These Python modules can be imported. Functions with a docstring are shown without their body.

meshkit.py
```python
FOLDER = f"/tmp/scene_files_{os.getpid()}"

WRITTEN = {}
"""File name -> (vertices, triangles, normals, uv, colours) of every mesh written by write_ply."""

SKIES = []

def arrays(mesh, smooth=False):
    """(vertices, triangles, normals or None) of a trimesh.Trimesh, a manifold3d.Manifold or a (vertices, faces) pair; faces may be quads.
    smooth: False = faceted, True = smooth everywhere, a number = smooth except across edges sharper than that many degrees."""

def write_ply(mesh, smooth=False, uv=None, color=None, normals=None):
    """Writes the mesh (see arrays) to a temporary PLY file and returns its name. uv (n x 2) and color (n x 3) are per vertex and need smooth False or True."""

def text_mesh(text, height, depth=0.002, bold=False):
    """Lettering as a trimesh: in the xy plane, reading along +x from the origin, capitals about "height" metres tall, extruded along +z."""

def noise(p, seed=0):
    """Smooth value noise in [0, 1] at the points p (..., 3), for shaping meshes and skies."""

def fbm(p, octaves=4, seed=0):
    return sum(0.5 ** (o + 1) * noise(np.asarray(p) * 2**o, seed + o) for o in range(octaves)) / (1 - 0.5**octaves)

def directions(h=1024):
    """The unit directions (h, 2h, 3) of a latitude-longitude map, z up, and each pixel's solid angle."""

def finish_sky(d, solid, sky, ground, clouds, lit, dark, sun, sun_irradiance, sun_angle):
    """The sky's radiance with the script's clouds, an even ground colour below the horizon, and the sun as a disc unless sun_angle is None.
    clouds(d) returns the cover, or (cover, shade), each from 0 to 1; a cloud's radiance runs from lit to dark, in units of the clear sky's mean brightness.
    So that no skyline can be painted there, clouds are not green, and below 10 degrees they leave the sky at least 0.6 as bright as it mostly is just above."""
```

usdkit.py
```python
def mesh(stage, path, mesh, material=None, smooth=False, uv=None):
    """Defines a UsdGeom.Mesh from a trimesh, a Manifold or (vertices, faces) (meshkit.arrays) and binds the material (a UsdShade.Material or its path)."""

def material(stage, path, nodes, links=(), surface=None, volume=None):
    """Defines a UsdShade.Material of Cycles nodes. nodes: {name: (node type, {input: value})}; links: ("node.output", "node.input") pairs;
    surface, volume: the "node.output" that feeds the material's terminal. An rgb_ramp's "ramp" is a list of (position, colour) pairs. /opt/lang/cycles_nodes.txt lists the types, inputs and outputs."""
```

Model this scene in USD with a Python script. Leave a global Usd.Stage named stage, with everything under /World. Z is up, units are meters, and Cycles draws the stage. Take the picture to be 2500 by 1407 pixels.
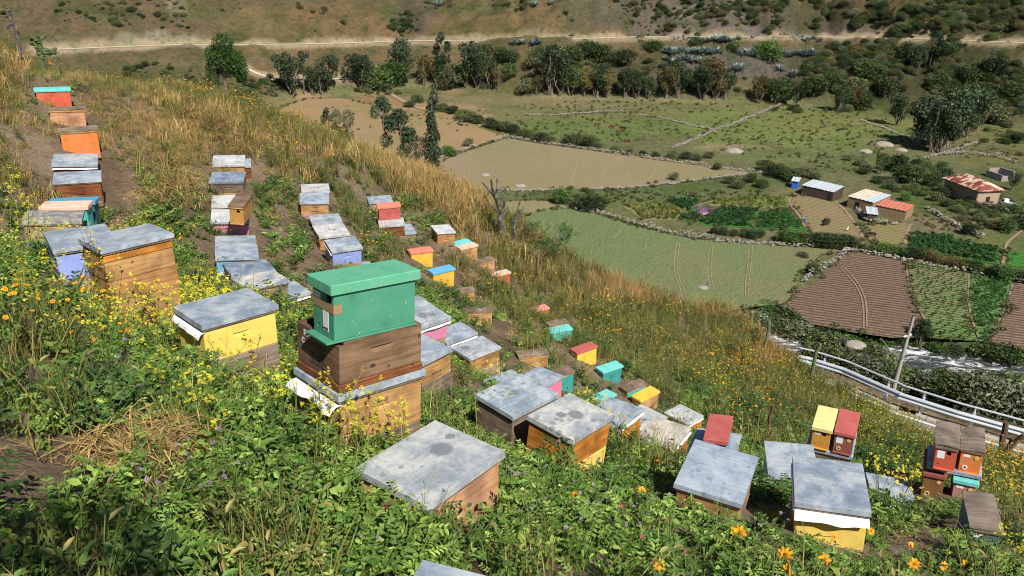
import math, random
import numpy as np, trimesh, shapely, usdkit, meshkit
import manifold3d as m3
from scipy.interpolate import RBFInterpolator
from scipy.spatial import cKDTree
from shapely.geometry import Polygon, LineString
from pxr import Usd, UsdGeom, UsdLux, UsdShade, Sdf, Gf, Vt

stage = Usd.Stage.CreateInMemory()
UsdGeom.SetStageUpAxis(stage, 'Z'); UsdGeom.SetStageMetersPerUnit(stage, 1.0)
UsdGeom.Xform.Define(stage, '/World'); UsdGeom.Scope.Define(stage, '/World/Looks')

# ---------------------------------------------------------------- camera (at the origin, looking over +y and down)
FPX, PITCH, ROLL, CX, CY = 1944.0, math.radians(23.3), math.radians(1.7), 1250.0, 703.5
cp, sp, cr, sr = math.cos(PITCH), math.sin(PITCH), math.cos(ROLL), math.sin(ROLL)
R0, U0, FW = np.array([1, 0, 0.]), np.array([0, sp, cp]), np.array([0, cp, -sp])
RT, UP = cr * R0 + sr * U0, -sr * R0 + cr * U0
cam = UsdGeom.Camera.Define(stage, '/World/camera')
cam.CreateHorizontalApertureAttr(36.0); cam.CreateFocalLengthAttr(36.0 * FPX / 2500)
cam.CreateClippingRangeAttr(Gf.Vec2f(0.05, 5000))
cam.AddTransformOp().Set(Gf.Matrix4d(*RT, 0, *UP, 0, *(-FW), 0, 0, 0, 0, 1))
cam.CreateExposureAttr(0.6)

# ---------------------------------------------------------------- sky and sun
SUN_AZ, SUN_EL = math.radians(180 - 28), math.radians(47)      # azimuth from +y towards +x
sun_dir = np.array([math.sin(SUN_AZ) * math.cos(SUN_EL), math.cos(SUN_AZ) * math.cos(SUN_EL), math.sin(SUN_EL)])
sky_mat = usdkit.material(stage, '/World/Looks/sky', {
    's': ('sky_texture', {'sky_type': 'single_scattering', 'sun_disc': False, 'sun_elevation': SUN_EL, 'sun_rotation': math.atan2(sun_dir[0], sun_dir[1]), 'altitude': 2500.0, 'aerosol_density': 0.8}),
    'b': ('background_shader', {'strength': 0.06})}, [('s.color', 'b.color')], surface='b.background')
dome = UsdLux.DomeLight.Define(stage, '/World/sky')
dome.CreateIntensityAttr(1.0)
UsdShade.MaterialBindingAPI.Apply(dome.GetPrim()).Bind(sky_mat)
sun = UsdLux.DistantLight.Define(stage, '/World/sun')
sun.CreateNormalizeAttr(True); sun.CreateIntensityAttr(1.2); sun.CreateAngleAttr(0.53); sun.CreateColorAttr(Gf.Vec3f(1.0, 0.955, 0.88))
zax = sun_dir; xax = np.cross([0, 0, 1.0], zax); xax /= np.linalg.norm(xax); yax = np.cross(zax, xax)
sun.AddTransformOp().Set(Gf.Matrix4d(*xax, 0, *yax, 0, *zax, 0, 0, 0, 50, 1))

# ---------------------------------------------------------------- helpers
rng = np.random.default_rng(7)
MATS = {}
count = {}


def numbered(name, parent):
    k = (parent, name); n = count.get(k, 0); count[k] = n + 1
    return name if n == 0 else '%s_%03d' % (name, n)


def setd(prim, label=None, cat=None, group=None, kind=None):
    for k, v in (('label', label), ('category', cat), ('group', group), ('kind', kind)):
        if v: prim.SetCustomDataByKey(k, v)
    return prim


def mesh(name, geo, mat, parent='/World', smooth=False, cd=None, **tags):
    """ONE Mesh prim under parent (a path)."""
    parent = str(parent.GetPath()) if hasattr(parent, 'GetPath') else parent
    path = parent + '/' + numbered(name, parent)
    if isinstance(geo, list): geo = cat(geo)
    m = usdkit.mesh(stage, path, geo, MATS[mat], smooth=smooth)
    if cd is not None:
        UsdGeom.PrimvarsAPI(m).CreatePrimvar('Cd', Sdf.ValueTypeNames.Color3fArray, 'vertex').Set(Vt.Vec3fArray.FromNumpy(np.asarray(cd, np.float32)))
    return setd(m.GetPrim(), **tags)


def thing(name, label, category, loc=(0, 0, 0), yaw=0.0, a=0.0, b=0.0, scale=1.0, group=None, parent='/World', ref=None, rot=None):
    """An Xform at the thing's base; its children are its parts. a, b: slopes of the base along its own x and y."""
    x = UsdGeom.Xform.Define(stage, parent + '/' + numbered(name, parent))
    cy, sy = math.cos(yaw), math.sin(yaw)
    X = np.array([cy, sy, math.tan(a)]); X /= np.linalg.norm(X)
    Y = np.array([-sy, cy, math.tan(b)]); Z = np.cross(X, Y); Z /= np.linalg.norm(Z); Y = np.cross(Z, X)
    if rot is not None: X, Y, Z = rot
    X, Y, Z = np.array(X) * scale, np.array(Y) * scale, np.array(Z) * scale
    x.AddTransformOp().Set(Gf.Matrix4d(*map(float, X), 0, *map(float, Y), 0, *map(float, Z), 0, *map(float, loc), 1))
    p = setd(x.GetPrim(), label, category, group)
    if ref is not None:
        p.GetReferences().AddInternalReference(ref); p.SetInstanceable(True)
    return p


def kind_prim(name):
    p = stage.CreateClassPrim('/World/' + name)
    return p


def cat(parts):
    vs, fs, n = [], [], 0
    for v, f in parts:
        vs.append(v); fs.append(np.asarray(f) + n); n += len(v)
    return np.vstack(vs), np.vstack(fs)


BOXF = np.array([[0, 2, 1], [1, 2, 3], [4, 5, 6], [5, 7, 6], [0, 1, 4], [1, 5, 4], [2, 6, 3], [3, 6, 7], [0, 4, 2], [2, 4, 6], [1, 3, 5], [3, 7, 5]])


def bx(x0, x1, y0, y1, z0, z1):
    v = np.array([(x, y, z) for z in (z0, z1) for y in (y0, y1) for x in (x0, x1)], float)
    return v, BOXF


_cb = {}


def cbox(x0, x1, y0, y1, z0, z1, b=0.004):
    """A box with chamfered edges."""
    key = (round(x1 - x0, 4), round(y1 - y0, 4), round(z1 - z0, 4), b)
    if key not in _cb:
        hx, hy, hz = key[0] / 2, key[1] / 2, key[2] / 2
        pts = []
        for sx in (-1, 1):
            for sy in (-1, 1):
                for sz in (-1, 1):
                    pts += [(sx * (hx - b), sy * (hy - b), sz * hz), (sx * (hx - b), sy * hy, sz * (hz - b)), (sx * hx, sy * (hy - b), sz * (hz - b))]
        mm = m3.Manifold.hull_points(np.array(pts)).to_mesh()
        _cb[key] = (np.array(mm.vert_properties[:, :3], float), np.array(mm.tri_verts, int))
    v, f = _cb[key]
    return v + np.array([(x0 + x1) / 2, (y0 + y1) / 2, (z0 + z1) / 2]), f


def tube(pts, radii, sides=5, caps=True):
    p = np.asarray(pts, float); n = len(p)
    r = np.broadcast_to(np.asarray(radii, float), (n,))
    t = np.gradient(p, axis=0); t /= np.linalg.norm(t, axis=1, keepdims=True) + 1e-12
    ref = np.where(np.abs(t[:, 2:]) < 0.95, [0, 0, 1.0], [1.0, 0, 0])
    a = np.cross(t, ref); a /= np.linalg.norm(a, axis=1, keepdims=True) + 1e-12; b = np.cross(t, a)
    ang = np.arange(sides) * 2 * np.pi / sides
    v = (p[:, None] + r[:, None, None] * (np.cos(ang)[None, :, None] * a[:, None] + np.sin(ang)[None, :, None] * b[:, None])).reshape(-1, 3)
    f = []
    for i in range(n - 1):
        for j in range(sides):
            q, w = i * sides + j, i * sides + (j + 1) % sides
            f += [(q, w, w + sides), (q, w + sides, q + sides)]
    if caps:
        f += [(0, j + 1, j) for j in range(1, sides - 1)] + [((n - 1) * sides, (n - 1) * sides + j, (n - 1) * sides + j + 1) for j in range(1, sides - 1)]
    return v, np.array(f)


def arr(m):
    if hasattr(m, 'to_mesh'):
        q = m.to_mesh(); return np.array(q.vert_properties[:, :3], float), np.array(q.tri_verts, int)
    return np.array(m.vertices), np.array(m.faces)


def man(g):
    v, f = g
    return m3.Manifold(m3.Mesh(np.asarray(v, np.float32), np.asarray(f, np.uint32)))


def tf(g, M=None, t=(0, 0, 0)):
    v, f = g
    return (v @ np.asarray(M).T if M is not None else v) + np.asarray(t), f


def rz(a):
    c, s = math.cos(a), math.sin(a); return np.array([[c, -s, 0], [s, c, 0], [0, 0, 1.0]])


# ---- from a pixel of the photograph (2500 x 1407) to a direction, and back
def ray(px, py):
    d = np.stack([np.asarray(px, float) - CX, np.asarray(py, float) - CY], -1)
    x, y = (d[..., 0] * cr + d[..., 1] * sr) / FPX, (d[..., 0] * sr - d[..., 1] * cr) / FPX
    return np.stack([x, cp + sp * y, -sp + cp * y], -1)


def project(P):
    P = np.asarray(P, float)
    zc = np.maximum(P @ FW, 1e-3)
    return np.stack([CX + FPX * (P @ RT) / zc, CY - FPX * (P @ UP) / zc], -1), zc


def at_z(px, py, z):
    r = ray(px, py)
    return r * (z / r[..., 2])[..., None]


def ss(x, a, b):
    t = np.clip((np.asarray(x, float) - a) / (b - a), 0, 1); return t * t * (3 - 2 * t)
# ---------------------------------------------------------------- where the hives stand: cover centre x, y, z, yaw, slopes a, b, cover length and width
POSE = {'A1':(-7.138,12.341,-2.204,0.532,-0.023,-0.008,0.500,0.225),'A2':(-6.669,11.797,-2.396,0.551,-0.050,-0.009,0.500,0.225),
'A3':(-6.094,10.965,-2.505,0.501,-0.011,0.042,0.500,0.225),'A4':(-5.923,10.459,-2.799,0.425,-0.065,0.088,0.540,0.440),
'A5':(-5.539,9.753,-2.829,0.450,-0.029,0.019,0.540,0.440),'A6':(-5.11,8.81,-2.845,0.248,-0.003,-0.046,0.515,0.232),
'A7':(-4.99,8.45,-2.78,0.214,-0.008,0.009,0.500,0.225),'A8':(-4.85,7.96,-2.75,0.406,-0.092,-0.037,0.540,0.440),
'A9':(-3.47,5.98,-2.23,0.629,-0.007,-0.049,0.460,0.560),'A10':(-2.932,5.658,-2.098,0.816,-0.000,-0.072,0.540,0.440),
'B1':(-5.061,13.741,-3.619,0.289,-0.028,0.159,0.540,0.440),'B1b':(-5.2,14.45,-3.85,0.304,0.001,0.072,0.540,0.440),
'B2':(-4.746,12.741,-3.636,0.197,-0.021,0.112,0.540,0.440),'B3':(-4.46,11.95,-3.79,0.321,-0.02,0.1,0.540,0.440),
'B4':(-3.905,10.878,-3.436,0.040,-0.070,0.087,0.225,0.500),'B5':(-4.244,11.318,-3.827,0.306,-0.061,0.138,0.540,0.440),
'B6':(-3.878,10.434,-3.882,0.344,-0.069,-0.052,0.540,0.440),'B7':(-3.650,9.812,-3.812,0.351,-0.075,0.047,0.540,0.440),
'B8':(-3.302,9.227,-3.787,0.567,-0.070,-0.026,0.540,0.440),'B9':(-2.982,8.657,-3.705,0.704,-0.046,-0.031,0.540,0.440),
'B10':(-2.945,9.388,-4.182,0.732,-0.001,0.024,0.540,0.440),'B11':(-1.934,4.881,-2.291,0.788,-0.025,-0.043,0.540,0.440),
'C1':(-4.0,15.4,-4.57,0.285,-0.025,0.078,0.55,0.45),'C2':(-3.73,14.25,-4.42,0.210,-0.016,0.136,0.53,0.430),
'C3':(-3.45,13.85,-4.69,0.383,-0.009,0.062,0.55,0.45),'C4':(-3.16,13.04,-4.62,0.500,-0.024,0.167,0.540,0.440),
'C5':(-2.77,12.19,-4.55,0.505,-0.001,0.158,0.515,0.42),'C6':(-2.653,12.574,-5.125,0.448,0.040,-0.001,0.540,0.440),
'C7':(-1.95,11.9,-4.93,0.448,0.02,-0.001,0.540,0.440),
'G':(-0.717,3.540,-1.478,0.729,-0.054,-0.090,0.500,0.225),'GL':(-0.828,3.87,-2.178,0.764,-0.082,-0.057,0.56,0.456),
'D1':(-1.04,8.1,-3.80,0.841,-0.059,0.15,0.48,0.58),'D2':(-0.824,10.330,-5.170,0.683,0.047,0.001,0.540,0.440),
'D3':(-0.93,7.24,-3.81,0.828,0.049,0.001,0.430,0.530),'D4':(-0.475,9.785,-5.115,0.692,0.046,-0.019,0.540,0.440),
'E1':(0.069,5.643,-3.369,0.793,-0.016,0.026,0.540,0.440),'E2':(0.402,9.442,-5.379,0.885,-0.001,-0.018,0.540,0.440),
'E3':(0.485,5.223,-3.295,0.867,-0.064,0.045,0.540,0.440),'E4':(1.134,7.397,-4.606,0.903,-0.010,-0.059,0.540,0.440),
'E5':(1.807,9.168,-5.788,0.814,-0.001,0.002,0.540,0.440),'E6':(1.773,7.675,-5.032,0.997,0.006,-0.033,0.540,0.440),
'E7':(3.148,12.271,-7.644,0.681,0.048,-0.050,0.440,0.540),'E8':(2.031,6.604,-4.439,-0.406,0.11,-0.052,0.440,0.540),
'E9':(1.976,6.371,-4.100,-0.330,0.100,-0.038,0.225,0.500),'F1':(1.402,4.402,-3.166,-0.444,-0.014,0.038,0.440,0.540),
'F2':(2.606,6.114,-4.262,-0.205,0.068,0.029,0.440,0.540),'F3':(2.080,4.233,-3.113,-0.283,0.074,-0.020,0.440,0.540),
'F4':(4.111,6.997,-5.230,-0.228,-0.034,-0.024,0.440,0.540),'FY':(3.63,7.83,-4.87,-0.467,0.046,0.05,0.222,0.490),
'FR':(3.85,7.74,-4.86,-0.464,0.046,0.05,0.228,0.505),'F6':(3.76,7.83,-5.165,-0.45,0.046,0.05,0.5,0.53),
'KL':(4.585,7.071,-4.565,-0.467,0.080,-0.003,0.225,0.500),
'KR':(4.84,7.05,-4.585,-0.472,0.080,0.004,0.222,0.495),'KM':(4.73,7.06,-4.87,-0.47,0.08,0.0,0.50,0.44),
'KB':(4.565,7.11,-4.935,-0.47,0.08,0.0,0.225,0.50),'KP':(4.825,6.99,-4.92,-0.47,0.08,0.0,0.235,0.52),
'KG':(3.738,5.092,-3.969,-0.355,0.058,-0.011,0.225,0.500),
'P1':(-0.349,3.061,-2.189,0.938,-0.025,-0.020,0.540,0.440),'P2':(0.12,1.83,-2.09,-0.296,0.000,0.000,0.540,0.440),
'N1':(-3.05,17.3,-5.35,0.30,0.0,0.05,0.54,0.44),
'N2':(-2.676,16.205,-5.132,0.299,0.045,0.118,0.500,0.225),'N2b':(-2.60,16.03,-5.455,0.22,0.04,0.03,0.540,0.44),
'N3':(-2.47,17.03,-5.96,0.384,0.031,0.081,0.42,0.52),'N4':(-1.601,17.057,-5.929,0.386,-0.034,0.002,0.440,0.540),
'N5':(-1.241,17.603,-6.440,0.707,0.007,0.053,0.500,0.225),'N6':(-1.07,17.3,-6.41,0.640,0.025,0.019,0.490,0.22),
'N7':(-1.852,14.894,-5.635,0.495,-0.020,0.029,0.500,0.225),'N8':(-1.352,14.032,-5.688,0.635,-0.000,0.030,0.500,0.225),
'N9':(-0.667,17.430,-6.809,0.636,0.029,0.036,0.500,0.225),'N10':(-0.294,17.947,-7.326,0.660,-0.002,0.011,0.500,0.225),
'N11':(-1.011,14.795,-6.449,0.243,0.057,0.046,0.500,0.225),'N12':(-0.575,12.582,-5.853,0.199,0.002,0.024,0.500,0.225),
'N13':(0.65,17.2,-7.90,0.630,-0.027,0.035,0.500,0.225),'N15':(1.005,14.662,-7.181,0.399,0.030,0.032,0.500,0.225),
'N16':(1.367,13.166,-6.821,0.604,0.047,-0.009,0.500,0.225),'N17':(1.840,12.913,-7.070,0.623,-0.005,0.046,0.500,0.225),
'N18':(0.352,11.106,-5.880,0.228,0.029,-0.013,0.500,0.225),'N19':(0.754,10.721,-6.007,0.635,-0.000,0.006,0.500,0.225),
'N20':(1.58,11.6,-6.91,0.806,-0.084,0.009,0.500,0.225),'N21':(2.274,12.68,-7.32,0.592,0.072,0.006,0.500,0.225),
'N22':(2.44,12.32,-7.27,0.718,0.044,0.037,0.52,0.236),'E1b':(-0.042,8.741,-5.055,0.714,0.000,-0.000,0.540,0.440),
'N14':(1.0,15.47,-7.43,0.434,0.031,0.032,0.47,0.21),'F5':(5.031,8.409,-6.151,-0.177,0.030,-0.001,0.225,0.500)}
_r = ray(1033, 1365); _r = _r * (2.45 / (_r @ FW)); POSE['P2'] = (_r[0] + .194, _r[1] - .289, _r[2], -.296, 0.0, 0.0, .54, .44)
# key: (kind, cover material, boxes from the top down [(height, material, extras)], extras of the whole, label)
# kinds: H full-size hive, N small nucleus hive; box extras: h = hand hold on the near sides, t:TEXT = stencil
HIVES = {
 'A1': ('N', 'p_turq', 'p_redorange', .26, '', 'red orange nucleus hive with turquoise cover, topmost of its row on the upper slope'),
 'A2': ('N', 'w_grey', 'w_salmon', .28, '', 'bare salmon plywood nucleus hive with grey board cover, second from the top of its row'),
 'A3': ('N', 'w_grey', 'p_orange', .30, '', 'bright orange nucleus hive under a warped grey board cover, third in its row'),
 'A4': ('H', 'm_blue', [(.24, 'w_redbrown', '')], 's', 'beehive with metal cover just behind a dark brown one, half hidden by weeds'),
 'A5': ('H', 'm_blue', [(.24, 'w_redbrown', 'h')], '', 'dark reddish brown single box beehive with hand hold and metal cover'),
 'A6': ('N', 'p_blue', 'p_darkteal', .34, '', 'blue covered nucleus hive with dark teal box behind the pale pink cover'),
 'A7': ('N', 'p_palepink', 'p_teal', .36, '', 'teal nucleus hive with pale pink cover beside the blue covered one'),
 'A8': ('H', 'm_brown', [(.17, 'w_beige', ''), (.22, 'p_blue', '')], '', 'beehive with weathered brownish metal cover, beige super and blue lower box'),
 'A9': ('H', 'm_blue', [(.20, 'p_lavender', 'h'), (.24, 'w_grey', 'h')], '', 'lavender and grey wood beehive behind the tallest stack on the left'),
 'A10': ('H', 'm_blue', [(.05, 'w_orange', ''), (.15, 'w_light', ''), (.155, 'w_tan', ''), (.155, 'w_light', 'h'), (.15, 'w_tan', 'h'), (.06, 'w_grey', '')], '', 'tall tan beehive of several stacked wooden supers among yellow flowers'),
 'B1': ('H', 'm_pale', [(.22, 'w_light', 'h')], '', 'light wood beehive with hand hold, topmost of the second row'),
 'B1b': ('H', 'm_blue', [(.22, 'w_redbrown', '')], '', 'beehive mostly hidden behind the topmost light wood one of the second row'),
 'B2': ('H', 'm_dark', [(.15, 'w_greybrown', 'h'), (.12, 'w_light', '')], '', 'grey brown beehive with darker blue grey cover, second in its row'),
 'B3': ('H', 'm_pale', [(.22, 'w_light', '')], '', 'pale covered beehive behind the golden nucleus hive'),
 'B4': ('N', 'w_brown', 'p_gold', .27, 'e', 'golden nucleus hive with brown cover set crosswise on top of the pink beehive'),
 'B5': ('H', 'm_pale', [(.24, 'p_pink', 'h')], '', 'pink beehive carrying a golden nucleus hive on its metal cover'),
 'B6': ('H', 'm_blue', [(.22, 'w_beige', '')], '', 'metal covered beehive directly behind the sky blue one'),
 'B7': ('H', 'm_blue', [(.20, 'p_sky', ''), (.16, 'w_beige', '')], '', 'sky blue beehive over a beige lower box in the second row'),
 'B8': ('H', 'm_dark', [(.22, 'w_beige', ''), (.15, 'w_grey', '')], '', 'grey wood beehive with wrinkled blue grey cover beside the sky blue one'),
 'B9': ('H', 'm_chalk', [(.25, 'w_grey', '')], '', 'grey wood beehive with chalky patch in the middle of its cover'),
 'B10': ('H', 'm_blue', [(.25, 'w_redbrown', 'h')], 's', 'reddish brown beehive with white sheet under the cover, behind the yellow one'),
 'B11': ('H', 'm_blue', [(.22, 'p_yellow', 'h'), (.26, 'w_grey', 'h')], 's', 'yellow beehive over a grey lower box in the mustard flowers'),
 'C1': ('H', 'm_rust', [(.2, 'w_beige', '')], '', 'farthest beehive of the third row, pale cover with a rust mark'),
 'C2': ('H', 'm_blue', [(.19, 'w_light', 'ht:APICOLA'), (.22, 'p_pink', '')], '', 'light wood beehive stencilled on the front, pink box below'),
 'C3': ('H', 'm_blue', [(.3, 'w_redbrown', '')], '', 'beehive in the third row next to the rust marked cover'),
 'C4': ('H', 'm_rust', [(.2, 'w_light', ''), (.2, 'w_redbrown', '')], '', 'tall wooden beehive with two rust marks on a pale cover'),
 'C5': ('H', 'm_blue', [(.21, 'p_lavender', 'h'), (.16, 'w_beige', '')], 's', 'lavender beehive with white sheet showing under its cover, third row'),
 'C6': ('H', 'm_blue', [(.2, 'w_beige', '')], '', 'low beehive behind the green nucleus hive, blue grey cover'),
 'C7': ('H', 'm_pale', [(.2, 'w_beige', '')], '', 'low beehive behind the green nucleus hive, cream cover'),
 'GL': ('H', 'm_blue', [(.25, 'w_light', 'ht:APIC'), (.19, 'w_greybrown', '')], 'S', 'light wood beehive with white sheet, carrying the open box and the green nucleus hive'),
 'D1': ('H', 'm_stain2', [(.20, 'p_pink', ''), (.22, 'w_beige', '')], 's', 'pink beehive with grey stains on its cover, right behind the green nucleus hive'),
 'D2': ('H', 'm_blue', [(.06, 'w_orange', ''), (.25, 'w_redbrown', '')], 's', 'beehive with orange rim in shade under its metal cover, behind the stencilled one'),
 'D3': ('H', 'm_blue', [(.20, 'w_light', 'ht:APICOLA'), (.28, 'w_grey', '')], '', 'light wood stencilled beehive partly behind the open brown box'),
 'D4': ('H', 'm_stain1', [(.19, 'w_tan', 'ht:APICOLA'), (.19, 'w_beige', 'h')], '', 'tan stencilled beehive with one grey stain near the cover edge'),
 'E1': ('H', 'm_spots', [(.25, 'w_grey', ''), (.18, 'w_beige', '')], '', 'grey wood beehive whose cover is speckled with dark drops, left of its neighbour'),
 'E1b': ('H', 'm_blue', [(.12, 'w_grey', '')], '', 'low beehive peeping out behind the speckled cover'),
 'E2': ('H', 'm_blue', [(.30, 'p_hotpink', '')], '', 'hot pink beehive behind the speckled cover'),
 'E3': ('H', 'm_spots2', [(.22, 'w_orange', 'h'), (.27, 'p_yellow', '')], '', 'orange wood beehive over a yellow box, blotched cover'),
 'E4': ('H', 'm_blue', [(.28, 'w_orange', 'h')], 's', 'orange wood beehive with hand hold beside the blotched cover'),
 'E5': ('H', 'm_pale', [(.25, 'w_beige', '')], '', 'pale covered beehive behind the cream covered one'),
 'E6': ('H', 'm_cream', [(.26, 'w_orange', '')], 's', 'orange wood beehive with a cream weathered cover, left of the blue nucleus hive'),
 'E7': ('H', 'm_pale', [(.25, 'w_orange', '')], 's', 'smaller looking orange beehive behind the cream cover at the edge of the grass'),
 'E8': ('H', 'm_blue', [(.25, 'w_beige', '')], 's', 'beehive carrying the blue nucleus hive with the red cover'),
 'E9': ('N', 'p_red', 'p_blue2', .29, 'el', 'blue nucleus hive with red cover standing on a metal covered beehive'),
 'F1': ('H', 'm_drops', [(.25, 'w_tan', '')], '', 'beehive with a large tilted blue grey cover in front of the blue nucleus hive'),
 'F2': ('H', 'm_blue', [(.25, 'p_blue2', '')], '', 'beehive with a blue box half hidden behind the yellow box with white sheet'),
 'F3': ('H', 'm_blue', [(.24, 'p_yellow', ''), (.14, 'w_beige', '')], 'S', 'yellow beehive with a white sheet sticking out under its cover'),
 'F4': ('H', 'm_blue', [(.14, 'w_greybrown', '')], '', 'low beehive with flowers leaning over its metal cover, right of the yellow one'),
 'FY': ('N', 'p_paleyellow', 'p_ochre', .27, 'el', 'ochre nucleus hive with pale yellow cover, one of a touching pair'),
 'FR': ('N', 'p_red', 'p_brownred', .27, 'ed', 'brown red nucleus hive with red cover, one of a touching pair'),
 'F6': ('H', 'm_blue', [(.07, 'w_greybrown', ''), (.20, 'w_orange', '')], '', 'beehive carrying the pale yellow and the red covered nucleus hives'),
 'KL': ('N', 'w_card', 'p_redorange', .27, 'eq', 'red nucleus hive with warped grey board cover and white card, on top of its stack'),
 'KR': ('N', 'w_card', 'p_orange', .27, 'edl', 'orange nucleus hive with warped board cover and round entrance disc, on top of its stack'),
 'KB': ('N', 'p_brownred', 'p_brown', .30, 'ed', 'brown nucleus hive at the bottom of the four-hive stack, rose brown cover'),
 'KP': ('N', 'p_turq', 'p_dustypink', .30, 'edl', 'dusty pink nucleus hive at the bottom of the four-hive stack, turquoise cover'),
 'KG': ('N', 'w_card', 'p_slate', .28, 'el', 'slate blue nucleus hive with a grey board cover, alone below the four-hive stack'),
 'P1': ('H', 'm_bigstain', [(.24, 'w_salmon', 'h')], '', 'nearest beehive with one big round stain on its cover, mustard leaning over it'),
 'P2': ('H', 'm_blue', [(.2, 'w_light', '')], '', 'beehive cover cut off by the lower edge, deep in the weeds'),
 'N1': ('H', 'm_blue', [(.25, 'w_beige', '')], '', 'beehive hidden behind the salmon covered nucleus hive'),
 'N2': ('N', 'p_salmon', 'p_brick', .29, '', 'brick red nucleus hive with salmon cover on a low metal covered hive'),
 'N2b': ('H', 'm_pale', [(.22, 'w_redbrown', '')], '', 'low beehive carrying the brick red nucleus hive'),
 'N3': ('H', 'm_blue', [(.2, 'w_beige', 'h')], '', 'grey wood beehive near the straw with a blue grey cover'),
 'N4': ('H', 'm_white', [(.22, 'w_tan', 'h')], '', 'tan beehive with a whitish cover below the dry straw'),
 'N5': ('N', 'p_turq', 'w_light', .26, '', 'turquoise covered nucleus hive with a dark blot, behind the pale pink covered one'),
 'N6': ('N', 'p_palepink', 'w_light', .26, '', 'light wood nucleus hive with pale pink cover beside the turquoise covered one'),
 'N7': ('N', 'p_salmon', 'p_gold2', .26, '', 'golden yellow nucleus hive with salmon cover among small yellow flowers'),
 'N8': ('N', 'p_sky', 'p_gold2', .28, '', 'golden yellow nucleus hive with sky blue cover'),
 'N9': ('N', 'w_grey', 'w_salmon', .26, '', 'salmon wood nucleus hive with grey board cover left of the thin brown stake'),
 'N10': ('N', 'p_palepink', 'p_redorange', .26, '', 'red orange nucleus hive with pale pink cover sunk in flowers by the brown stake'),
 'N11': ('N', 'w_grey', 'w_light', .27, '', 'light wood nucleus hive with smooth grey board cover below the sky blue covered one'),
 'N12': ('N', 'w_greybrown', 'w_light', .27, '', 'light wood nucleus hive whose grey board cover has two stones on it'),
 'N13': ('N', 'p_coral', 'w_orange', .26, '', 'orange nucleus hive with coral pink cover sunk in the grass'),
 'N14': ('N', 'w_grey', 'w_greybrown', .27, '', 'grey board covered nucleus hive right behind a turquoise one'),
 'N15': ('N', 'p_turq', 'p_teal', .27, '', 'turquoise nucleus hive in front of a grey board covered one'),
 'N16': ('N', 'p_red', 'p_yellow2', .27, '', 'bright yellow nucleus hive with red cover on the grassy slope'),
 'N17': ('N', 'p_turq', 'p_teal2', .27, '', 'teal nucleus hive with turquoise cover standing alone by dark grass'),
 'N18': ('N', 'w_grey', 'w_light', .18, '', 'low nucleus hive with a pale board cover buried in weeds'),
 'N19': ('N', 'w_greybrown', 'p_teal2', .26, '', 'dark teal nucleus hive with grey board cover behind the hot pink beehive'),
 'N20': ('N', 'p_turq', 'p_teal', .22, '', 'turquoise nucleus hive with leaves growing over its cover'),
 'N21': ('N', 'w_greybrown', 'p_teal', .26, '', 'nucleus hive with a curled grey board cover touching the yellow covered one'),
 'N22': ('N', 'p_yellow2', 'w_light', .26, '', 'light wood nucleus hive with yellow cover'),
 'F5': ('N', 'p_yelloworange', 'w_light', .26, '', 'nucleus hive with orange yellow cover just showing above the weeds'),
}


def hive_height(k):
    kind, _, box = HIVES[k][:3]
    if kind == 'N': return HIVES[k][3] + .045 - .03
    return .065 + sum(b[0] for b in box)


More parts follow.
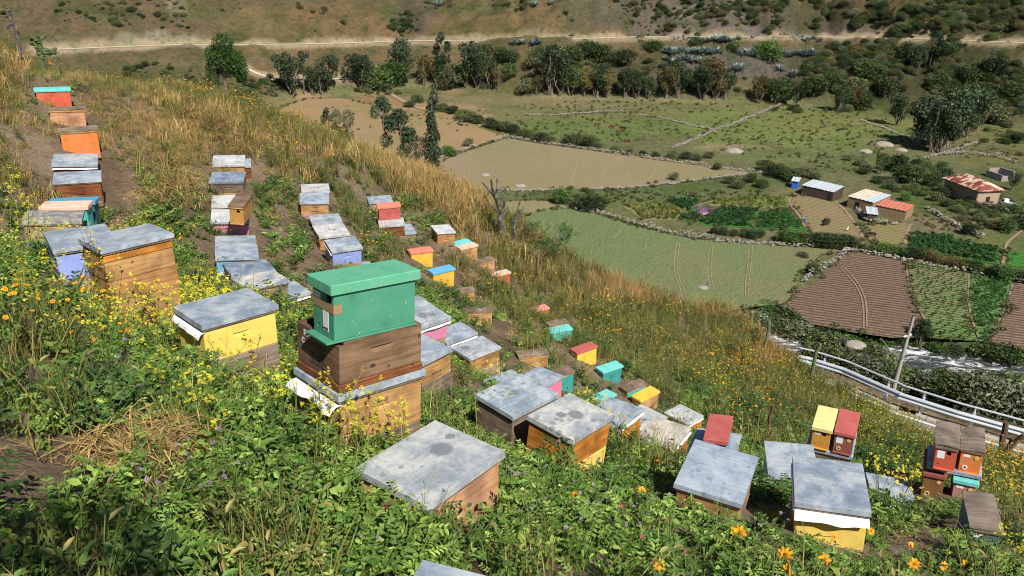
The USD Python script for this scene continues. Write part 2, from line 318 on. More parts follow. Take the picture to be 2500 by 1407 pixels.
ON_TOP = {'E9', 'B4', 'FY', 'FR', 'KL', 'KR', 'N2', 'G', 'KM'}      # stand on something else than the ground
OBS = []
for k in HIVES:
    if k in ON_TOP: continue
    p = POSE[k]
    OBS.append((p[0], p[1], p[2] - hive_height(k) + .03))
OBS = np.array(OBS)
# the crest of the near slope: pixel of the ground there, distance forward, how steeply the ground falls beyond it
CREST = [(0, 165, 12.6, 0.21), (100, 190, 13, 0.21), (200, 212, 13.6, 0.21), (300, 235, 14.3, 0.21), (400, 255, 15, 0.21), (480, 278, 15.6, 0.21), (560, 310, 16, 0.21), (650, 335, 16.8, 0.22), (750, 362, 17.7, 0.24),
         (850, 395, 18.6, 0.27), (950, 430, 19.5, 0.29), (1050, 468, 20.4, 0.32), (1150, 510, 21.4, 0.38), (1250, 565, 22.2, .5), (1350, 615, 23, .55), (1450, 650, 23.5, .6), (1550, 695, 23.5, .65), (1650, 732, 23.3, .65),
         (1750, 775, 23, .65), (1850, 826, 22.5, .62), (1950, 893, 21.5, .6), (2050, 948, 20.3, .55), (2150, 1003, 19.3, .5), (2250, 1065, 18, .45), (2350, 1110, 16.5, .42), (2490, 1150, 15, .42)]
cr3 = []
for px, py, y, s in CREST:
    r = ray(px, py); cr3.append((*(r * (y / r[1])), s))
cr3 = [(-60, 2, 6, .28), (-30, 9, 2.0, .28), (-14, 12, -1.4, .28)] + cr3 + [(16, 11, -11.5, .42), (22, 2, -11.5, .42), (40, -25, -14, .42)]
cr3 = np.array(cr3)
near = [(0, 0, -1.5), (-1.5, 0, -1.15), (1.5, 0, -2.1), (0, -2, -1.0), (-4, 0, -.4), (4, 0, -3.2), (-3, -3, 0), (3, -3, -2.2), (-9, 3, -.2), (8, 2, -5.5), (12, 5, -8.2), (-12, -8, 3), (12, -10, -4.5), (-30, -20, 10), (30, -25, -9), (0, -30, 8),
        (-2.0, 2.0, -1.55), (-3.2, 3.2, -1.75)]
obs = np.vstack([OBS, cr3[:, :3], np.array(near)])
_, ui = np.unique(np.round(obs[:, :2], 2), axis=0, return_index=True); obs = obs[np.sort(ui)]
GROUND = RBFInterpolator(obs[:, :2], obs[:, 2], kernel='thin_plate_spline', smoothing=.12)

cr3[:, 2] = GROUND(cr3[:, :2])
VALLEY = -58.0
hill_poly = Polygon([tuple(c[:2]) for c in cr3] + [(40, -80), (-60, -80)])
shapely.prepare(hill_poly)


def poly_dist(x, y, P):
    """distance to the polyline P (n, 2) and the parameter (index + fraction) of the nearest point"""
    best = np.full(x.shape, 1e9); par = np.zeros(x.shape)
    for i in range(len(P) - 1):
        ax, ay = P[i][:2]; dx, dy = P[i + 1][0] - ax, P[i + 1][1] - ay
        t = np.clip(((x - ax) * dx + (y - ay) * dy) / (dx * dx + dy * dy), 0, 1)
        d = np.hypot(x - ax - t * dx, y - ay - t * dy)
        m = d < best; best[m] = d[m]; par[m] = (i + t)[m]
    return best, par


ROADZ = -16.3
road_pts = at_z(np.array([1960, 2130, 2300, 2480, 2700]), np.array([985, 1068, 1128, 1183, 1252]), ROADZ)[:, :2]     # the centre of the road under the slope
road_pts = np.vstack([[-40, 45], [-16, 33.5], [-4, 27.8], [4, 26.6], [9.5, 28.0], road_pts, road_pts[-1] + (road_pts[-1] - road_pts[-2]) * 6])
river_pts = at_z(np.array([1500, 1800, 2050, 2250, 2380, 2520, 2700]), np.array([745, 800, 868, 905, 925, 945, 975]), VALLEY - 2.2)[:, :2]
mtn_px = np.array([(-500, 285), (0, 265), (320, 262), (640, 272), (760, 238), (860, 236), (1000, 215), (1120, 222), (1300, 238), (1500, 246), (1700, 250), (1900, 253), (2030, 262), (2230, 282), (2380, 292), (2600, 318), (3200, 400)], float)
mtn = at_z(mtn_px[:, 0], mtn_px[:, 1], VALLEY)[:, :2]
mtn_poly = Polygon([tuple(p) for p in mtn] + [(900, 300), (900, 1500), (-1500, 1500), (-900, mtn[0][1])])
shapely.prepare(mtn_poly)


def height(x, y):
    x, y = np.asarray(x, float), np.asarray(y, float); shp = x.shape; x, y = x.ravel(), y.ravel()
    inside = shapely.contains_xy(hill_poly, x, y)
    d, par = poly_dist(x, y, cr3)
    i = np.clip(par.astype(int), 0, len(cr3) - 2); t = par - i
    zc, s = cr3[i, 2] * (1 - t) + cr3[i + 1, 2] * t, cr3[i, 3] * (1 - t) + cr3[i + 1, 3] * t
    # seen from the viewpoint's side the crest is a curve over the bearing; the slope falls away from it outwards
    azc = cr3[2:-2, 0] / cr3[2:-2, 1]; az = x / np.maximum(y, .1); rad = (az > azc[0]) & (az < azc[-1]) & (y > 5)
    f_ = lambda col: np.interp(az, azc, col[2:-2])
    d = np.where(rad, np.maximum(np.hypot(x, y) - f_(np.hypot(cr3[:, 0], cr3[:, 1])), 0), d); zc, s = np.where(rad, f_(cr3[:, 2]), zc), np.where(rad, f_(cr3[:, 3]), s)
    hill = np.where(inside, 0, zc - s * d * d / (d + 2.0) - .25 * np.maximum(d - 50, 0))
    if inside.any():
        hill[inside] = GROUND(np.stack([x[inside], y[inside]], 1))
    out = ~inside
    hill = hill + np.where(out, np.minimum(d, 10) * .12 * (meshkit.noise(np.stack([x / 6, y / 6, 0 * x], -1), 3) - .5), 0)
    # cut and fill for the road
    dr, _ = poly_dist(x, y, road_pts)
    far = y > np.interp(x, road_pts[:, 0], road_pts[:, 1])
    lo = ROADZ - .8 * np.maximum(dr - 2.9, 0)
    hi = np.where(far, ROADZ - .5 * np.maximum(dr - 2.9, 0), ROADZ + .8 * np.maximum(dr - 3.6, 0))
    fade = 2.5 * np.maximum(9.5 - x, 0); lo, hi = lo - fade, hi + fade
    rm = out & (y < 75) & (dr < 62) & (x > -5)
    hill = np.where(rm, np.clip(hill, np.maximum(lo, -100), hi), hill)
    # valley floor, river bed, mountain
    v = np.full(x.shape, VALLEY)
    dv, _ = poly_dist(x, y, river_pts)
    v = v - 3.4 * (1 - ss(dv, 6.5, 10.5))
    im = shapely.contains_xy(mtn_poly, x, y)
    dm, _ = poly_dist(x, y, mtn)
    q = np.stack([x / 55, y / 55, 0 * x], -1)
    rough = (meshkit.fbm(q, 5, 11) - .5)
    gully = np.abs(meshkit.fbm(np.stack([x / 38, y / 120, 0 * x + 4], -1), 4, 5) - .5)
    fine = np.abs(meshkit.fbm(np.stack([x / 13, y / 30, 0 * x + 9], -1), 4, 15) - .5)
    rise = .56 * dm + ss(dm, 0, 50) * (28 * rough - 20 * gully - 9 * fine) + ss(x, 60, 200) * .10 * dm
    v = np.where(im, VALLEY + np.maximum(rise, 0) , v)
    k = 1.2
    m = np.maximum(hill, v); h = np.clip(k - np.abs(hill - v), 0, None) / k
    z = np.where(inside, hill, m + h * h * k * .25 * (dv > 9))
    return z.reshape(shp)


_fg = {}


def hfast(x, y):
    """height from tables: quick look-ups for placing things"""
    if not _fg:
        for k, (x0, x1, y0, y1, st) in dict(n=(-16, 26, -3, 36, .3), f=(-260, 320, 21, 470, 1.5)).items():
            gx, gy = np.arange(x0, x1, st), np.arange(y0, y1, st)
            _fg[k] = (x0, y0, st, height(*np.meshgrid(gx, gy)))
    out = None
    for k in ('f', 'n'):
        x0, y0, st, T = _fg[k]
        u, v = (x - x0) / st, (y - y0) / st; i, j = np.clip(u.astype(int), 0, T.shape[1] - 2), np.clip(v.astype(int), 0, T.shape[0] - 2)
        ok = (u >= 0) & (v >= 0) & (u < T.shape[1] - 1) & (v < T.shape[0] - 1); a, b = np.clip(u - i, 0, 1), np.clip(v - j, 0, 1)
        z = (T[j, i] * (1 - a) + T[j, i + 1] * a) * (1 - b) + (T[j + 1, i] * (1 - a) + T[j + 1, i + 1] * a) * b
        out = z if out is None else np.where(ok, z, out)
    return out


def ground_z(x, y): return float(hfast(np.array([x], float), np.array([y], float))[0])


def hit(px, py, t0=.8, t1=700.0):
    """the first point of the ground that the photograph shows at these pixels (arrays)"""
    r = ray(np.atleast_1d(px), np.atleast_1d(py)); n = len(r)
    ts = np.geomspace(t0, t1, 320)
    P = r[:, None] * ts[None, :, None]
    dz = P[..., 2] - hfast(P[..., 0], P[..., 1])
    i = np.argmax(dz < 0, 1); i = np.where((dz < 0).any(1), np.maximum(i, 1), len(ts) - 1)
    lo, hi = ts[i - 1], ts[i]
    for _ in range(12):
        mid = (lo + hi) / 2; Q = r * mid[:, None]; b = Q[:, 2] < hfast(Q[:, 0], Q[:, 1])
        hi = np.where(b, mid, hi); lo = np.where(b, lo, mid)
    return r * hi[:, None]


def spot(px, py, t0=.8): return hit([px], [py], t0)[0]


def floor_at(px, py, z=VALLEY): return at_z(np.array(px, float), np.array(py, float), z)
# ---------------------------------------------------------------- materials
def mat(name, nodes, links, surface='p.BSDF', volume=None):
    MATS[name] = usdkit.material(stage, '/World/Looks/' + name, nodes, links, surface=surface, volume=volume)


def c3(h):      # '#rrggbb' as seen in flat light -> linear albedo
    v = np.array([int(h[i:i + 2], 16) for i in (1, 3, 5)]) / 255.0
    return tuple(np.where(v < .04045, v / 12.92, ((v + .055) / 1.055) ** 2.4))


def mul(c, k): return tuple(float(min(x * k, .95)) for x in c)


def painted(name, col, wear=.16):
    g_ = sum(col) / 3; col = tuple(.88 * x + .12 * g_ for x in col)
    mat(name, {'tc': ('texture_coordinate', {}), 'oi': ('object_info', {}), 'vm': ('vector_math', {'math_type': 'add'}),
               'gr': ('mapping', {'scale': (6, 6, 60)}), 'n1': ('noise_texture', {'scale': 1.0, 'detail': 4.0}), 'n2': ('noise_texture', {'scale': 7.0, 'detail': 6.0, 'roughness': .65}),
               'n3': ('noise_texture', {'scale': 38.0, 'detail': 3.0}),
               'r1': ('rgb_ramp', {'ramp': [(.28, mul(col, .66)), (.42, mul(col, .9)), (.56, col), (.75, tuple(.8 * x + .07 for x in col))]}),
               'r2': ('rgb_ramp', {'ramp': [(.0, (0, 0, 0)), (.58, (0, 0, 0)), (.66, (wear, wear, wear)), (.8, (wear * 3, wear * 3, wear * 3))]}),
               'r3': ('rgb_ramp', {'ramp': [(.0, (0, 0, 0)), (.70, (0, 0, 0)), (.74, (.8, .8, .8))]}),
               'mx': ('mix_color', {'b': (.20, .15, .10)}), 'm2': ('mix_color', {'b': (.42, .36, .28)}),
               'bp': ('bump', {'strength': .18, 'distance': .004}), 'p': ('principled_bsdf', {'roughness': .62, 'specular_ior_level': .3})},
        [('tc.object', 'vm.vector1'), ('oi.random', 'vm.vector2'), ('vm.vector', 'gr.vector'), ('gr.vector', 'n1.vector'), ('vm.vector', 'n2.vector'), ('vm.vector', 'n3.vector'),
         ('n2.fac', 'r1.fac'), ('n2.fac', 'r2.fac'), ('n3.fac', 'r3.fac'), ('r1.color', 'mx.a'), ('r2.color', 'mx.fac'), ('mx.result', 'm2.a'), ('r3.color', 'm2.fac'),
         ('m2.result', 'p.base_color'), ('n1.fac', 'bp.height'), ('bp.normal', 'p.normal')])


def wood(name, dark, mid, light, axis='z'):
    sc = {'z': (3.0, 3.0, 42), 'y': (2.2, 40, 6)}[axis]
    mat(name, {'tc': ('texture_coordinate', {}), 'oi': ('object_info', {}), 'vm': ('vector_math', {'math_type': 'add'}), 'vs': ('vector_math', {'math_type': 'scale', 'scale': 7.0}), 'cx': ('combine_xyz', {}),
               'gr': ('mapping', {'scale': sc}), 'n1': ('noise_texture', {'scale': 1.0, 'detail': 5.0, 'roughness': .6, 'distortion': .6}), 'n2': ('noise_texture', {'scale': 6.0, 'detail': 5.0}),
               'vo': ('voronoi_texture', {'scale': 7.0}), 'kn': ('rgb_ramp', {'ramp': [(0, (1, 1, 1)), (.05, (.8, .8, .8)), (.11, (0, 0, 0))]}),
               'r1': ('rgb_ramp', {'ramp': [(.28, dark), (.5, mid), (.75, light)]}), 'r2': ('rgb_ramp', {'ramp': [(.35, (.45, .43, .42)), (.62, (1, 1, 1))]}),
               'mx': ('mix_color', {'blend_type': 'multiply', 'fac': .8}), 'mk': ('mix_color', {'b': mul(dark, .45)}),
               'bp': ('bump', {'strength': .35, 'distance': .004}), 'p': ('principled_bsdf', {'roughness': .75, 'specular_ior_level': .2})},
        [('oi.random', 'cx.x'), ('oi.random', 'cx.y'), ('oi.random', 'cx.z'), ('cx.vector', 'vs.vector1'), ('tc.object', 'vm.vector1'), ('vs.vector', 'vm.vector2'), ('vm.vector', 'gr.vector'), ('gr.vector', 'n1.vector'),
         ('vm.vector', 'n2.vector'), ('vm.vector', 'vo.vector'), ('vo.distance', 'kn.fac'), ('n1.fac', 'r1.fac'), ('n2.fac', 'r2.fac'), ('r1.color', 'mx.a'), ('r2.color', 'mx.b'), ('mx.result', 'mk.a'), ('kn.color', 'mk.fac'),
         ('mk.result', 'p.base_color'), ('n1.fac', 'bp.height'), ('bp.normal', 'p.normal')])


def metal(name, base, pale, spots=0.0, stains=(), rust=0.0, dark=(.22, .23, .24)):
    """Oxidised galvanised sheet: pale chalky patches, drip marks (spots), round stains (x, y, r in the sheet's own plane)."""
    nodes = {'tc': ('texture_coordinate', {}), 'oi': ('object_info', {}), 'cx': ('combine_xyz', {}), 'vs': ('vector_math', {'math_type': 'scale', 'scale': 9.0}), 'vm': ('vector_math', {'math_type': 'add'}),
             'n1': ('noise_texture', {'scale': 5.5, 'detail': 10.0, 'roughness': .72, 'distortion': .4}), 'n2': ('noise_texture', {'scale': 34.0, 'detail': 6.0, 'roughness': .75}), 'n3': ('noise_texture', {'scale': 3.0, 'detail': 2.0}),
             'n4': ('noise_texture', {'scale': 2.2, 'detail': 2.0}),
             'r1': ('rgb_ramp', {'ramp': [(.30, mul(base, .72)), (.44, base), (.56, mul(pale, .96)), (.74, mul(pale, 1.15))]}),
             'r2': ('rgb_ramp', {'ramp': [(.28, (.66, .69, .73)), (.45, (.95, .96, .97)), (.62, (1, 1, 1)), (.78, (1.2, 1.19, 1.16))]}),
             'm1': ('mix_color', {'blend_type': 'multiply', 'fac': 1.0}),
             'sm_': ('mapping', {'scale': (3.0, 55.0, 1), 'rotation': (0, 0, .35)}), 'n5': ('noise_texture', {'scale': 1.0, 'detail': 3.0}), 'r5': ('rgb_ramp', {'ramp': [(.36, (.72, .74, .76)), (.44, (1, 1, 1)), (.60, (1, 1, 1)), (.70, (1.25, 1.24, 1.2))]}), 'm5': ('mix_color', {'blend_type': 'multiply', 'fac': .55}),
             'vo': ('voronoi_texture', {'scale': 15.0 - 3.5 * min(spots, 1)}), 'sr': ('rgb_ramp', {'ramp': [(0, (1, 1, 1)), (.15 + .08 * spots, (1, 1, 1)), (.22 + .1 * spots, (0, 0, 0))]}),
             'vo2': ('voronoi_texture', {'scale': 34.0}), 'sr2': ('rgb_ramp', {'ramp': [(0, (1, 1, 1)), (.13, (1, 1, 1)), (.18, (0, 0, 0))]}),
             'sg': ('rgb_ramp', {'ramp': [(.5 - .12 * spots, (0, 0, 0)), (.58 - .12 * spots, (1, 1, 1))]}), 'sm': ('math', {'math_type': 'multiply'}), 'sx': ('math', {'math_type': 'maximum'}), 's3': ('math', {'math_type': 'multiply', 'value2': .85 if spots else .45}),
             'm2': ('mix_color', {'b': dark}), 'bp': ('bump', {'strength': .25, 'distance': .01}), 'p': ('principled_bsdf', {'roughness': .48, 'specular_ior_level': .45, 'metallic': .12})}
    links = [('oi.random', 'cx.x'), ('oi.random', 'cx.y'), ('cx.vector', 'vs.vector1'), ('tc.object', 'vm.vector1'), ('vs.vector', 'vm.vector2')] + [('vm.vector', k + '.vector') for k in ('n1', 'n2', 'n3', 'n4', 'vo', 'vo2')]
    links += [('n1.fac', 'r1.fac'), ('n2.fac', 'r2.fac'), ('r1.color', 'm1.a'), ('r2.color', 'm1.b'), ('vo.distance', 'sr.fac'), ('vo2.distance', 'sr2.fac'), ('n3.fac', 'sg.fac'), ('sr.color', 'sx.value1'), ('sr2.color', 'sx.value2'),
              ('sx.value', 'sm.value1'), ('sg.color', 'sm.value2'), ('sm.value', 's3.value1'), ('vm.vector', 'sm_.vector'), ('sm_.vector', 'n5.vector'), ('n5.fac', 'r5.fac'), ('m1.result', 'm5.a'), ('r5.color', 'm5.b'), ('m5.result', 'm2.a'), ('s3.value', 'm2.fac'), ('n4.fac', 'bp.height'), ('bp.normal', 'p.normal')]
    last = 'm2.result'
    for i, (sx, sy, r) in enumerate(stains):
        a, b = 'a%d' % i, 'b%d' % i
        nodes.update({a: ('vector_math', {'math_type': 'distance', 'vector2': (sx, sy, 0)}), a + 'f': ('vector_math', {'math_type': 'multiply', 'vector2': (1, 1, 0)}), a + 'n': ('math', {'math_type': 'multiply_add', 'value2': r * .9, 'value3': 0.0}),
                      a + 's': ('math', {'math_type': 'add'}), a + 'r': ('map_range', {'clamp': True, 'from_min': r * 1.25, 'from_max': r * 1.6, 'to_min': .8, 'to_max': 0.0}), b: ('mix_color', {'b': mul(dark, .75) if not rust else (.24, .13, .07)})})
        links += [('tc.object', a + 'f.vector1'), (a + 'f.vector', a + '.vector1'), ('n2.fac', a + 'n.value1'), (a + '.value', a + 's.value1'), (a + 'n.value', a + 's.value2'), (a + 's.value', a + 'r.value'), (a + 'r.result', b + '.fac'), (last, b + '.a')]
        last = b + '.result'
    links.append((last, 'p.base_color'))
    mat(name, nodes, links)


BL, PA = c3('#8a96a3'), c3('#b9bcbb')
metal('m_blue', c3('#8793a1'), c3('#aeb4b8'))
metal('m_dark', c3('#6f7c8d'), c3('#93a0ae'))
metal('m_pale', c3('#a9adae'), c3('#c9c7c2'))
metal('m_chalk', c3('#8f98a2'), c3('#cfcabd'))
metal('m_cream', c3('#a8a296'), c3('#cdc3b3'))
metal('m_white', c3('#bcbfbf'), c3('#d6d5d0'))
metal('m_brown', c3('#81807f'), c3('#b5aca2'))
metal('m_rust', c3('#a7a9a8'), c3('#c6c4be'), rust=1, stains=[(-.02, .03, .03), (.05, .0, .035)])
metal('m_spots', c3('#8d99a4'), c3('#b4bcc0'), spots=1.0, stains=[(.0, .03, .04)])
metal('m_spots2', c3('#9da2a4'), c3('#c4c2ba'), spots=1.2, stains=[(.03, -.02, .06), (-.06, .06, .04)])
metal('m_drops', c3('#8f9cab'), c3('#a8b1ba'), spots=.35)
metal('m_stain1', c3('#99a0a6'), c3('#bcbfbf'), stains=[(-.12, .08, .06)])
metal('m_stain2', c3('#929aa2'), c3('#b1b4b6'), spots=.3, stains=[(-.03, -.10, .06), (.08, -.14, .045)])
metal('m_bigstain', c3('#9aa0a4'), c3('#bdbdb8'), spots=.1, stains=[(.09, .02, .055), (.2, .06, .025)])
for n, h in dict(p_turq='#5fc3bb', p_redorange='#c4502b', p_orange='#d3741f', p_blue='#3f8fb8', p_darkteal='#2c5a58', p_palepink='#e2b39a', p_teal='#37a99c', p_teal2='#2b9089', p_lavender='#8496d6',
                 p_pink='#d77f9f', p_sky='#4fa3d8', p_yellow='#e3c24c', p_hotpink='#ec6a8c', p_red='#b5544c', p_blue2='#4a9cc4', p_paleyellow='#dccb80', p_ochre='#c88a12', p_brownred='#8c4a42',
                 p_brown='#7c5426', p_dustypink='#a9706c', p_slate='#51687a', p_salmon='#d8785a', p_brick='#b24f47', p_gold='#b07f33', p_gold2='#dca81b', p_yellow2='#e6b317', p_coral='#e88a7e',
                 p_yelloworange='#e0a23a', p_green='#3f8c6e', p_greenlid='#54a680').items():
    painted(n, c3(h))
wood('w_light', c3('#8f6a40'), c3('#b58a58'), c3('#caa475'))
wood('w_tan', c3('#84613a'), c3('#a87c4c'), c3('#bf9767'))
wood('w_orange', c3('#94561d'), c3('#b9772f'), c3('#cb924c'))
wood('w_beige', c3('#7f6c55'), c3('#a08a6c'), c3('#b6a184'))
wood('w_grey', c3('#63574b'), c3('#857563'), c3('#a08f7a'))
wood('w_greybrown', c3('#594b40'), c3('#786757'), c3('#8f7d6c'))
wood('w_redbrown', c3('#56321c'), c3('#7c4c2b'), c3('#996642'))
wood('w_salmon', c3('#9a6c4c'), c3('#b98a66'), c3('#c89d7b'))
wood('w_brown', c3('#5c4a3c'), c3('#7b6553'), c3('#8d7663'), 'y')
wood('w_card', c3('#695d53'), c3('#84776a'), c3('#978a7b'), 'y')
wood('w_boxbrown', c3('#5d4633'), c3('#7c614a'), c3('#94785e'))
mat('dark', {'p': ('principled_bsdf', {'base_color': (.012, .01, .009), 'roughness': .9})}, [])
mat('ink', {'p': ('principled_bsdf', {'base_color': (.035, .028, .024), 'roughness': .8})}, [])
mat('chalk', {'p': ('principled_bsdf', {'base_color': (.55, .6, .6), 'roughness': .9})}, [])
mat('sheet', {'p': ('principled_bsdf', {'base_color': (.74, .75, .78), 'roughness': .55})}, [])
mat('card', {'p': ('principled_bsdf', {'base_color': (.72, .72, .70), 'roughness': .6})}, [])
mat('tape', {'p': ('principled_bsdf', {'base_color': (.30, .20, .10), 'roughness': .3, 'specular_ior_level': .6})}, [])
mat('disc', {'p': ('principled_bsdf', {'base_color': (.55, .40, .16), 'roughness': .4})}, [])
mat('disc_white', {'p': ('principled_bsdf', {'base_color': (.70, .68, .60), 'roughness': .4})}, [])
mat('pebble', {'p': ('principled_bsdf', {'base_color': (.24, .21, .18), 'roughness': .9})}, [])


def plain(name, col, rough=.8, var=.25, scale=3.0, metallic=0.0, bump=.0, spec=.2):
    mat(name, {'g': ('geometry', {}), 'n': ('noise_texture', {'scale': scale, 'detail': 5.0, 'roughness': .65}), 'r': ('rgb_ramp', {'ramp': [(.3, mul(col, 1 - var)), (.5, col), (.72, mul(col, 1 + var))]}),
               'bp': ('bump', {'strength': bump, 'distance': .05}), 'p': ('principled_bsdf', {'roughness': rough, 'metallic': metallic, 'specular_ior_level': spec})},
        [('g.position', 'n.vector'), ('n.fac', 'r.fac'), ('r.color', 'p.base_color'), ('n.fac', 'bp.height'), ('bp.normal', 'p.normal')])


# plants: the leaf and petal colours sit on the mesh, each plant a little lighter or darker, yellower or greener than the next
mat('plant', {'a': ('attribute', {'attribute': 'Cd'}), 'oi': ('object_info', {}), 'mr': ('map_range', {'to_min': .62, 'to_max': 1.3}), 'mh': ('map_range', {'to_min': .485, 'to_max': .51}),
              'wn': ('white_noise_texture', {'dimensions': '1D'}), 'h': ('hsv', {}), 'p': ('principled_bsdf', {'roughness': .55, 'specular_ior_level': .25}), 't': ('translucent_bsdf', {}), 'mx': ('mix_closure', {'fac': .22})},
    [('oi.random', 'mr.value'), ('oi.random', 'wn.w'), ('wn.value', 'mh.value'), ('mr.result', 'h.value'), ('mh.result', 'h.hue'), ('a.color', 'h.color'), ('h.color', 'p.base_color'), ('h.color', 't.color'), ('p.BSDF', 'mx.closure1'), ('t.BSDF', 'mx.closure2')], surface='mx.closure')
mat('bark', {'tc': ('texture_coordinate', {}), 'm': ('mapping', {'scale': (14, 14, 2)}), 'n': ('noise_texture', {'scale': 1.0, 'detail': 5.0}), 'r': ('rgb_ramp', {'ramp': [(.3, (.07, .05, .035)), (.7, (.23, .18, .14))]}), 'p': ('principled_bsdf', {'roughness': .9})},
    [('tc.object', 'm.vector'), ('m.vector', 'n.vector'), ('n.fac', 'r.fac'), ('r.color', 'p.base_color')])
mat('deadwood', {'tc': ('texture_coordinate', {}), 'n': ('noise_texture', {'scale': 9.0, 'detail': 5.0}), 'r': ('rgb_ramp', {'ramp': [(.35, (.02, .016, .013)), (.52, (.075, .062, .052)), (.75, (.2, .175, .15))]}), 'p': ('principled_bsdf', {'roughness': .9})},
    [('tc.object', 'n.vector'), ('n.fac', 'r.fac'), ('r.color', 'p.base_color')])
# near soil: brown earth, paler and redder in patches, crumbs
mat('soil', {'g': ('geometry', {}), 'n1': ('noise_texture', {'scale': 1.1, 'detail': 5.0}), 'n2': ('noise_texture', {'scale': 22.0, 'detail': 6.0, 'roughness': .7}), 'r1': ('rgb_ramp', {'ramp': [(.3, c3('#5c4d3d')), (.5, c3('#766552')), (.7, c3('#8b7a66'))]}),
             'r2': ('rgb_ramp', {'ramp': [(.3, (.5, .5, .5)), (.6, (1, 1, 1)), (.8, (1.15, 1.12, 1.08))]}), 'm': ('mix_color', {'blend_type': 'multiply', 'fac': 1.0}), 'bp': ('bump', {'strength': .8, 'distance': .03}), 'p': ('principled_bsdf', {'roughness': .95, 'specular_ior_level': .1})},
    [('g.position', 'n1.vector'), ('g.position', 'n2.vector'), ('n1.fac', 'r1.fac'), ('n2.fac', 'r2.fac'), ('r1.color', 'm.a'), ('r2.color', 'm.b'), ('m.result', 'p.base_color'), ('n2.fac', 'bp.height'), ('bp.normal', 'p.normal')])
# far land: the cover of each place sits on the mesh (Cd), broken up by tufts and bare ground
mat('land', {'a': ('attribute', {'attribute': 'Cd'}), 'g': ('geometry', {}), 'n1': ('noise_texture', {'scale': .55, 'detail': 7.0, 'roughness': .72}), 'n2': ('noise_texture', {'scale': .09, 'detail': 4.0}),
             'r1': ('rgb_ramp', {'ramp': [(.30, (.42, .45, .40)), (.48, (.95, .96, .92)), (.62, (1.15, 1.12, 1.05)), (.78, (1.5, 1.42, 1.30))]}), 'r2': ('rgb_ramp', {'ramp': [(.35, (.78, .86, .72)), (.55, (1, 1, 1)), (.7, (1.15, 1.06, .98))]}),
             'm1': ('mix_color', {'blend_type': 'multiply', 'fac': 1.0}), 'm2': ('mix_color', {'blend_type': 'multiply', 'fac': 1.0}), 'bp': ('bump', {'strength': 1.0, 'distance': .6}), 'p': ('principled_bsdf', {'roughness': .95, 'specular_ior_level': .08})},
    [('g.position', 'n1.vector'), ('g.position', 'n2.vector'), ('n1.fac', 'r1.fac'), ('n2.fac', 'r2.fac'), ('a.color', 'm1.a'), ('r1.color', 'm1.b'), ('m1.result', 'm2.a'), ('r2.color', 'm2.b'), ('m2.result', 'p.base_color'), ('n1.fac', 'bp.height'), ('bp.normal', 'p.normal')])


def field_mat(name, soil, crop, amount, ang, spacing=1.1, patch=.05, bump=.5):
    """Tilled land: ridges spacing metres apart running along ang, seedlings of the crop colour in patches."""
    mat(name, {'g': ('geometry', {}), 'vr': ('vector_rotate', {'rotate_type': 'z_axis', 'angle': -ang}), 'w': ('wave_texture', {'bands_direction': 'y', 'scale': .314 / spacing, 'distortion': 2.2, 'detail': 3.0, 'detail_scale': 2.5}),
               'n1': ('noise_texture', {'scale': patch, 'detail': 4.0}), 'n2': ('noise_texture', {'scale': 1.6, 'detail': 6.0, 'roughness': .75}), 'lo': ('rgb_ramp', {'ramp': [(.55 - amount * .25, (0, 0, 0)), (.66 - amount * .2, (1, 1, 1))]}),
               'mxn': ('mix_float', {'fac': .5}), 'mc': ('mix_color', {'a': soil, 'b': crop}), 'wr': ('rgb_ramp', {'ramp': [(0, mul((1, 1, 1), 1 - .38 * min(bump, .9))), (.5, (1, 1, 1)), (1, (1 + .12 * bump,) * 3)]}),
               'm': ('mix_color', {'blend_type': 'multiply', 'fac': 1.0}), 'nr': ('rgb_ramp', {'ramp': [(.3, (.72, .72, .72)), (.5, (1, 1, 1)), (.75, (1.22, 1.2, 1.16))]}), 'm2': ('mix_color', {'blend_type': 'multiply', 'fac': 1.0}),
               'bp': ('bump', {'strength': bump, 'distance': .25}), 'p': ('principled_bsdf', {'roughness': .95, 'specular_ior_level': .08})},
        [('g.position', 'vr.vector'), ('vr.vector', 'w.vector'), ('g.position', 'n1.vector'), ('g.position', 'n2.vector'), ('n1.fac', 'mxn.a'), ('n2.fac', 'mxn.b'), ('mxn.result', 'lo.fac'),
         ('lo.color', 'mc.fac'), ('w.fac', 'wr.fac'), ('mc.result', 'm.a'), ('wr.color', 'm.b'), ('n2.fac', 'nr.fac'), ('m.result', 'm2.a'), ('nr.color', 'm2.b'), ('m2.result', 'p.base_color'), ('w.fac', 'bp.height'), ('bp.normal', 'p.normal')])


plain('stone', c3('#8d847b'), var=.3, scale=1.5)
plain('asphalt', c3('#77736e'), var=.12, scale=2.0)
plain('roadpaint', c3('#d8d6cf'), var=.1)
plain('galvanised', c3('#b9bec2'), rough=.45, var=.08, metallic=.25, spec=.5)
plain('track', c3('#94836d'), var=.15, scale=1.0)
plain('roadpale', c3('#bdb09c'), var=.1, scale=.4)
plain('dirtpath', c3('#86715d'), var=.2, scale=1.2)
plain('concrete', c3('#9c958b'), var=.15, scale=2.0)
plain('adobe', c3('#8b7459'), var=.2, scale=1.0)
plain('tin', c3('#aeb7bd'), rough=.45, var=.12, scale=1.2, spec=.5)
plain('tin_cream', c3('#c2b5a4'), rough=.6, var=.2, scale=.8)
plain('tin_red', c3('#b06a58'), rough=.7, var=.16, scale=.9)
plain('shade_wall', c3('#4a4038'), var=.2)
plain('brick_pale', c3('#a08b76'), var=.2)
plain('carpaint', c3('#d5d7d8'), rough=.3, var=.03, spec=.5)
plain('glassdark', (.02, .025, .03), rough=.1, var=.1, spec=.6)
plain('rubber', (.02, .02, .02), var=.1)
plain('hide_chestnut', c3('#6b3a22'), var=.15)
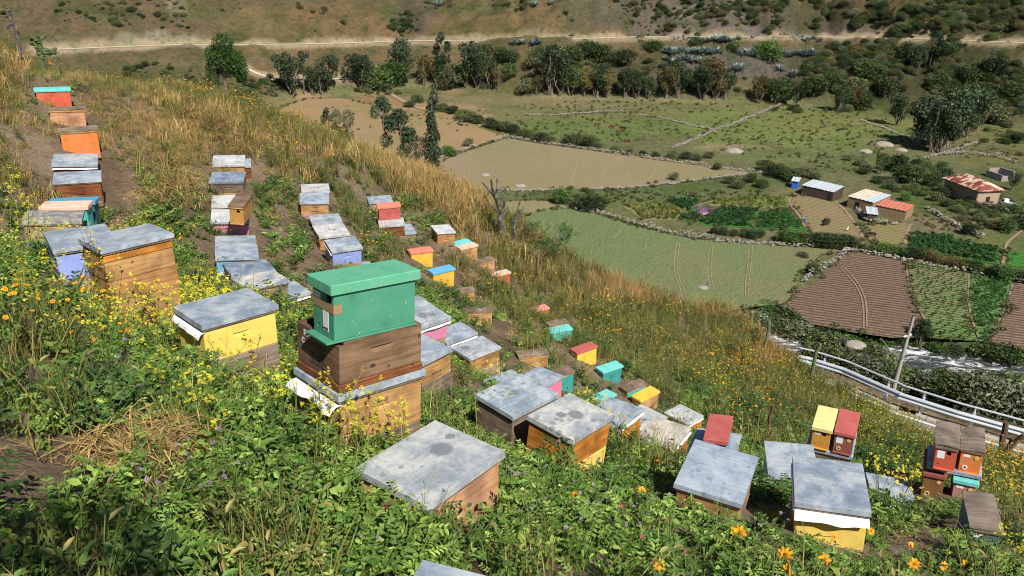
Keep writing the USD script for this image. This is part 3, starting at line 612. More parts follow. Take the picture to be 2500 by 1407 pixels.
plain('hide_dark', c3('#2c221d'), var=.15)
plain('cloth_blue', c3('#2f62b8'), var=.1)
plain('cloth_white', c3('#dedbd2'), var=.05)
plain('skin', c3('#8a5a3c'), var=.05)
plain('stake', c3('#5d4a3c'), var=.3, scale=9.0)
plain('stake_green', c3('#5c6a4a'), var=.3, scale=9.0)
plain('flower_pink', c3('#b07fae'), var=.3, scale=1.5)
mat('roof_rust', {'tc': ('texture_coordinate', {}), 'm': ('mapping', {'scale': (.7, .35, 1)}), 'n': ('noise_texture', {'scale': 1.0, 'detail': 3.0, 'distortion': .6}), 'r': ('rgb_ramp', {'ramp': [(.36, c3('#6d3226')), (.49, c3('#86473a')), (.54, c3('#b9a187')), (.66, c3('#c9b79d'))], 'interpolate': True}), 'p': ('principled_bsdf', {'roughness': .75})},
    [('tc.object', 'm.vector'), ('m.vector', 'n.vector'), ('n.fac', 'r.fac'), ('r.color', 'p.base_color')])
mat('water', {'g': ('geometry', {}), 'm': ('mapping', {'scale': (.28, .62, 1)}), 'n': ('noise_texture', {'scale': 1.0, 'detail': 6.0, 'roughness': .7, 'distortion': 1.0}), 'r': ('rgb_ramp', {'ramp': [(.0, (.045, .05, .045)), (.50, (.045, .05, .045)), (.57, (.36, .37, .37)), (.65, (.74, .75, .76))]}),
              'rr': ('rgb_ramp', {'ramp': [(.5, (.12, .12, .12)), (.6, (.7, .7, .7))]}), 'bp': ('bump', {'strength': .7, 'distance': .6}), 'p': ('principled_bsdf', {'roughness': .2})},
    [('g.position', 'm.vector'), ('m.vector', 'n.vector'), ('n.fac', 'r.fac'), ('r.color', 'p.base_color'), ('n.fac', 'rr.fac'), ('rr.color', 'p.roughness'), ('n.fac', 'bp.height'), ('bp.normal', 'p.normal')])
# ---------------------------------------------------------------- the ground: near hillside (fine) and the valley with the mountain (coarse)
def grid(xs, ys):
    X, Y = np.meshgrid(xs, ys); nx, ny = len(xs), len(ys)
    i = np.arange(nx * ny).reshape(ny, nx)
    q = np.stack([i[:-1, :-1], i[:-1, 1:], i[1:, 1:], i[1:, :-1]], -1).reshape(-1, 4)
    return X, Y, q


X, Y, Q = grid(np.arange(-14, 24.01, .16), np.arange(-3, 34.01, .16))
Zn = height(X, Y)
Zn = Zn + .05 * (meshkit.fbm(np.stack([X * 1.6, Y * 1.6, 0 * X], -1), 4, 2) - .5) + .03 * (meshkit.noise(np.stack([X * 7, Y * 7, 0 * X], -1), 9) - .5)
dr, _ = poly_dist(X.ravel(), Y.ravel(), road_pts); dr = dr.reshape(X.shape)
Zn = np.where(dr < 3.6, ROADZ - .06, Zn)
NV = np.stack([X, Y, Zn], -1).reshape(-1, 3)
mesh('hillside', (NV, Q), 'soil', smooth=True, kind='structure')

# cover of the far land, place by place: pixel, radii, colour, how full
C = c3
LAND = [
 # mountain
 (350, 40, 420, 70, '#7d6850', .8), (850, 60, 280, 60, '#8a6f4b', .9), (1250, 50, 220, 55, '#86704a', .9), (620, 60, 90, 60, '#86754a', .8), (1010, 40, 60, 50, '#6f6252', .8), (1400, 40, 30, 80, '#776a58', .8),
 (1650, 45, 260, 55, '#75695f', .9), (1850, 40, 200, 50, '#6d625a', .9), (1750, 75, 120, 22, '#8a7c74', .8), (2000, 55, 90, 30, '#6b625f', .8), (1560, 60, 60, 30, '#7e7064', .7), (1690, 30, 40, 40, '#8d8078', .9), (1460, 20, 30, 40, '#807263', .7), (1820, 20, 50, 30, '#857a74', .8), (1960, 75, 70, 12, '#8a7c70', .8), (2230, 30, 60, 20, '#7b6e62', .7), (2100, 110, 50, 14, '#7d6c5c', .7), (2100, 40, 240, 60, '#6a5a42', .7), (2350, 60, 200, 120, '#4f5138', .8), (2450, 20, 120, 60, '#55482f', .6), (2180, 20, 120, 30, '#7a5f3c', .6),
 (140, 110, 120, 25, '#96806c', .7), (230, 105, 40, 28, '#a88c78', .8), (310, 98, 35, 25, '#a89b80', .9), (385, 98, 45, 25, '#a99c82', .9), (460, 98, 30, 20, '#a89a82', .9), (430, 15, 22, 22, '#a3967a', .8),
 (1300, 77, 70, 10, '#a08c72', .9), (1160, 90, 60, 8, '#a2907a', .8), (960, 100, 60, 6, '#a2937c', .6), (1740, 60, 55, 30, '#85756a', .8), (2130, 75, 60, 25, '#7a6b62', .8), (2260, 55, 40, 30, '#a08f78', .9), (2210, 75, 70, 22, '#82705e', .7), (2050, 80, 40, 20, '#6c5e58', .7),
 (1180, 20, 90, 20, '#6c7040', .6), (960, 30, 40, 30, '#66703f', .6), (220, 20, 120, 20, '#646a3e', .5), (250, 50, 60, 20, '#6a6f40', .5), (500, 30, 80, 25, '#70703f', .5), (1420, 25, 60, 25, '#5f6540', .5),
 (800, 150, 320, 45, '#8a7350', .8), (1150, 140, 200, 40, '#85704d', .8), (500, 160, 220, 40, '#86744f', .7), (350, 190, 200, 40, '#64663f', .7), (1500, 170, 220, 60, '#645c3f', .7), (1800, 150, 230, 50, '#736864', .9), (1640, 180, 70, 60, '#6f6560', .7),
 (2050, 190, 150, 80, '#585838', .8), (2300, 220, 260, 80, '#4a4c30', .8), (2100, 140, 100, 40, '#66603c', .6), (1300, 215, 200, 25, '#6c6340', .6), (1600, 225, 300, 20, '#56553a', .6), (2150, 260, 160, 25, '#50572f', .8), (2420, 270, 120, 25, '#5c5038', .6),
 # valley floor
 (1300, 245, 200, 14, '#8c7d58', .8), (1500, 255, 300, 14, '#8a7e58', .7), (1750, 262, 250, 18, '#7d784a', .8), (1400, 310, 230, 45, '#6a7d3f', .9), (1600, 300, 220, 40, '#6f7e42', .8), (1500, 280, 300, 20, '#7d7a4a', .5),
 (1950, 320, 300, 55, '#778642', .9), (2000, 300, 220, 25, '#7f7c42', .6), (1820, 365, 120, 14, '#9a8767', .9), (1950, 380, 250, 25, '#6d7846', .8), (2150, 350, 100, 30, '#767b48', .7), (2100, 400, 150, 25, '#66703f', .8), (2400, 330, 120, 22, '#77753f', .8), (2420, 385, 120, 20, '#7b763f', .8),
 (1250, 285, 80, 20, '#7d7a4a', .6), (1150, 245, 90, 14, '#857a50', .8), (930, 290, 300, 70, '#a3865f', .95), (900, 250, 130, 14, '#a07a52', .8), (800, 245, 90, 10, '#997b58', .7), (620, 270, 70, 25, '#6a6c3f', .8),
 (1500, 475, 420, 26, '#627340', .9), (1750, 450, 200, 22, '#5d6d3c', .8), (1450, 500, 200, 20, '#66743c', .6), (1600, 525, 220, 25, '#7c7850', .7), (2000, 500, 150, 60, '#857656', .7), (2300, 480, 250, 60, '#5d6a38', .8), (2250, 550, 150, 25, '#82725a', .8), (2400, 590, 160, 40, '#64703c', .7),
 (2450, 450, 80, 60, '#5a6534', .7), (2200, 450, 90, 30, '#566a33', .7), (2100, 610, 100, 14, '#8c7860', .7), (1250, 480, 60, 20, '#607042', .6), (2050, 605, 40, 10, '#8a765e', .7), (1900, 580, 250, 16, '#7d7458', .6), (2330, 655, 200, 16, '#69703f', .7),
 # river bank and the slope above it
 (2000, 850, 200, 60, '#56683a', .9), (2250, 870, 300, 45, '#546738', .9), (2450, 900, 120, 60, '#52653a', .9), (2100, 900, 120, 30, '#5c6a3c', .7), (2300, 960, 250, 60, '#545f3a', .8), (1900, 790, 100, 40, '#567034', .8),
]


def land_colour(P):
    n = len(P)
    nz = meshkit.fbm(np.stack([P[:, 0] / 14, P[:, 1] / 14, P[:, 2] * 0], -1), 5, 21)
    nz2 = meshkit.fbm(np.stack([P[:, 0] / 5, P[:, 1] / 5, P[:, 2] * 0 + 7], -1), 4, 33)
    hi = ss(P[:, 2], VALLEY + .5, VALLEY + 8)
    col = np.array(C('#6f7148'))[None] * (1 - hi[:, None]) + np.array(C('#7a6a49'))[None] * hi[:, None]
    uv, zc = project(P)
    ok = (P @ FW) > 5
    for px, py, rx, ry, h, a in LAND:
        e = np.hypot((uv[:, 0] - px) / rx, (uv[:, 1] - py) / ry) + .9 * (nz - .5) + .5 * (nz2 - .5)
        w = a * (1 - ss(e, .62, 1.08)) * ok
        col = col * (1 - w[:, None]) + np.array(C(h))[None] * w[:, None]
    g = ss(nz2, .56, .70) * hi * .55                                     # green tufts on the mountain
    col = col * (1 - g[:, None]) + np.array(C('#54602f'))[None] * g[:, None]
    col = col * .8 + .2 * col.mean(1, keepdims=True) * np.array([1.04, 1.0, .93])
    return col * (.76 - .24 * hi[:, None])



# the pale road and a side track cut across the mountainside: their lines, smoothed, into which the ground is graded
def bench(px):
    P = hit([p[0] for p in px], [p[1] for p in px]); L = LineString(P); n = 160; s_ = np.linspace(0, L.length, n); c = np.array([L.interpolate(t).coords[0] for t in s_])
    for k, w_ in ((0, 13), (1, 17), (2, 25)): c[:, k] = np.convolve(np.pad(c[:, k], w_ // 2, 'edge'), np.ones(w_) / w_, 'valid')
    return c


BENCH = [bench([(60, 128), (120, 124), (300, 112), (420, 108), (560, 107), (640, 110), (720, 113), (850, 105), (930, 101), (1000, 103), (1150, 99), (1400, 94), (1600, 91), (1750, 88), (1900, 90), (2050, 92), (2200, 94), (2350, 97), (2480, 104), (2560, 108)]), bench([(600, 165), (625, 180), (660, 190), (720, 194), (800, 194), (870, 192)])]


def graded(x, y, z):
    tan_ = np.zeros(z.shape)
    for c in BENCH:
        m = (x > c[:, 0].min() - 12) & (x < c[:, 0].max() + 12) & (y > c[:, 1].min() - 14) & (y < c[:, 1].max() + 14)
        d, par = poly_dist(x[m], y[m], c[:, :2]); rzv = np.interp(par, np.arange(len(c)), c[:, 2]); e = np.maximum(d - 1.9, 0)
        zz = np.clip(z[m], rzv - .8 * e, rzv + 1.1 * e); far_ = e > 9; z[m] = np.where(far_, z[m], zz)
        tan_[m] = np.maximum(tan_[m], (1 - ss(d, 2.2, 4.6)) * (zz < z[m] + 9))
    return z, tan_


xs = np.unique(np.concatenate([np.arange(-420, -200, 5.0), np.arange(-200, 230, 1.5), np.arange(230, 460, 5.0)]))
ys = np.unique(np.concatenate([np.arange(-80, 21, 4.0), np.arange(21, 440, 1.5), np.arange(440, 760, 8.0)]))
X, Y, Q = grid(xs, ys)
Z = height(X, Y)
FV = np.stack([X, Y, Z], -1).reshape(-1, 3)
FV[:, 2], road_tan = graded(FV[:, 0], FV[:, 1], FV[:, 2].copy())
innear = (FV[:, 0] > -13.5) & (FV[:, 0] < 23.5) & (FV[:, 1] > -2.5) & (FV[:, 1] < 33.5)
FV[innear, 2] -= .3
Q = Q[~innear[Q].all(1)]
used = np.unique(Q); remap = np.full(len(FV), -1); remap[used] = np.arange(len(used))
FV = FV[used]; Q = remap[Q]
lc = land_colour(FV); rt_ = road_tan[used][:, None] * .75; lc = lc * (1 - rt_) + np.array(C('#a3927a')) * .85 * rt_
mesh('valley_terrain', (FV, Q), 'land', smooth=True, cd=lc, kind='structure')

# ---------------------------------------------------------------- fields, each a thin sheet of its own on the valley floor
lift = [0.0]; lift2 = [0.0]; EDGES = []


def sheet(name, px, m, dens=0, **kw):
    P = floor_at([p[0] for p in px], [p[1] for p in px])
    g = Polygon(P[:, :2]).buffer(0)
    g = g.buffer(1.2).buffer(-1.2)
    lift[0] += .004
    EDGES.append(g)
    v, f = trimesh.creation.triangulate_polygon(g, engine='earcut') if g.geom_type == 'Polygon' else trimesh.creation.triangulate_polygon(max(g.geoms, key=lambda q: q.area), engine='earcut')
    v = np.column_stack([v, np.full(len(v), VALLEY + .05 + lift[0])])
    return mesh(name, (v, f), m, kind='structure', **kw)


def ang_px(a, b):
    P = floor_at([a[0], b[0]], [a[1], b[1]]); d = P[1] - P[0]; return math.atan2(d[1], d[0])


field_mat('f_fallow', C('#8e7658'), C('#7f7250'), .4, ang_px((700, 300), (1000, 300)), 2.5, .03, .05)
field_mat('f_young', C('#8a7562'), C('#7a7454'), .6, ang_px((1200, 420), (1300, 425)), 1.2, .02, .1)
field_mat('f_lower', C('#7c6c57'), C('#64704a'), .9, ang_px((1600, 650), (1800, 668)), 1.3, .025, .16)
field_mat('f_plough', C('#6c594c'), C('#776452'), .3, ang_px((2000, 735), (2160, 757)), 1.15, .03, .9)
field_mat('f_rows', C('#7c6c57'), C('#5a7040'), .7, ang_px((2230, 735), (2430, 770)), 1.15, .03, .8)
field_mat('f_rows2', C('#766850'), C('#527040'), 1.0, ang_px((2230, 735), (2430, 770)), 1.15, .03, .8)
field_mat('f_green', C('#4d6a34'), C('#3b6a2e'), 1.0, ang_px((1720, 545), (1860, 552)), 1.4, .05, .9)
field_mat('f_green2', C('#5f6c40'), C('#3f7030'), 1.2, ang_px((2220, 590), (2420, 625)), 1.2, .05, .9)
field_mat('f_stubble', C('#857058'), C('#75724a'), .55, ang_px((1960, 530), (2060, 545)), 1.2, .08, .7)
field_mat('f_weedy', C('#857a58'), C('#6a7442'), .8, 0.3, 1.5, .06, .1)
sheet('fallow_field', [(690, 262), (745, 243), (830, 240), (930, 262), (1000, 283), (1110, 294), (1120, 306), (1165, 312), (1240, 336), (1170, 358), (1100, 378), (1050, 420), (900, 420), (700, 360), (640, 320)], 'f_fallow')
sheet('young_field', [(1240, 338), (1320, 352), (1500, 374), (1640, 392), (1750, 408), (1862, 422), (1720, 440), (1560, 456), (1400, 464), (1290, 466), (1180, 470), (1000, 460), (1050, 405), (1120, 378), (1185, 355)], 'f_young')
sheet('bare_field', [(1240, 492), (1330, 490), (1410, 506), (1350, 512), (1290, 520), (1200, 520)], 'f_young')
sheet('lower_field', [(1290, 520), (1350, 512), (1415, 508), (1480, 530), (1570, 558), (1700, 586), (1850, 592), (1960, 600), (2052, 606), (1990, 640), (1955, 668), (1935, 720), (1920, 752), (1880, 745), (1700, 770), (1500, 720), (1250, 600)], 'f_lower')
sheet('ploughed_field', [(2080, 616), (2140, 625), (2215, 641), (2222, 715), (2250, 785), (2262, 824), (2180, 826), (2080, 812), (1980, 792), (1922, 754), (1938, 712), (1985, 698), (2018, 660), (2055, 632)], 'f_plough')
sheet('row_crop_field', [(2217, 641), (2300, 657), (2368, 668), (2362, 740), (2372, 800), (2388, 834), (2264, 826), (2253, 785), (2225, 715)], 'f_rows')
sheet('row_crop_field', [(2371, 668), (2470, 689), (2452, 755), (2412, 838), (2391, 835), (2374, 800), (2365, 740)], 'f_rows2')
sheet('bare_field', [(2476, 690), (2560, 705), (2560, 870), (2480, 852), (2416, 838), (2456, 757)], 'f_plough')
sheet('green_crop_field', [(1763, 508), (1862, 514), (1846, 530), (1826, 558), (1700, 549)], 'f_green')
sheet('green_crop_field', [(1868, 514), (1930, 516), (1967, 562), (1900, 563), (1830, 558), (1850, 532)], 'f_green')
sheet('green_crop_field', [(1650, 532), (1680, 520), (1724, 530), (1692, 548)], 'f_green')
sheet('green_crop_field', [(1640, 488), (1705, 490), (1712, 503), (1685, 518), (1617, 496)], 'f_green')
sheet('crop_strip', [(1690, 516), (1715, 507), (1746, 518), (1725, 528)], 'flower_pink')
sheet('weedy_plot', [(1720, 505), (1750, 492), (1860, 478), (1925, 480), (1925, 512), (1760, 504)], 'f_weedy')
sheet('weedy_plot', [(1520, 505), (1612, 498), (1680, 520), (1648, 540), (1570, 540)], 'f_weedy')
sheet('stubble_field', [(1938, 478), (2030, 484), (2062, 520), (2100, 560), (2108, 588), (2075, 598), (1985, 572), (1968, 548), (1955, 520), (1930, 498)], 'f_stubble')
sheet('stubble_field', [(2112, 552), (2210, 545), (2222, 560), (2216, 598), (2130, 600), (2118, 580)], 'f_stubble')
sheet('green_crop_field', [(2222, 572), (2300, 580), (2440, 612), (2436, 648), (2330, 628), (2216, 606)], 'f_green2')
sheet('green_crop_field', [(2462, 612), (2560, 625), (2560, 662), (2458, 650)], 'f_green2')


def ribbon(name, px, width, m, z=None, lift_by=.05, smooth=False, **kw):
    """A thin strip along a line of pixels on the valley floor (or on given points)."""
    P = px if np.shape(px)[1] == 3 else (floor_at([p[0] for p in px], [p[1] for p in px]) if z is None else at_z(np.array([p[0] for p in px], float), np.array([p[1] for p in px], float), z))
    L = LineString(P[:, :2]); n = max(int(L.length / max(width * 1.5, 2.0)), 3)
    s = np.linspace(0, L.length, n); c = np.array([L.interpolate(t).coords[0] for t in s])
    k = 5
    c = np.stack([np.convolve(np.pad(c[:, i], k // 2, 'edge'), np.ones(k) / k, 'valid') for i in (0, 1)], 1)
    t = np.gradient(c, axis=0); t /= np.linalg.norm(t, axis=1, keepdims=True); nrm = np.stack([-t[:, 1], t[:, 0]], 1)
    w = width * (1 + .25 * np.sin(s * .9 + 1) * .6)
    l, r = c + nrm * w[:, None] / 2, c - nrm * w[:, None] / 2
    lift2[0] += .002
    zz = np.interp(s, [0, L.length], [P[0, 2], P[-1, 2]]) if np.ptp(P[:, 2]) > .5 else np.full(n, P[0, 2])
    v = np.vstack([np.column_stack([l, zz]), np.column_stack([r, zz])]); v[:, 2] += .14 + lift2[0]
    i = np.arange(n - 1); f = np.vstack([np.stack([i, i + n, i + 1], 1), np.stack([i + 1, i + n, i + n + 1], 1)])
    return mesh(name, (v, f), m, kind='structure', **kw)


for pts in ([(1320, 352), (1340, 390), (1352, 430), (1358, 455)], [(1325, 352), (1347, 390), (1362, 430), (1368, 455)], [(1405, 370), (1412, 395), (1400, 430), (1390, 450)], [(1285, 350), (1270, 372), (1215, 400), (1196, 425)], [(1482, 378), (1482, 410), (1462, 440)], [(1530, 392), (1537, 415), (1518, 445)],
            [(1602, 405), (1598, 420), (1580, 442)], [(1268, 416), (1262, 432), (1264, 445), (1272, 462)], [(1745, 410), (1742, 430)], [(1150, 405), (1143, 425), (1144, 440)]):
    ribbon('field_track', pts, .14, 'track', lift_by=.05)
for pts in ([(1652, 590), (1644, 650), (1650, 690), (1668, 720)], [(1660, 590), (1652, 650), (1658, 690), (1678, 722)], [(1733, 595), (1727, 650), (1728, 690), (1738, 715)], [(1741, 595), (1735, 650), (1736, 690), (1746, 716)], [(1829, 597), (1824, 650), (1818, 700), (1820, 735)], [(1838, 597), (1833, 650), (1826, 700), (1828, 735)],
            [(1530, 545), (1515, 565), (1492, 590)], [(1578, 590), (1575, 620)]):
    ribbon('field_track', pts, .14, 'track', lift_by=.05)
for pts in ([(2045, 650), (2075, 678), (2098, 710), (2108, 745), (2108, 808)], [(2052, 648), (2083, 676), (2106, 710), (2116, 745), (2115, 808)], [(2212, 642), (2216, 690), (2232, 740), (2262, 790)], [(2366, 668), (2362, 740), (2374, 790), (2392, 835)], [(2474, 690), (2452, 758), (2412, 838)], [(1950, 700), (1930, 725), (1922, 752)]):
    ribbon('field_track', pts, .28, 'dirtpath', lift_by=.05)
ribbon('dirt_path', [(2032, 488), (2060, 510), (2085, 545), (2105, 575), (2112, 598), (2085, 610)], .8, 'dirtpath', lift_by=.06)
ribbon('dirt_path', [(1945, 470), (1925, 485), (1925, 500), (1950, 525), (1968, 560)], .6, 'dirtpath', lift_by=.06)
ribbon('dirt_path', [(2222, 545), (2215, 570), (2208, 600)], .7, 'dirtpath', lift_by=.06)
ribbon('dirt_path', [(2500, 560), (2450, 600), (2455, 620), (2445, 650)], .6, 'dirtpath', lift_by=.06)
ribbon('dirt_path', [(1560, 545), (1620, 528), (1712, 500), (1800, 478)], .6, 'dirtpath', lift_by=.06)
ribbon('dirt_path', [(940, 222), (975, 243), (1010, 262), (1050, 272)], 1.8, 'track', lift_by=.06)

# the river
L = LineString(river_pts); s = np.linspace(0, L.length, 60); c = np.array([L.interpolate(t).coords[0] for t in s])
t = np.gradient(c, axis=0); t /= np.linalg.norm(t, axis=1, keepdims=True); nr = np.stack([-t[:, 1], t[:, 0]], 1)
v = np.vstack([np.column_stack([c + nr * k, np.full(60, VALLEY - 1.9 + .12 * math.sin(k))]) for k in np.linspace(-9, 9, 13)])
f = [(k * 60 + i, k * 60 + i + 1, (k + 1) * 60 + i + 1, (k + 1) * 60 + i) for k in range(12) for i in range(59)]
vz = meshkit.fbm(np.column_stack([v[:, :2] / 2.2, v[:, 2] * 0]), 3, 4); v[:, 2] += .5 * (vz - .5)
mesh('river', (v, np.array(f)[:, ::-1]), 'water', smooth=True, kind='structure')

# the road under the slope, its edge lines and the kerb
def road_strip(o0, o1, z, name, m, **kw):
    L = LineString(road_pts[4:]); s = np.linspace(0, L.length, 80); c = np.array([L.interpolate(t).coords[0] for t in s])
    t = np.gradient(c, axis=0); t /= np.linalg.norm(t, axis=1, keepdims=True); nr = np.stack([-t[:, 1], t[:, 0]], 1)
    v = np.vstack([np.column_stack([c + nr * o0, np.full(80, z)]), np.column_stack([c + nr * o1, np.full(80, z)])])
    i = np.arange(79); f = np.vstack([np.stack([i, i + 1, i + 80], 1), np.stack([i + 1, i + 81, i + 80], 1)])
    if o1 > o0: f = f[:, ::-1]
    return mesh(name, (v, f), m, kind='structure', **kw)


road_strip(-2.9, 2.75, ROADZ, 'road', 'asphalt')
road_strip(-2.45, -2.33, ROADZ + .004, 'road_marking', 'roadpaint')
road_strip(2.30, 2.42, ROADZ + .004, 'road_marking', 'roadpaint')
road_strip(-.06, .06, ROADZ + .004, 'road_marking', 'roadpaint')


for c, w_, nm in ((BENCH[0], 2.6, 'mountain_road'), (BENCH[1], 2.0, 'mountain_track')):
    d = np.gradient(c[:, :2], axis=0); d /= np.linalg.norm(d, axis=1, keepdims=True); nr = np.stack([-d[:, 1], d[:, 0]], 1); n = len(c); zz = c[:, 2] + .12
    v = np.vstack([np.column_stack([c[:, :2] + nr * w_ / 2, zz]), np.column_stack([c[:, :2] - nr * w_ / 2, zz])]); i = np.arange(n - 1)
    mesh(nm, (v, np.vstack([np.stack([i, i + n, i + 1], 1), np.stack([i + 1, i + n, i + n + 1], 1)])), 'roadpale', kind='structure')
# ---------------------------------------------------------------- the hives
def hold(w, z, y, s=1):
    """the scooped hand hold cut into a face at y (outward -y): a wedge, deepest at its top"""
    pts = []
    for x in np.linspace(-w / 2, w / 2, 7):
        k = 1 - (2 * x / w) ** 4
        pts += [(x, y - .002, z + .011), (x, y - .002, z - .006 - .022 * k), (x, y + .003 + .016 * k, z + .011), (x, y - .03, z + .011), (x, y - .03, z - .03)]
    return m3.Manifold.hull_points(np.array(pts))


def place_text(txt, h, M, t):
    g = arr(meshkit.text_mesh(txt, h, .0012, True))
    g = (g[0] - np.array([(g[0][:, 0].min() + g[0][:, 0].max()) / 2, 0, 0]), g[1])
    return tf(g, M, t)


FRONT = np.array([[1, 0, 0], [0, 0, -1], [0, 1, 0.]])                   # text in xy -> on the face that looks along -y
LEFT = np.array([[0, 0, -1], [-1, 0, 0], [0, 1, 0.]])                   # -> on the face that looks along -x


def box_mesh(L, W, z0, z1, hand, y_hold=True):
    g = cbox(-L / 2, L / 2, -W / 2, W / 2, z0, z1, .0035)
    if not hand: return g
    b = man(g); zc = z1 - (z1 - z0) * .33
    b = b - hold(.13, zc, -W / 2) - man(tf(arr(hold(.13, zc, -L / 2)), rz(-math.pi / 2)))
    return arr(b)


def cover_mesh(L, W, z, rs):
    """sheet metal telescoping cover: slightly dished and dented top, folded rim"""
    n = 13
    xs, ys = np.linspace(-L / 2, L / 2, n), np.linspace(-W / 2, W / 2, n)
    X, Y = np.meshgrid(xs, ys)
    o = rs.uniform(0, 50, 3)
    d = .0045 * (meshkit.fbm(np.stack([X * 7 + o[0], Y * 7 + o[1], 0 * X + o[2]], -1), 3, 4) - .5)
    e = np.minimum(L / 2 - np.abs(X), W / 2 - np.abs(Y))
    Z = z + d * ss(e, 0, .05) - .003 * (1 - ss(e, 0, .012))
    v = np.stack([X, Y, Z], -1).reshape(-1, 3); i = np.arange(n * n).reshape(n, n)
    f = [np.stack([i[:-1, :-1], i[:-1, 1:], i[1:, 1:], i[1:, :-1]], -1).reshape(-1, 4)]
    ring = np.concatenate([i[0, :-1], i[:-1, -1], i[-1, :0:-1], i[:0:-1, 0]])
    low = v[ring].copy(); low[:, 2] = z - .038 + .003 * rs.standard_normal(len(ring)).cumsum() * .15
    low[:, :2] *= 1.006
    base = len(v); v = np.vstack([v, low]); k = np.arange(len(ring)); k2 = (k + 1) % len(ring)
    f.append(np.stack([ring[k], base + k, base + k2, ring[k2]], 1))
    q = np.vstack(f)
    # inside the rim, so that the cover is closed from below
    c0 = len(v); v = np.vstack([v, [[0, 0, z - .03]]])
    tri = np.vstack([q[:, [0, 1, 2]], q[:, [0, 2, 3]], np.stack([base + k2, base + k, np.full(len(k), c0)], 1)])
    return v, tri


def board_mesh(L, W, z0, z1, warp, rs):
    """a wooden cover board, a little warped, with split ends"""
    n = 9
    xs, ys = np.linspace(-L / 2, L / 2, n), np.linspace(-W / 2, W / 2, n)
    X, Y = np.meshgrid(xs, ys)
    ph = rs.uniform(0, 6)
    B = warp * (np.sin(X / L * 3.0 + ph) * .6 + (Y / W) ** 2 * 1.6 * (1 if rs.random() < .5 else -.6) + .5 * (X * Y) / (L * W))
    ex = 1 + warp * .8 * (meshkit.noise(np.stack([X * 9, Y * 30, 0 * X + ph], -1), 3) - .5) * (np.abs(X) > L * .49)
    t = np.stack([X * ex, Y, z1 + B], -1).reshape(-1, 3); b = np.stack([X * ex, Y, z0 + B * .8], -1).reshape(-1, 3)
    i = np.arange(n * n).reshape(n, n); q = np.stack([i[:-1, :-1], i[:-1, 1:], i[1:, 1:], i[1:, :-1]], -1).reshape(-1, 4)
    ring = np.concatenate([i[0, :-1], i[:-1, -1], i[-1, :0:-1], i[:0:-1, 0]]); r2 = np.roll(ring, -1)
    return np.vstack([t, b]), np.vstack([q, q[:, ::-1] + n * n, np.stack([ring, ring + n * n, r2 + n * n, r2], 1)])


def white_sheet(L, W, z, side, out, rs):
    """a thin white liner sticking out under the cover on the near (-y) or left (-x) side"""
    n = 15
    u = np.linspace(-.5, .5, n)
    edge = out * (.35 + .8 * meshkit.noise(np.stack([u * 5 + rs.uniform(0, 9), 0 * u, 0 * u], -1), 2))
    rows = []
    for k, (o, dz) in enumerate(((-.03, 0), (.25, -.003), (.65, -.012), (1.0, -.03))):
        s = np.where(o < 0, -.02, o * edge)
        if side == 'y': rows.append(np.stack([u * L * .98, -W / 2 - s, np.full(n, z + dz * (1 if out > .03 else .25)) - .004 * (o > .5) * (1 + np.sin(u * 9))], 1))
        else: rows.append(np.stack([-L / 2 - s, u * W * .98, np.full(n, z + dz * (1 if out > .03 else .25)) - .004 * (o > .5) * (1 + np.sin(u * 9))], 1))
    v = np.vstack(rows); i = np.arange(4 * n).reshape(4, n)
    q = np.stack([i[:-1, :-1], i[:-1, 1:], i[1:, 1:], i[1:, :-1]], -1).reshape(-1, 4)
    v2 = v - np.array([0, 0, .0025])
    return np.vstack([v, v2]), np.vstack([q, q[:, ::-1] + len(v)])


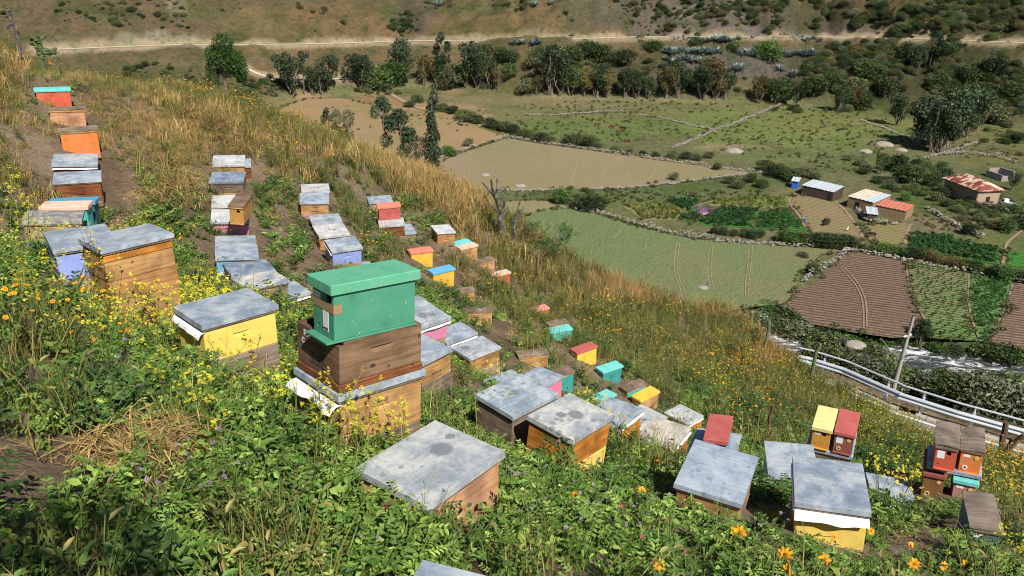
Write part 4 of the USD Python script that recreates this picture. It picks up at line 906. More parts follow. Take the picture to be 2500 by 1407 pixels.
G_HIVE, G_NUC = 'beehives on the slope', 'small nucleus hives on the slope'
FOOT = []                                                               # footprints (x, y, yaw, L, W, top z) that keep the weeds out
for key in HIVES:
    x, y, z, yaw, a, b, L, W = POSE[key]
    rs = np.random.default_rng(sum(map(ord, key)) * 31)
    kind = HIVES[key][0]; h = hive_height(key)
    cyw, syw = math.cos(yaw), math.sin(yaw)
    Xv = np.array([cyw, syw, math.tan(a)]); Xv /= np.linalg.norm(Xv); Yv = np.array([-syw, cyw, math.tan(b)]); Zv = np.cross(Xv, Yv); Zv /= np.linalg.norm(Zv)
    base = np.array([x, y, z]) - Zv * h
    if key not in ON_TOP or key in ('KM',): FOOT.append((x - Zv[0] * h, y - Zv[1] * h, yaw, L, W, z))
    if kind == 'H':
        _, cov, boxes, ext, label = HIVES[key]
        t = thing('beehive', label, 'beehive', base, yaw, a, b, group=G_HIVE)
        mesh('metal_cover', cover_mesh(L, W, h, rs), cov, t, smooth=35)
        mesh('cover_rim', cbox(-L / 2 + .006, L / 2 - .006, -W / 2 + .006, W / 2 - .006, h - .058, h - .034, .003), 'w_greybrown' if key not in ('D4', 'E2', 'B10') else 'w_light', t)
        bl, bw = L - .034, W - .034
        if ext == 's' or ext == 'S':
            o = .014 if ext == 's' else .06
            mesh('white_sheet', white_sheet(L, W, h - .061, 'y' if key not in ('GL', 'B11', 'C5') else 'x', o if key != 'B11' else .035, rs), 'sheet', t)
            if key == 'F3': mesh('white_sheet', white_sheet(L, W, h - .063, 'x' if key == 'F3' else 'y', .008, rs), 'sheet', t)
        zt = h - .065
        nb = 0
        for hb, m, hx in boxes:
            hand = hx[:1] == 'h'
            jx, jy = rs.uniform(-.004, .004, 2)
            last = nb == len(boxes) - 1
            z0 = zt - hb
            nm = 'super' if hb < .18 and hb > .08 else ('spacer_rim' if hb <= .08 else 'brood_box')
            bm = mesh(nm, tf(box_mesh(bl, bw, z0 - (.16 if last and key not in ON_TOP else 0) + .0015, zt, hand), None, (jx, jy, 0)), m, t)
            if 't:' in hx:
                txt = hx.split('t:')[1]; w_, h_ = (.03, .022) if key == 'GL' else (.025, .02)
                dz = zt - hb * .33 + (.024 if key == 'GL' else -.075)
                mesh('stencil_lettering', place_text(txt, h_, FRONT, (0.0 + jx, -bw / 2 + jy - .0004, dz)), 'ink', str(bm.GetPath()))
            zt = z0; nb += 1
        if key not in ON_TOP: mesh('floor_board', cbox(-bl / 2 - .004, bl / 2 + .004, -bw / 2 - .03, bw / 2 + .004, -.05, .012, .003), 'w_grey', t)
    else:
        _, cov, body, hb, ext, label = HIVES[key]
        t = thing('nucleus_hive', label, 'nucleus hive', base, yaw, a, b, group=G_NUC)
        board = cov.startswith('w_')
        if board:
            wp = {'w_card': .022, 'w_greybrown': .016, 'w_grey': .010}.get(cov, .006)
            mesh('cover_board', board_mesh(L, W, h - .014, h, wp, rs), cov, t, smooth=30)
            mesh('cover_rim', cbox(-L / 2 + .006, L / 2 - .006, -W / 2 + .006, W / 2 - .006, h - .045, h - .012, .003), 'w_light' if cov != 'w_card' else 'w_grey', t)
        else:
            mesh('cover', cbox(-L / 2, L / 2, -W / 2, W / 2, h - .046, h, .004), cov, t)
        bl, bw = L - .045, W - .03
        if W > L: bl, bw = L - .03, W - .045
        z1 = h - .047; z0 = -.10 if key not in ON_TOP and key not in ('KB', 'KP') else 0.0
        g = man(cbox(-bl / 2, bl / 2, -bw / 2, bw / 2, z0, z1, .003)) - man(bx(-bl / 2 + .014, bl / 2 - .014, -bw / 2 + .014, bw / 2 - .014, .01, z1 + .1))
        cyl = lambda X_, Z_, r: m3.Manifold.cylinder(.08, r, r, 20, True).rotate([90, 0, 0] if W > L else [0, 90, 0]).translate([X_, -bw / 2, Z_] if W > L else [-bl / 2, X_, Z_])
        half = (bl if W > L else bw) / 2
        if 'e' in ext:
            if key in ('E9', 'FY', 'KL', 'B4'): g = g - cyl(.25 * half, z1 - .045, .024)
            if 'd' in ext: g = g - cyl(-.45 * half if key != 'KP' else -.6 * half, .06, .013)
            else: g = g - cyl(-.6 * half, .055, .009)
        elif L > W: g = g - cyl(.0, .05, .012)
        mesh('hive_body', arr(g), body, t)
        P = (lambda u, zz, d: (u, -bw / 2 - d, zz)) if W > L else (lambda u, zz, d: (-bl / 2 - d, -u, zz))
        def face_box(u0, u1, za, zb, th):
            return cbox(u0, u1, -bw / 2 - th, -bw / 2 + .001, za, zb, .0006) if W > L else cbox(-bl / 2 - th, -bl / 2 + .001, -u1, -u0, za, zb, .0006)
        if W > L or key in ('A7', 'N5', 'N6', 'N8', 'N16'):
            if 'l' in ext or W < L: mesh('label', face_box(-half * .75, -half * .1, z1 - .055, z1 - .025, .0015), 'card', t)
            if 'q' in ext or key == 'FR': mesh('label_card', face_box(-half * .8, -half * .1, z1 - .11, z1 - .02, .0015), 'card', t)
        if 'd' in ext:
            dm = lambda u, zz, r: tf(arr(m3.Manifold.cylinder(.006, r, r * .95, 24, True)), np.array([[1, 0, 0], [0, 0, -1], [0, 1, 0.]]), (u, -bw / 2 - .003, zz))
            r1 = man(dm(-.45 * half, .06, .026)) - cyl(-.45 * half, .06, .013)
            mesh('entrance_disc', arr(r1), 'disc_white' if key == 'KR' else 'disc', t)
            mesh('entrance_disc', dm(.5 * half, z1 - .05, .022), 'disc', t)
        if W > L: mesh('landing_board', cbox(-bl / 2, bl / 2, -bw / 2 - .022, -bw / 2 + .002, .0, .012, .002), body, t)
        if key == 'N12':
            for (sx, sy, r) in ((.02, -.02, .032), (.10, .015, .024)):
                st = trimesh.creation.icosphere(1, r); sv = st.vertices * (1.3, .9, .5) * (1 + .15 * rs.standard_normal((len(st.vertices), 1)))
                pb = mesh('stone', (sv + np.array(base + Zv * (h + r * .35) + Xv * sx + Yv * sy), st.faces), 'pebble', smooth=True)
                setd(pb, 'flat %s pebble lying on the cover of a light wood nucleus hive' % ('larger' if r > .03 else 'smaller'), 'stone', 'two pebbles on a hive cover')

# the loose metal cover under the two upper nucleus hives of the right-hand stack
x, y, z, yaw, a, b, L, W = POSE['KM']
t = thing('hive_cover', 'loose metal cover lying between the upper and lower pair of nucleus hives', 'hive cover', (x, y, z - .045), yaw, a, b)
mesh('metal_sheet', cover_mesh(L, W, .045, rng), 'm_blue', t, smooth=35)
mesh('cover_rim', cbox(-L / 2 + .008, L / 2 - .008, -W / 2 + .008, W / 2 - .008, 0, .02, .003), 'w_grey', t)

# the open box on the beehive in the middle, and the green nucleus hive standing on it
x, y, z, yaw, a, b, L, W = POSE['GL']
t = thing('empty_hive_box', 'open weathered brown wooden hive box stencilled 365 under the green nucleus hive', 'hive box', (x, y, z), yaw, a, b)
GX = dict(L=.52, W=.425, h=.228)
L, W = GX['L'], GX['W']
mesh('bottom_rim', cbox(-L / 2 - .006, L / 2 + .006, -W / 2 - .006, W / 2 + .006, .001, .045, .004), 'w_redbrown', t)
z0, z1 = .046, .046 + GX['h']
g = man(cbox(-L / 2, L / 2, -W / 2, W / 2, z0, z1, .004)) - man(bx(-L / 2 + .022, L / 2 - .022, -W / 2 + .022, W / 2 - .022, z0 + .004, z1 + .1))
g = g - hold(.15, z1 - .075, -W / 2) - man(tf(arr(hold(.13, z1 - .075, -L / 2)), rz(-math.pi / 2)))
g = g - man(bx(-L / 2 - .01, -L / 2 + .03, -W / 2 - .01, -W / 2 + .05, z1 - .018, z1 + .1))         # the chipped corner
bm = mesh('box_body', arr(g), 'w_boxbrown', t)
mesh('stencil_number', place_text('365', .062, LEFT, (-L / 2 - .0006, .005, z0 + .035)), 'ink', str(bm.GetPath()))
mesh('chalk_lettering', [place_text('P. F', .035, LEFT, (-L / 2 - .0006, .10, z1 - .06)), place_text('C', .03, LEFT, (-L / 2 - .0006, .15, z1 - .105))], 'chalk', str(bm.GetPath()))
kn = trimesh.creation.cylinder(.011, .002, sections=12); mesh('knot', (np.array(kn.vertices)[:, [0, 2, 1]] * (1.6, 1, 1) + (-.06, -W / 2 - .0006, z0 + .06), np.array(kn.faces)[:, ::-1]), 'ink', str(bm.GetPath()))
gx = POSE['G']
cyw, syw = math.cos(yaw), math.sin(yaw)
Xv = np.array([cyw, syw, math.tan(a)]); Xv /= np.linalg.norm(Xv); Yv = np.array([-syw, cyw, math.tan(b)]); Zv = np.cross(Xv, Yv); Zv /= np.linalg.norm(Zv)
GB = np.array([x, y, z]) + Zv * (z1 + .0015) + Xv * (-.03) + Yv * (-.100)
t = thing('nucleus_hive', 'large green nucleus hive with light green cover on top of the open brown box', 'nucleus hive', GB, gx[3], a, b, group=G_NUC)
L, W, hb = .49, .212, .258
g = man(cbox(-L / 2, L / 2, -W / 2, W / 2, .012, hb, .003)) - man(bx(-L / 2 + .014, L / 2 - .014, -W / 2 + .014, W / 2 - .014, .02, hb + .1))
cyl = lambda u, zz, r: m3.Manifold.cylinder(.08, r, r, 24, True).rotate([0, 90, 0]).translate([-L / 2, -u, zz])
g = g - cyl(.055, hb - .035, .03) - cyl(-.055, .055, .012)
bm = mesh('hive_body', arr(g), 'p_green', t)
mesh('floor_board', cbox(-L / 2 - .045, L / 2 + .012, -W / 2 - .004, W / 2 + .004, 0, .012, .002), 'p_green', t)
mesh('cover', cbox(-.268, .268, -.124, .124, hb + .001, hb + .056, .004), 'p_greenlid', t)
mesh('label', cbox(-L / 2 - .0015, -L / 2 + .001, -.052, .004, .045, .150, .0005), 'card', str(bm.GetPath()))
mesh('lettering', place_text('beelight', .011, LEFT, (-L / 2 - .0026, -.024, .055)), 'ink', str(bm.GetPath()))
n = 9                                                                    # brown tape round the corner, and the white strip above it
def band(z0, z1, u0, u1, wrap, m, nm):
    prof = [(-L / 2 - .0022, -u0 * W), (-L / 2 - .0022, -W / 2 - .0022)] + ([(-L / 2 + wrap, -W / 2 - .0022)] if wrap else [])
    if not wrap: prof = [(-L / 2 - .0022, -u0 * W), (-L / 2 - .0022, -u1 * W)]
    v = [(px_, py_, zz) for zz in (z0, z1) for px_, py_ in prof]; k = len(prof)
    f = [(i, i + 1, k + i + 1, k + i) for i in range(k - 1)]
    mesh(nm, (np.array(v), np.array(f)[:, ::-1]), m, str(bm.GetPath()))
band(.155, .205, -.5, .5, .045, 'tape', 'tape')
band(hb - .055, hb - .02, -.5, -.1, 0, 'card', 'white_strip')
# ---------------------------------------------------------------- trees, shrubs
def foliage(blobs, n, size, cols, rs, droop=0.0, gap=.35):
    """n leaf sprays (two faces each) spread through ellipsoids (cx, cy, cz, rx, ry, rz), thicker towards their outside, with holes between clumps"""
    w = np.array([b[3] * b[4] * b[5] for b in blobs]) ** .7; w /= w.sum()
    k = rs.choice(len(blobs), n * 2, p=w); B = np.array(blobs, float)[k]
    d = rs.standard_normal((n * 2, 3)); d /= np.linalg.norm(d, axis=1, keepdims=True)
    r = rs.uniform(.25, 1, n * 2) ** .45
    p = B[:, :3] + d * B[:, 3:] * r[:, None]
    sc = max(b[3] for b in blobs)
    nz = meshkit.fbm(p / sc * 2.6 + rs.uniform(0, 40, 3), 3, 3)
    keep = np.where(nz > gap)[0][:n]; p, d, nz = p[keep], d[keep], nz[keep]; n = len(p)
    a = rs.standard_normal((n, 3)) * .8 + d * .5 + np.array([0, 0, -droop]); a /= np.linalg.norm(a, axis=1, keepdims=True)
    b = np.cross(a, rs.standard_normal((n, 3))); b /= np.linalg.norm(b, axis=1, keepdims=True) + 1e-9
    c = np.cross(a, b)
    s = size * rs.uniform(.6, 1.4, n)[:, None]
    v = np.stack([p - a * s, p + b * s * .55 + c * s * .15, p + a * s, p - b * s * .55 + c * s * .15], 1).reshape(-1, 3)
    i = np.arange(n)[:, None] * 4
    f = np.vstack([i + [0, 1, 2], i + [0, 2, 3]])
    cc = np.array(cols)[rs.integers(0, len(cols), n)] * rs.uniform(.75, 1.3, n)[:, None]
    return (v, f), np.repeat(cc, 4, axis=0)


def limb(p0, p1, r0, r1, rs, wob=.08, n=5, sides=5):
    p0, p1 = np.array(p0, float), np.array(p1, float); t = np.linspace(0, 1, n)[:, None]
    L = np.linalg.norm(p1 - p0); off = rs.standard_normal((n, 3)) * wob * L * (np.sin(np.pi * t))
    return tube(p0 + (p1 - p0) * t + off, np.linspace(r0, r1, n), sides)


GREEN = [c3('#4f5f32'), c3('#44552c'), c3('#5c6b3a'), c3('#3b4a28')]
DARK = [c3('#38482a'), c3('#2f3e25'), c3('#445431')]
OLIVE = [c3('#58603c'), c3('#666b46'), c3('#4b5336'), c3('#737450')]
EUCA = [c3('#465539'), c3('#3a4932'), c3('#566347'), c3('#303e2a')]
BRIGHT = [c3('#4c6c2e'), c3('#415f29'), c3('#5d7c3a'), c3('#385222')]
RUSTY = [c3('#6c6238'), c3('#5c5a34'), c3('#7c6a40'), c3('#4c4d2e')]
GREY = [c3('#6d7358'), c3('#7d8266'), c3('#5d634c')]


def tree_kind(name, seed):
    """a class prim with trunk and crown, one metre tall"""
    rs = np.random.default_rng(seed)
    k = kind_prim(name + '_kind_%d' % seed); path = str(k.GetPath())
    base = name.split('_')[0]; near = name.endswith('_near'); name = name.replace('_near', ''); fine, more = (.5, 3.4) if near else (1, 1)
    if base == 'bush':
        pal = {'bush_green': GREEN, 'bush_dark': DARK, 'bush_olive': OLIVE, 'bush_bright': BRIGHT, 'bush_rusty': RUSTY, 'bush_grey': GREY}[name]
        bl = [(rs.uniform(-.32, .32), rs.uniform(-.32, .32), rs.uniform(.3, .62), *(rs.uniform(.22, .38) * np.array([1, 1, .95]))) for _ in range(6)] + [(0, 0, .45, .45, .45, .45)]
        g, cd = foliage(bl, 1500, .042, pal, rs, .1, .38)
        tr = [limb((0, 0, 0), (rs.uniform(-.3, .3), rs.uniform(-.3, .3), .6), .03, .01, rs, .1, 4, 4) for _ in range(4)]
    elif base == 'tall':       # loose eucalyptus: bare trunk, tufts of drooping leaves
        tr = [limb((0, 0, 0), (.03, 0, .97), .016, .004, rs, .02, 7)]
        bl = [(0, 0, .93, .07, .07, .09)]
        for j in range(9):
            z = rs.uniform(.3, .88); q = rs.uniform(0, 6.3); L = rs.uniform(.06, .17)
            e = (.02 * z + L * math.cos(q), L * math.sin(q), z + .06)
            tr.append(limb((.03 * z, 0, z - .03), e, .007, .002, rs, .06, 4, 4)); bl.append((*e, rs.uniform(.05, .09), rs.uniform(.05, .09), rs.uniform(.07, .12)))
        g, cd = foliage(bl, int(700 * more), .026 * fine, EUCA, rs, .8, .3)
    elif base == 'spire':      # narrow column of hanging leaves
        tr = [limb((0, 0, 0), (.05, 0, .97), .016, .004, rs, .02, 7)]
        bl = [(.05 * z + rs.uniform(-.03, .03), rs.uniform(-.03, .03), z, (.115 - .08 * z) * rs.uniform(.7, 1.3), (.115 - .08 * z) * rs.uniform(.7, 1.3), .08) for z in np.linspace(.22, .95, 11)]
        g, cd = foliage(bl, int(800 * more), .026 * fine, EUCA, rs, .9, .33)
    elif base == 'grove':      # rounder tree, several leaders, dark below
        tr = [limb((rs.uniform(-.05, .05), rs.uniform(-.05, .05), 0), (rs.uniform(-.2, .2), rs.uniform(-.2, .2), .75), .02, .006, rs, .05, 6) for _ in range(4)]
        bl = [(rs.uniform(-.2, .2), rs.uniform(-.2, .2), rs.uniform(.35, .85), rs.uniform(.10, .17), rs.uniform(.10, .17), rs.uniform(.12, .2)) for _ in range(11)]
        g, cd = foliage(bl, int(2000 * more), .024 * fine, {'grove_green': GREEN, 'grove_dark': DARK, 'grove_olive': RUSTY, 'grove_euca': EUCA}[name], rs, .6, .36)
    elif base == 'thicket':
        tr = [limb((rs.uniform(-.1, .1), rs.uniform(-.1, .1), 0), (rs.uniform(-.3, .3), rs.uniform(-.3, .3), .7), .02, .006, rs, .05, 5) for _ in range(5)]
        bl = [(rs.uniform(-.3, .3), rs.uniform(-.3, .3), rs.uniform(.3, .8), rs.uniform(.14, .24), rs.uniform(.14, .24), rs.uniform(.13, .2)) for _ in range(14)]
        g, cd = foliage(bl, 6000, .016, GREEN + OLIVE, rs, .3, .36)
    elif base == 'crown':      # the big single tree: clear stem, dense egg-shaped crown
        tr = [limb((0, 0, 0), (-.03, 0, .52), .024, .017, rs, .012, 7, 8)]
        for e in ((-.12, .02, .70), (.12, -.03, .66), (.0, .08, .80), (-.02, -.08, .76), (.16, .05, .56), (-.16, .03, .58)):
            tr.append(limb((-.03, 0, .48 + rs.uniform(-.04, .04)), e, .012, .004, rs, .06, 5, 5))
        bl = [(0, 0, .86, .14, .14, .14), (-.05, .03, .74, .21, .2, .14), (.07, 0, .68, .2, .2, .14), (-.14, .03, .60, .13, .13, .10), (.18, .0, .57, .12, .13, .12), (.19, .03, .46, .08, .08, .09), (-.16, -.03, .50, .10, .1, .10), (.04, .12, .62, .15, .12, .12)]
        g, cd = foliage(bl, 9000, .0115, [c3('#436327'), c3('#395622'), c3('#52722e'), c3('#2f481d')], rs, .6, .33)
    elif base == 'agave':
        vs, fs, cc = [], [], []; n = 0
        for j in range(34):
            q = rs.uniform(0, 6.3); el = rs.uniform(.15, 1.35); L = rs.uniform(.7, 1.0)
            d = np.array([math.cos(q) * math.cos(el), math.sin(q) * math.cos(el), math.sin(el)]); s = np.array([-math.sin(q), math.cos(q), 0]) * .075
            vs += [s * .5, -s * .5, d * L * .5 + s, d * L * .5 - s, d * L + [0, 0, -.05]]; fs += [(n, n + 1, n + 3), (n, n + 3, n + 2), (n + 2, n + 3, n + 4)]; n += 5
            cc += [np.array(c3('#88968f')) * rs.uniform(.7, 1.25)] * 5
        g, cd, tr = (np.array(vs), np.array(fs)), np.array(cc), None
    mesh('leaves' if base == 'agave' else ('foliage' if base == 'bush' else 'crown'), g, 'plant', path, cd=cd)
    if tr: mesh('stems' if base == 'bush' else 'trunk', tr, 'bark', path, smooth=True)
    return path


KINDS = {}
for nm in ('bush_green', 'bush_dark', 'bush_olive', 'bush_bright', 'bush_rusty', 'bush_grey', 'tall', 'spire', 'grove_green', 'grove_dark', 'grove_olive', 'grove_euca', 'agave'):
    KINDS[nm] = [tree_kind(nm, s) for s in ((1, 2) if nm != 'agave' else (1, 2))]
for nm in ('tall_near', 'spire_near', 'grove_euca_near', 'bush_dark_near'): KINDS[nm] = [tree_kind(nm, s) for s in (3, 4)]
KINDS['thicket'] = [tree_kind('thicket', 1), tree_kind('thicket', 2)]
KINDS['crown'] = [tree_kind('crown', 5)]

ZOFF = {}


def plant_px(px, py, hpx, kind, name, label, category, group, wide=1.0, z=None, ref=None, i=0, t0=24.0):
    """a tree whose foot the photograph shows at the pixel, hpx pixels tall"""
    P = spot(px, py, t0) if z is None else at_z(px, py, z)
    P[2] = ground_z(P[0], P[1]) if z is None else P[2]
    zc = P @ FW; h = hpx * zc / FPX / cp * 1.0
    t = UsdGeom.Xform.Define(stage, '/World/' + numbered(name, '/World'))
    rsx = np.random.default_rng(int(px * 7 + py * 13)); yaw = rsx.uniform(0, 6.28); s = h * 1.0
    c, sn = math.cos(yaw), math.sin(yaw); w = s * wide
    t.AddTransformOp().Set(Gf.Matrix4d(c * w, sn * w, 0, 0, -sn * w, c * w, 0, 0, 0, 0, s, 0, *map(float, P - np.array([0, 0, .03 * h])), 1))
    p = setd(t.GetPrim(), label, category, group)
    kk = KINDS[kind]; p.GetReferences().AddInternalReference(kk[int(px + py) % len(kk)]); p.SetInstanceable(True)
    return P, h


# the single big tree beyond the crest, and the loose eucalypts beside the fallow field
BIG = spot(600, 268, 24.0)
def far_tree(px_top, py_top, dist, kind, name, label, cat_, group, wide=1.0):
    """a tree standing out of sight beyond the crest; its top shows at the pixel, dist metres forward"""
    r = ray(px_top, py_top); top = r * (dist / r[1]); g = ground_z(top[0], top[1]); h = top[2] - g
    t = UsdGeom.Xform.Define(stage, '/World/' + numbered(name, '/World'))
    w = h * wide
    t.AddTransformOp().Set(Gf.Matrix4d(w, 0, 0, 0, 0, w, 0, 0, 0, 0, h, 0, float(top[0]), float(top[1]), float(g - .05), 1))
    p = setd(t.GetPrim(), label, cat_, group); kk = KINDS[kind]
    p.GetReferences().AddInternalReference(kk[int(px_top) % len(kk)]); p.SetInstanceable(True)
    return h


H_ = [far_tree(540, 76, 60, 'crown', 'broadleaf_tree', 'single large tree with bare trunk and dense egg shaped crown behind the crest', 'tree', None, .92)]
for px, py, d, kd, w, lab in ((930, 236, 56, 'tall_near', 1.1, 'loose eucalyptus with bare gaps, left of the thin leaning one'), (972, 268, 56, 'tall_near', 1.3, 'small broken eucalyptus between two taller ones by the fallow field'), (1042, 218, 56, 'spire_near', 1.0, 'tall narrow eucalyptus leaning over the fallow field'),
                              (832, 262, 56, 'grove_euca_near', .9, 'bushy eucalyptus clump in front of the fallow field'), (797, 262, 56, 'tall_near', .8, 'thin sapling eucalyptus beside the bushy clump'), (1008, 330, 56, 'grove_euca_near', 1.0, 'low eucalyptus regrowth at the foot of the narrow one'), (664, 262, 52, 'bush_dark_near', .8, 'small dark tree at the corner of the fallow field')):
    H_.append(far_tree(px, py, d, kd, 'eucalyptus_tree' if kd != 'bush_dark_near' else 'small_tree', lab, 'tree', 'eucalypts by the fallow field' if kd != 'bush_dark_near' else None, w))
for i, (px, py, d, w) in enumerate(((390, 172, 68, 1.2), (450, 178, 66, 1.1), (505, 195, 62, .9), (585, 200, 58, .9), (340, 195, 70, 1.2), (625, 220, 60, .9))):
    far_tree(px, py, d, 'thicket', 'tree_clump', 'rounded green tree in the hollow behind the crest near the big tree', 'tree', 'trees behind the crest', w)

print('far tree heights', [round(float(h_), 1) for h_ in H_])
ROW = [(715, 236, 105, 'grove_euca'), (742, 233, 100, 'tall'), (765, 232, 70, 'grove_dark'), (800, 225, 92, 'grove_euca'), (782, 232, 60, 'grove_dark'), (845, 207, 50, 'tall'), (895, 215, 82, 'grove_euca'), (880, 217, 85, 'grove_dark'), (912, 216, 60, 'bush_green'),
       (975, 205, 112, 'grove_euca'), (955, 205, 60, 'bush_bright'), (1038, 209, 75, 'grove_olive'), (1078, 206, 115, 'tall'), (1070, 207, 70, 'grove_dark'), (1100, 212, 60, 'bush_olive'), (1165, 216, 112, 'grove_euca'), (1140, 212, 70, 'grove_green'), (1190, 218, 80, 'grove_dark'), (1212, 220, 55, 'grove_olive'),
       (1180, 140, 38, 'bush_green'), (1225, 150, 38, 'bush_green'), (1250, 152, 32, 'bush_dark'), (1300, 165, 38, 'bush_olive'), (1240, 190, 38, 'bush_green'), (1310, 150, 36, 'bush_green'), (1395, 150, 42, 'bush_green'), (1430, 140, 45, 'bush_dark'), (1470, 148, 42, 'bush_green'), (1520, 160, 45, 'bush_dark'),
       (1285, 228, 40, 'bush_olive'), (1310, 230, 48, 'grove_olive'), (1345, 232, 120, 'grove_euca'), (1362, 232, 90, 'grove_dark'), (1395, 235, 78, 'grove_green'), (1425, 236, 72, 'grove_olive'), (1455, 238, 80, 'grove_dark'), (1480, 240, 62, 'grove_olive'), (1525, 238, 72, 'grove_euca'), (1550, 240, 68, 'grove_dark'), (1580, 240, 55, 'grove_green'),
       (1625, 240, 78, 'grove_olive'), (1655, 240, 85, 'grove_dark'), (1715, 245, 90, 'grove_dark'), (1745, 242, 100, 'grove_olive'), (1770, 243, 72, 'grove_dark'), (1850, 252, 70, 'grove_olive'), (1885, 252, 62, 'grove_dark'), (1905, 245, 60, 'bush_green'), (1945, 262, 50, 'grove_dark'), (1980, 232, 50, 'bush_green'), (1995, 225, 45, 'bush_green'),
       (1875, 145, 48, 'bush_bright'), (1790, 125, 26, 'bush_green'), (1700, 110, 22, 'bush_green'), (1590, 130, 35, 'bush_green'), (1560, 115, 30, 'bush_dark')]
DESC = {'grove_euca': 'tall grey green eucalyptus in the tree line at the foot of the mountain', 'grove_dark': 'dark dense tree in the tree line at the foot of the mountain', 'tall': 'thin eucalyptus with visible trunk in the tree line below the mountain road', 'grove_olive': 'olive brown tree in the tree line at the foot of the mountain',
        'grove_green': 'mid green tree in the tree line at the foot of the mountain', 'bush_green': 'round green shrub on the slope between mountain road and tree line', 'bush_olive': 'olive shrub by the tree line at the foot of the mountain', 'bush_bright': 'bright green rounded shrub below the mountain road', 'bush_dark': 'dark shrub on the slope below the mountain road'}
for px, py, hp, kd in ROW:
    b = kd.startswith('bush')
    plant_px(px, py, hp, kd, 'shrub' if b else 'tree', DESC[kd], 'shrub' if b else 'tree', DESC[kd].split(' in the ')[0].split(' on the ')[0].split(' by the ')[0] + ' kind below the mountain', 1.25 if b else 1.0)
RIGHT = [(2050, 272, 68, 'grove_dark'), (2075, 270, 60, 'grove_olive'), (2100, 262, 45, 'bush_green'), (2190, 307, 78, 'grove_dark'), (2250, 352, 115, 'grove_euca'), (2275, 372, 130, 'grove_euca'), (2305, 360, 150, 'grove_euca'), (2330, 345, 140, 'grove_dark'), (2358, 335, 120, 'grove_euca'), (2290, 372, 110, 'grove_dark'),
         (2385, 318, 60, 'grove_olive'), (2420, 300, 55, 'bush_olive'), (2460, 345, 30, 'bush_green'), (2485, 350, 30, 'bush_dark'), (2150, 425, 52, 'grove_green'), (2185, 418, 45, 'bush_dark'), (2210, 445, 52, 'bush_green'), (2110, 425, 26, 'bush_green'), (2070, 392, 16, 'bush_olive'), (2095, 405, 16, 'bush_green'), (2300, 440, 36, 'bush_dark'), (2275, 455, 36, 'bush_green'),
         (2240, 448, 42, 'grove_green'), (2365, 574, 32, 'bush_dark'), (2470, 465, 46, 'grove_dark'), (2250, 478, 26, 'bush_green'), (2285, 492, 26, 'bush_olive'), (2310, 505, 22, 'bush_green'), (2340, 520, 22, 'bush_olive'), (2390, 540, 22, 'bush_olive'), (2455, 565, 36, 'bush_green'), (2490, 560, 40, 'bush_dark'), (2430, 560, 24, 'bush_rusty'), (2480, 520, 26, 'bush_green'), (2210, 490, 20, 'bush_bright'),
         (2320, 475, 30, 'bush_green'), (2300, 480, 28, 'bush_dark'), (2415, 500, 14, 'bush_green'), (2120, 190, 50, 'bush_green'), (2160, 235, 50, 'bush_green'), (2030, 215, 45, 'bush_green'), (2085, 225, 40, 'bush_olive'), (2230, 180, 70, 'grove_dark'), (2210, 160, 60, 'grove_dark'), (2270, 165, 80, 'tall'), (2300, 140, 42, 'bush_green'), (2420, 180, 45, 'bush_dark'), (2360, 200, 45, 'bush_green'), (2460, 240, 45, 'bush_green'), (2330, 255, 40, 'bush_green'), (2290, 215, 40, 'bush_green'), (2400, 240, 40, 'bush_dark')]
for px, py, hp, kd in RIGHT:
    b = kd.startswith('bush'); where = 'on the dark slope behind the meadows' if py < 262 else ('beside the rusty roofed house' if py > 400 and px > 2230 else 'at the edge of the meadow behind the sheds')
    col = {'grove_dark': 'dark', 'grove_euca': 'grey green', 'grove_olive': 'olive brown', 'grove_green': 'mid green', 'tall': 'thin', 'bush_green': 'green', 'bush_olive': 'olive', 'bush_dark': 'dark', 'bush_rusty': 'rusty brown', 'bush_bright': 'bright green'}[kd]
    plant_px(px, py, hp, kd, 'shrub' if b else 'tree', '%s %s %s' % (col, 'rounded shrub' if b else 'tall leafy tree', where), 'shrub' if b else 'tree', '%s %ss %s' % (col, 'shrub' if b else 'tree', where), 1.3 if b else 1.0)
HEDGE = [(1062, 268, 18), (1080, 272, 22), (1105, 278, 22), (1128, 290, 26), (1145, 298, 28), (1165, 302, 24), (1195, 312, 26), (1212, 316, 22), (1235, 322, 28), (1252, 326, 24), (1000, 262, 18), (1020, 250, 20), (1280, 336, 24), (1318, 346, 26), (1340, 350, 20), (1400, 354, 34), (1440, 357, 30), (1460, 362, 16), (1500, 372, 16), (1535, 378, 16), (1570, 380, 14), (1600, 385, 15), (1640, 384, 18), (1672, 388, 20), (1700, 392, 18), (1730, 386, 18)]
for px, py, hp in HEDGE:
    plant_px(px, py, hp, ('bush_green', 'bush_dark', 'bush_olive')[px % 3], 'hedge_shrub', 'rounded hedge shrub along the stone wall of the pale green field', 'shrub', 'hedge shrubs along the field wall', 1.5)
FIELD = [(1752, 415, 18, 'bush_green', 0), (1870, 418, 30, 'bush_green', 0), (1900, 432, 36, 'bush_dark', 0), (1925, 442, 34, 'bush_green', 0), (1960, 432, 28, 'bush_olive', 0), (1830, 445, 24, 'bush_green', 0), (1800, 460, 22, 'bush_olive', 0), (1860, 458, 24, 'bush_green', 0), (1780, 448, 20, 'bush_green', 0), (1990, 438, 20, 'bush_olive', 0)]
for px, py, hp, kd, _ in FIELD:
    plant_px(px, py, hp, kd, 'field_shrub', 'leafy shrub in the green strip beyond the vegetable plots', 'shrub', 'shrubs beyond the vegetable plots', 1.5)
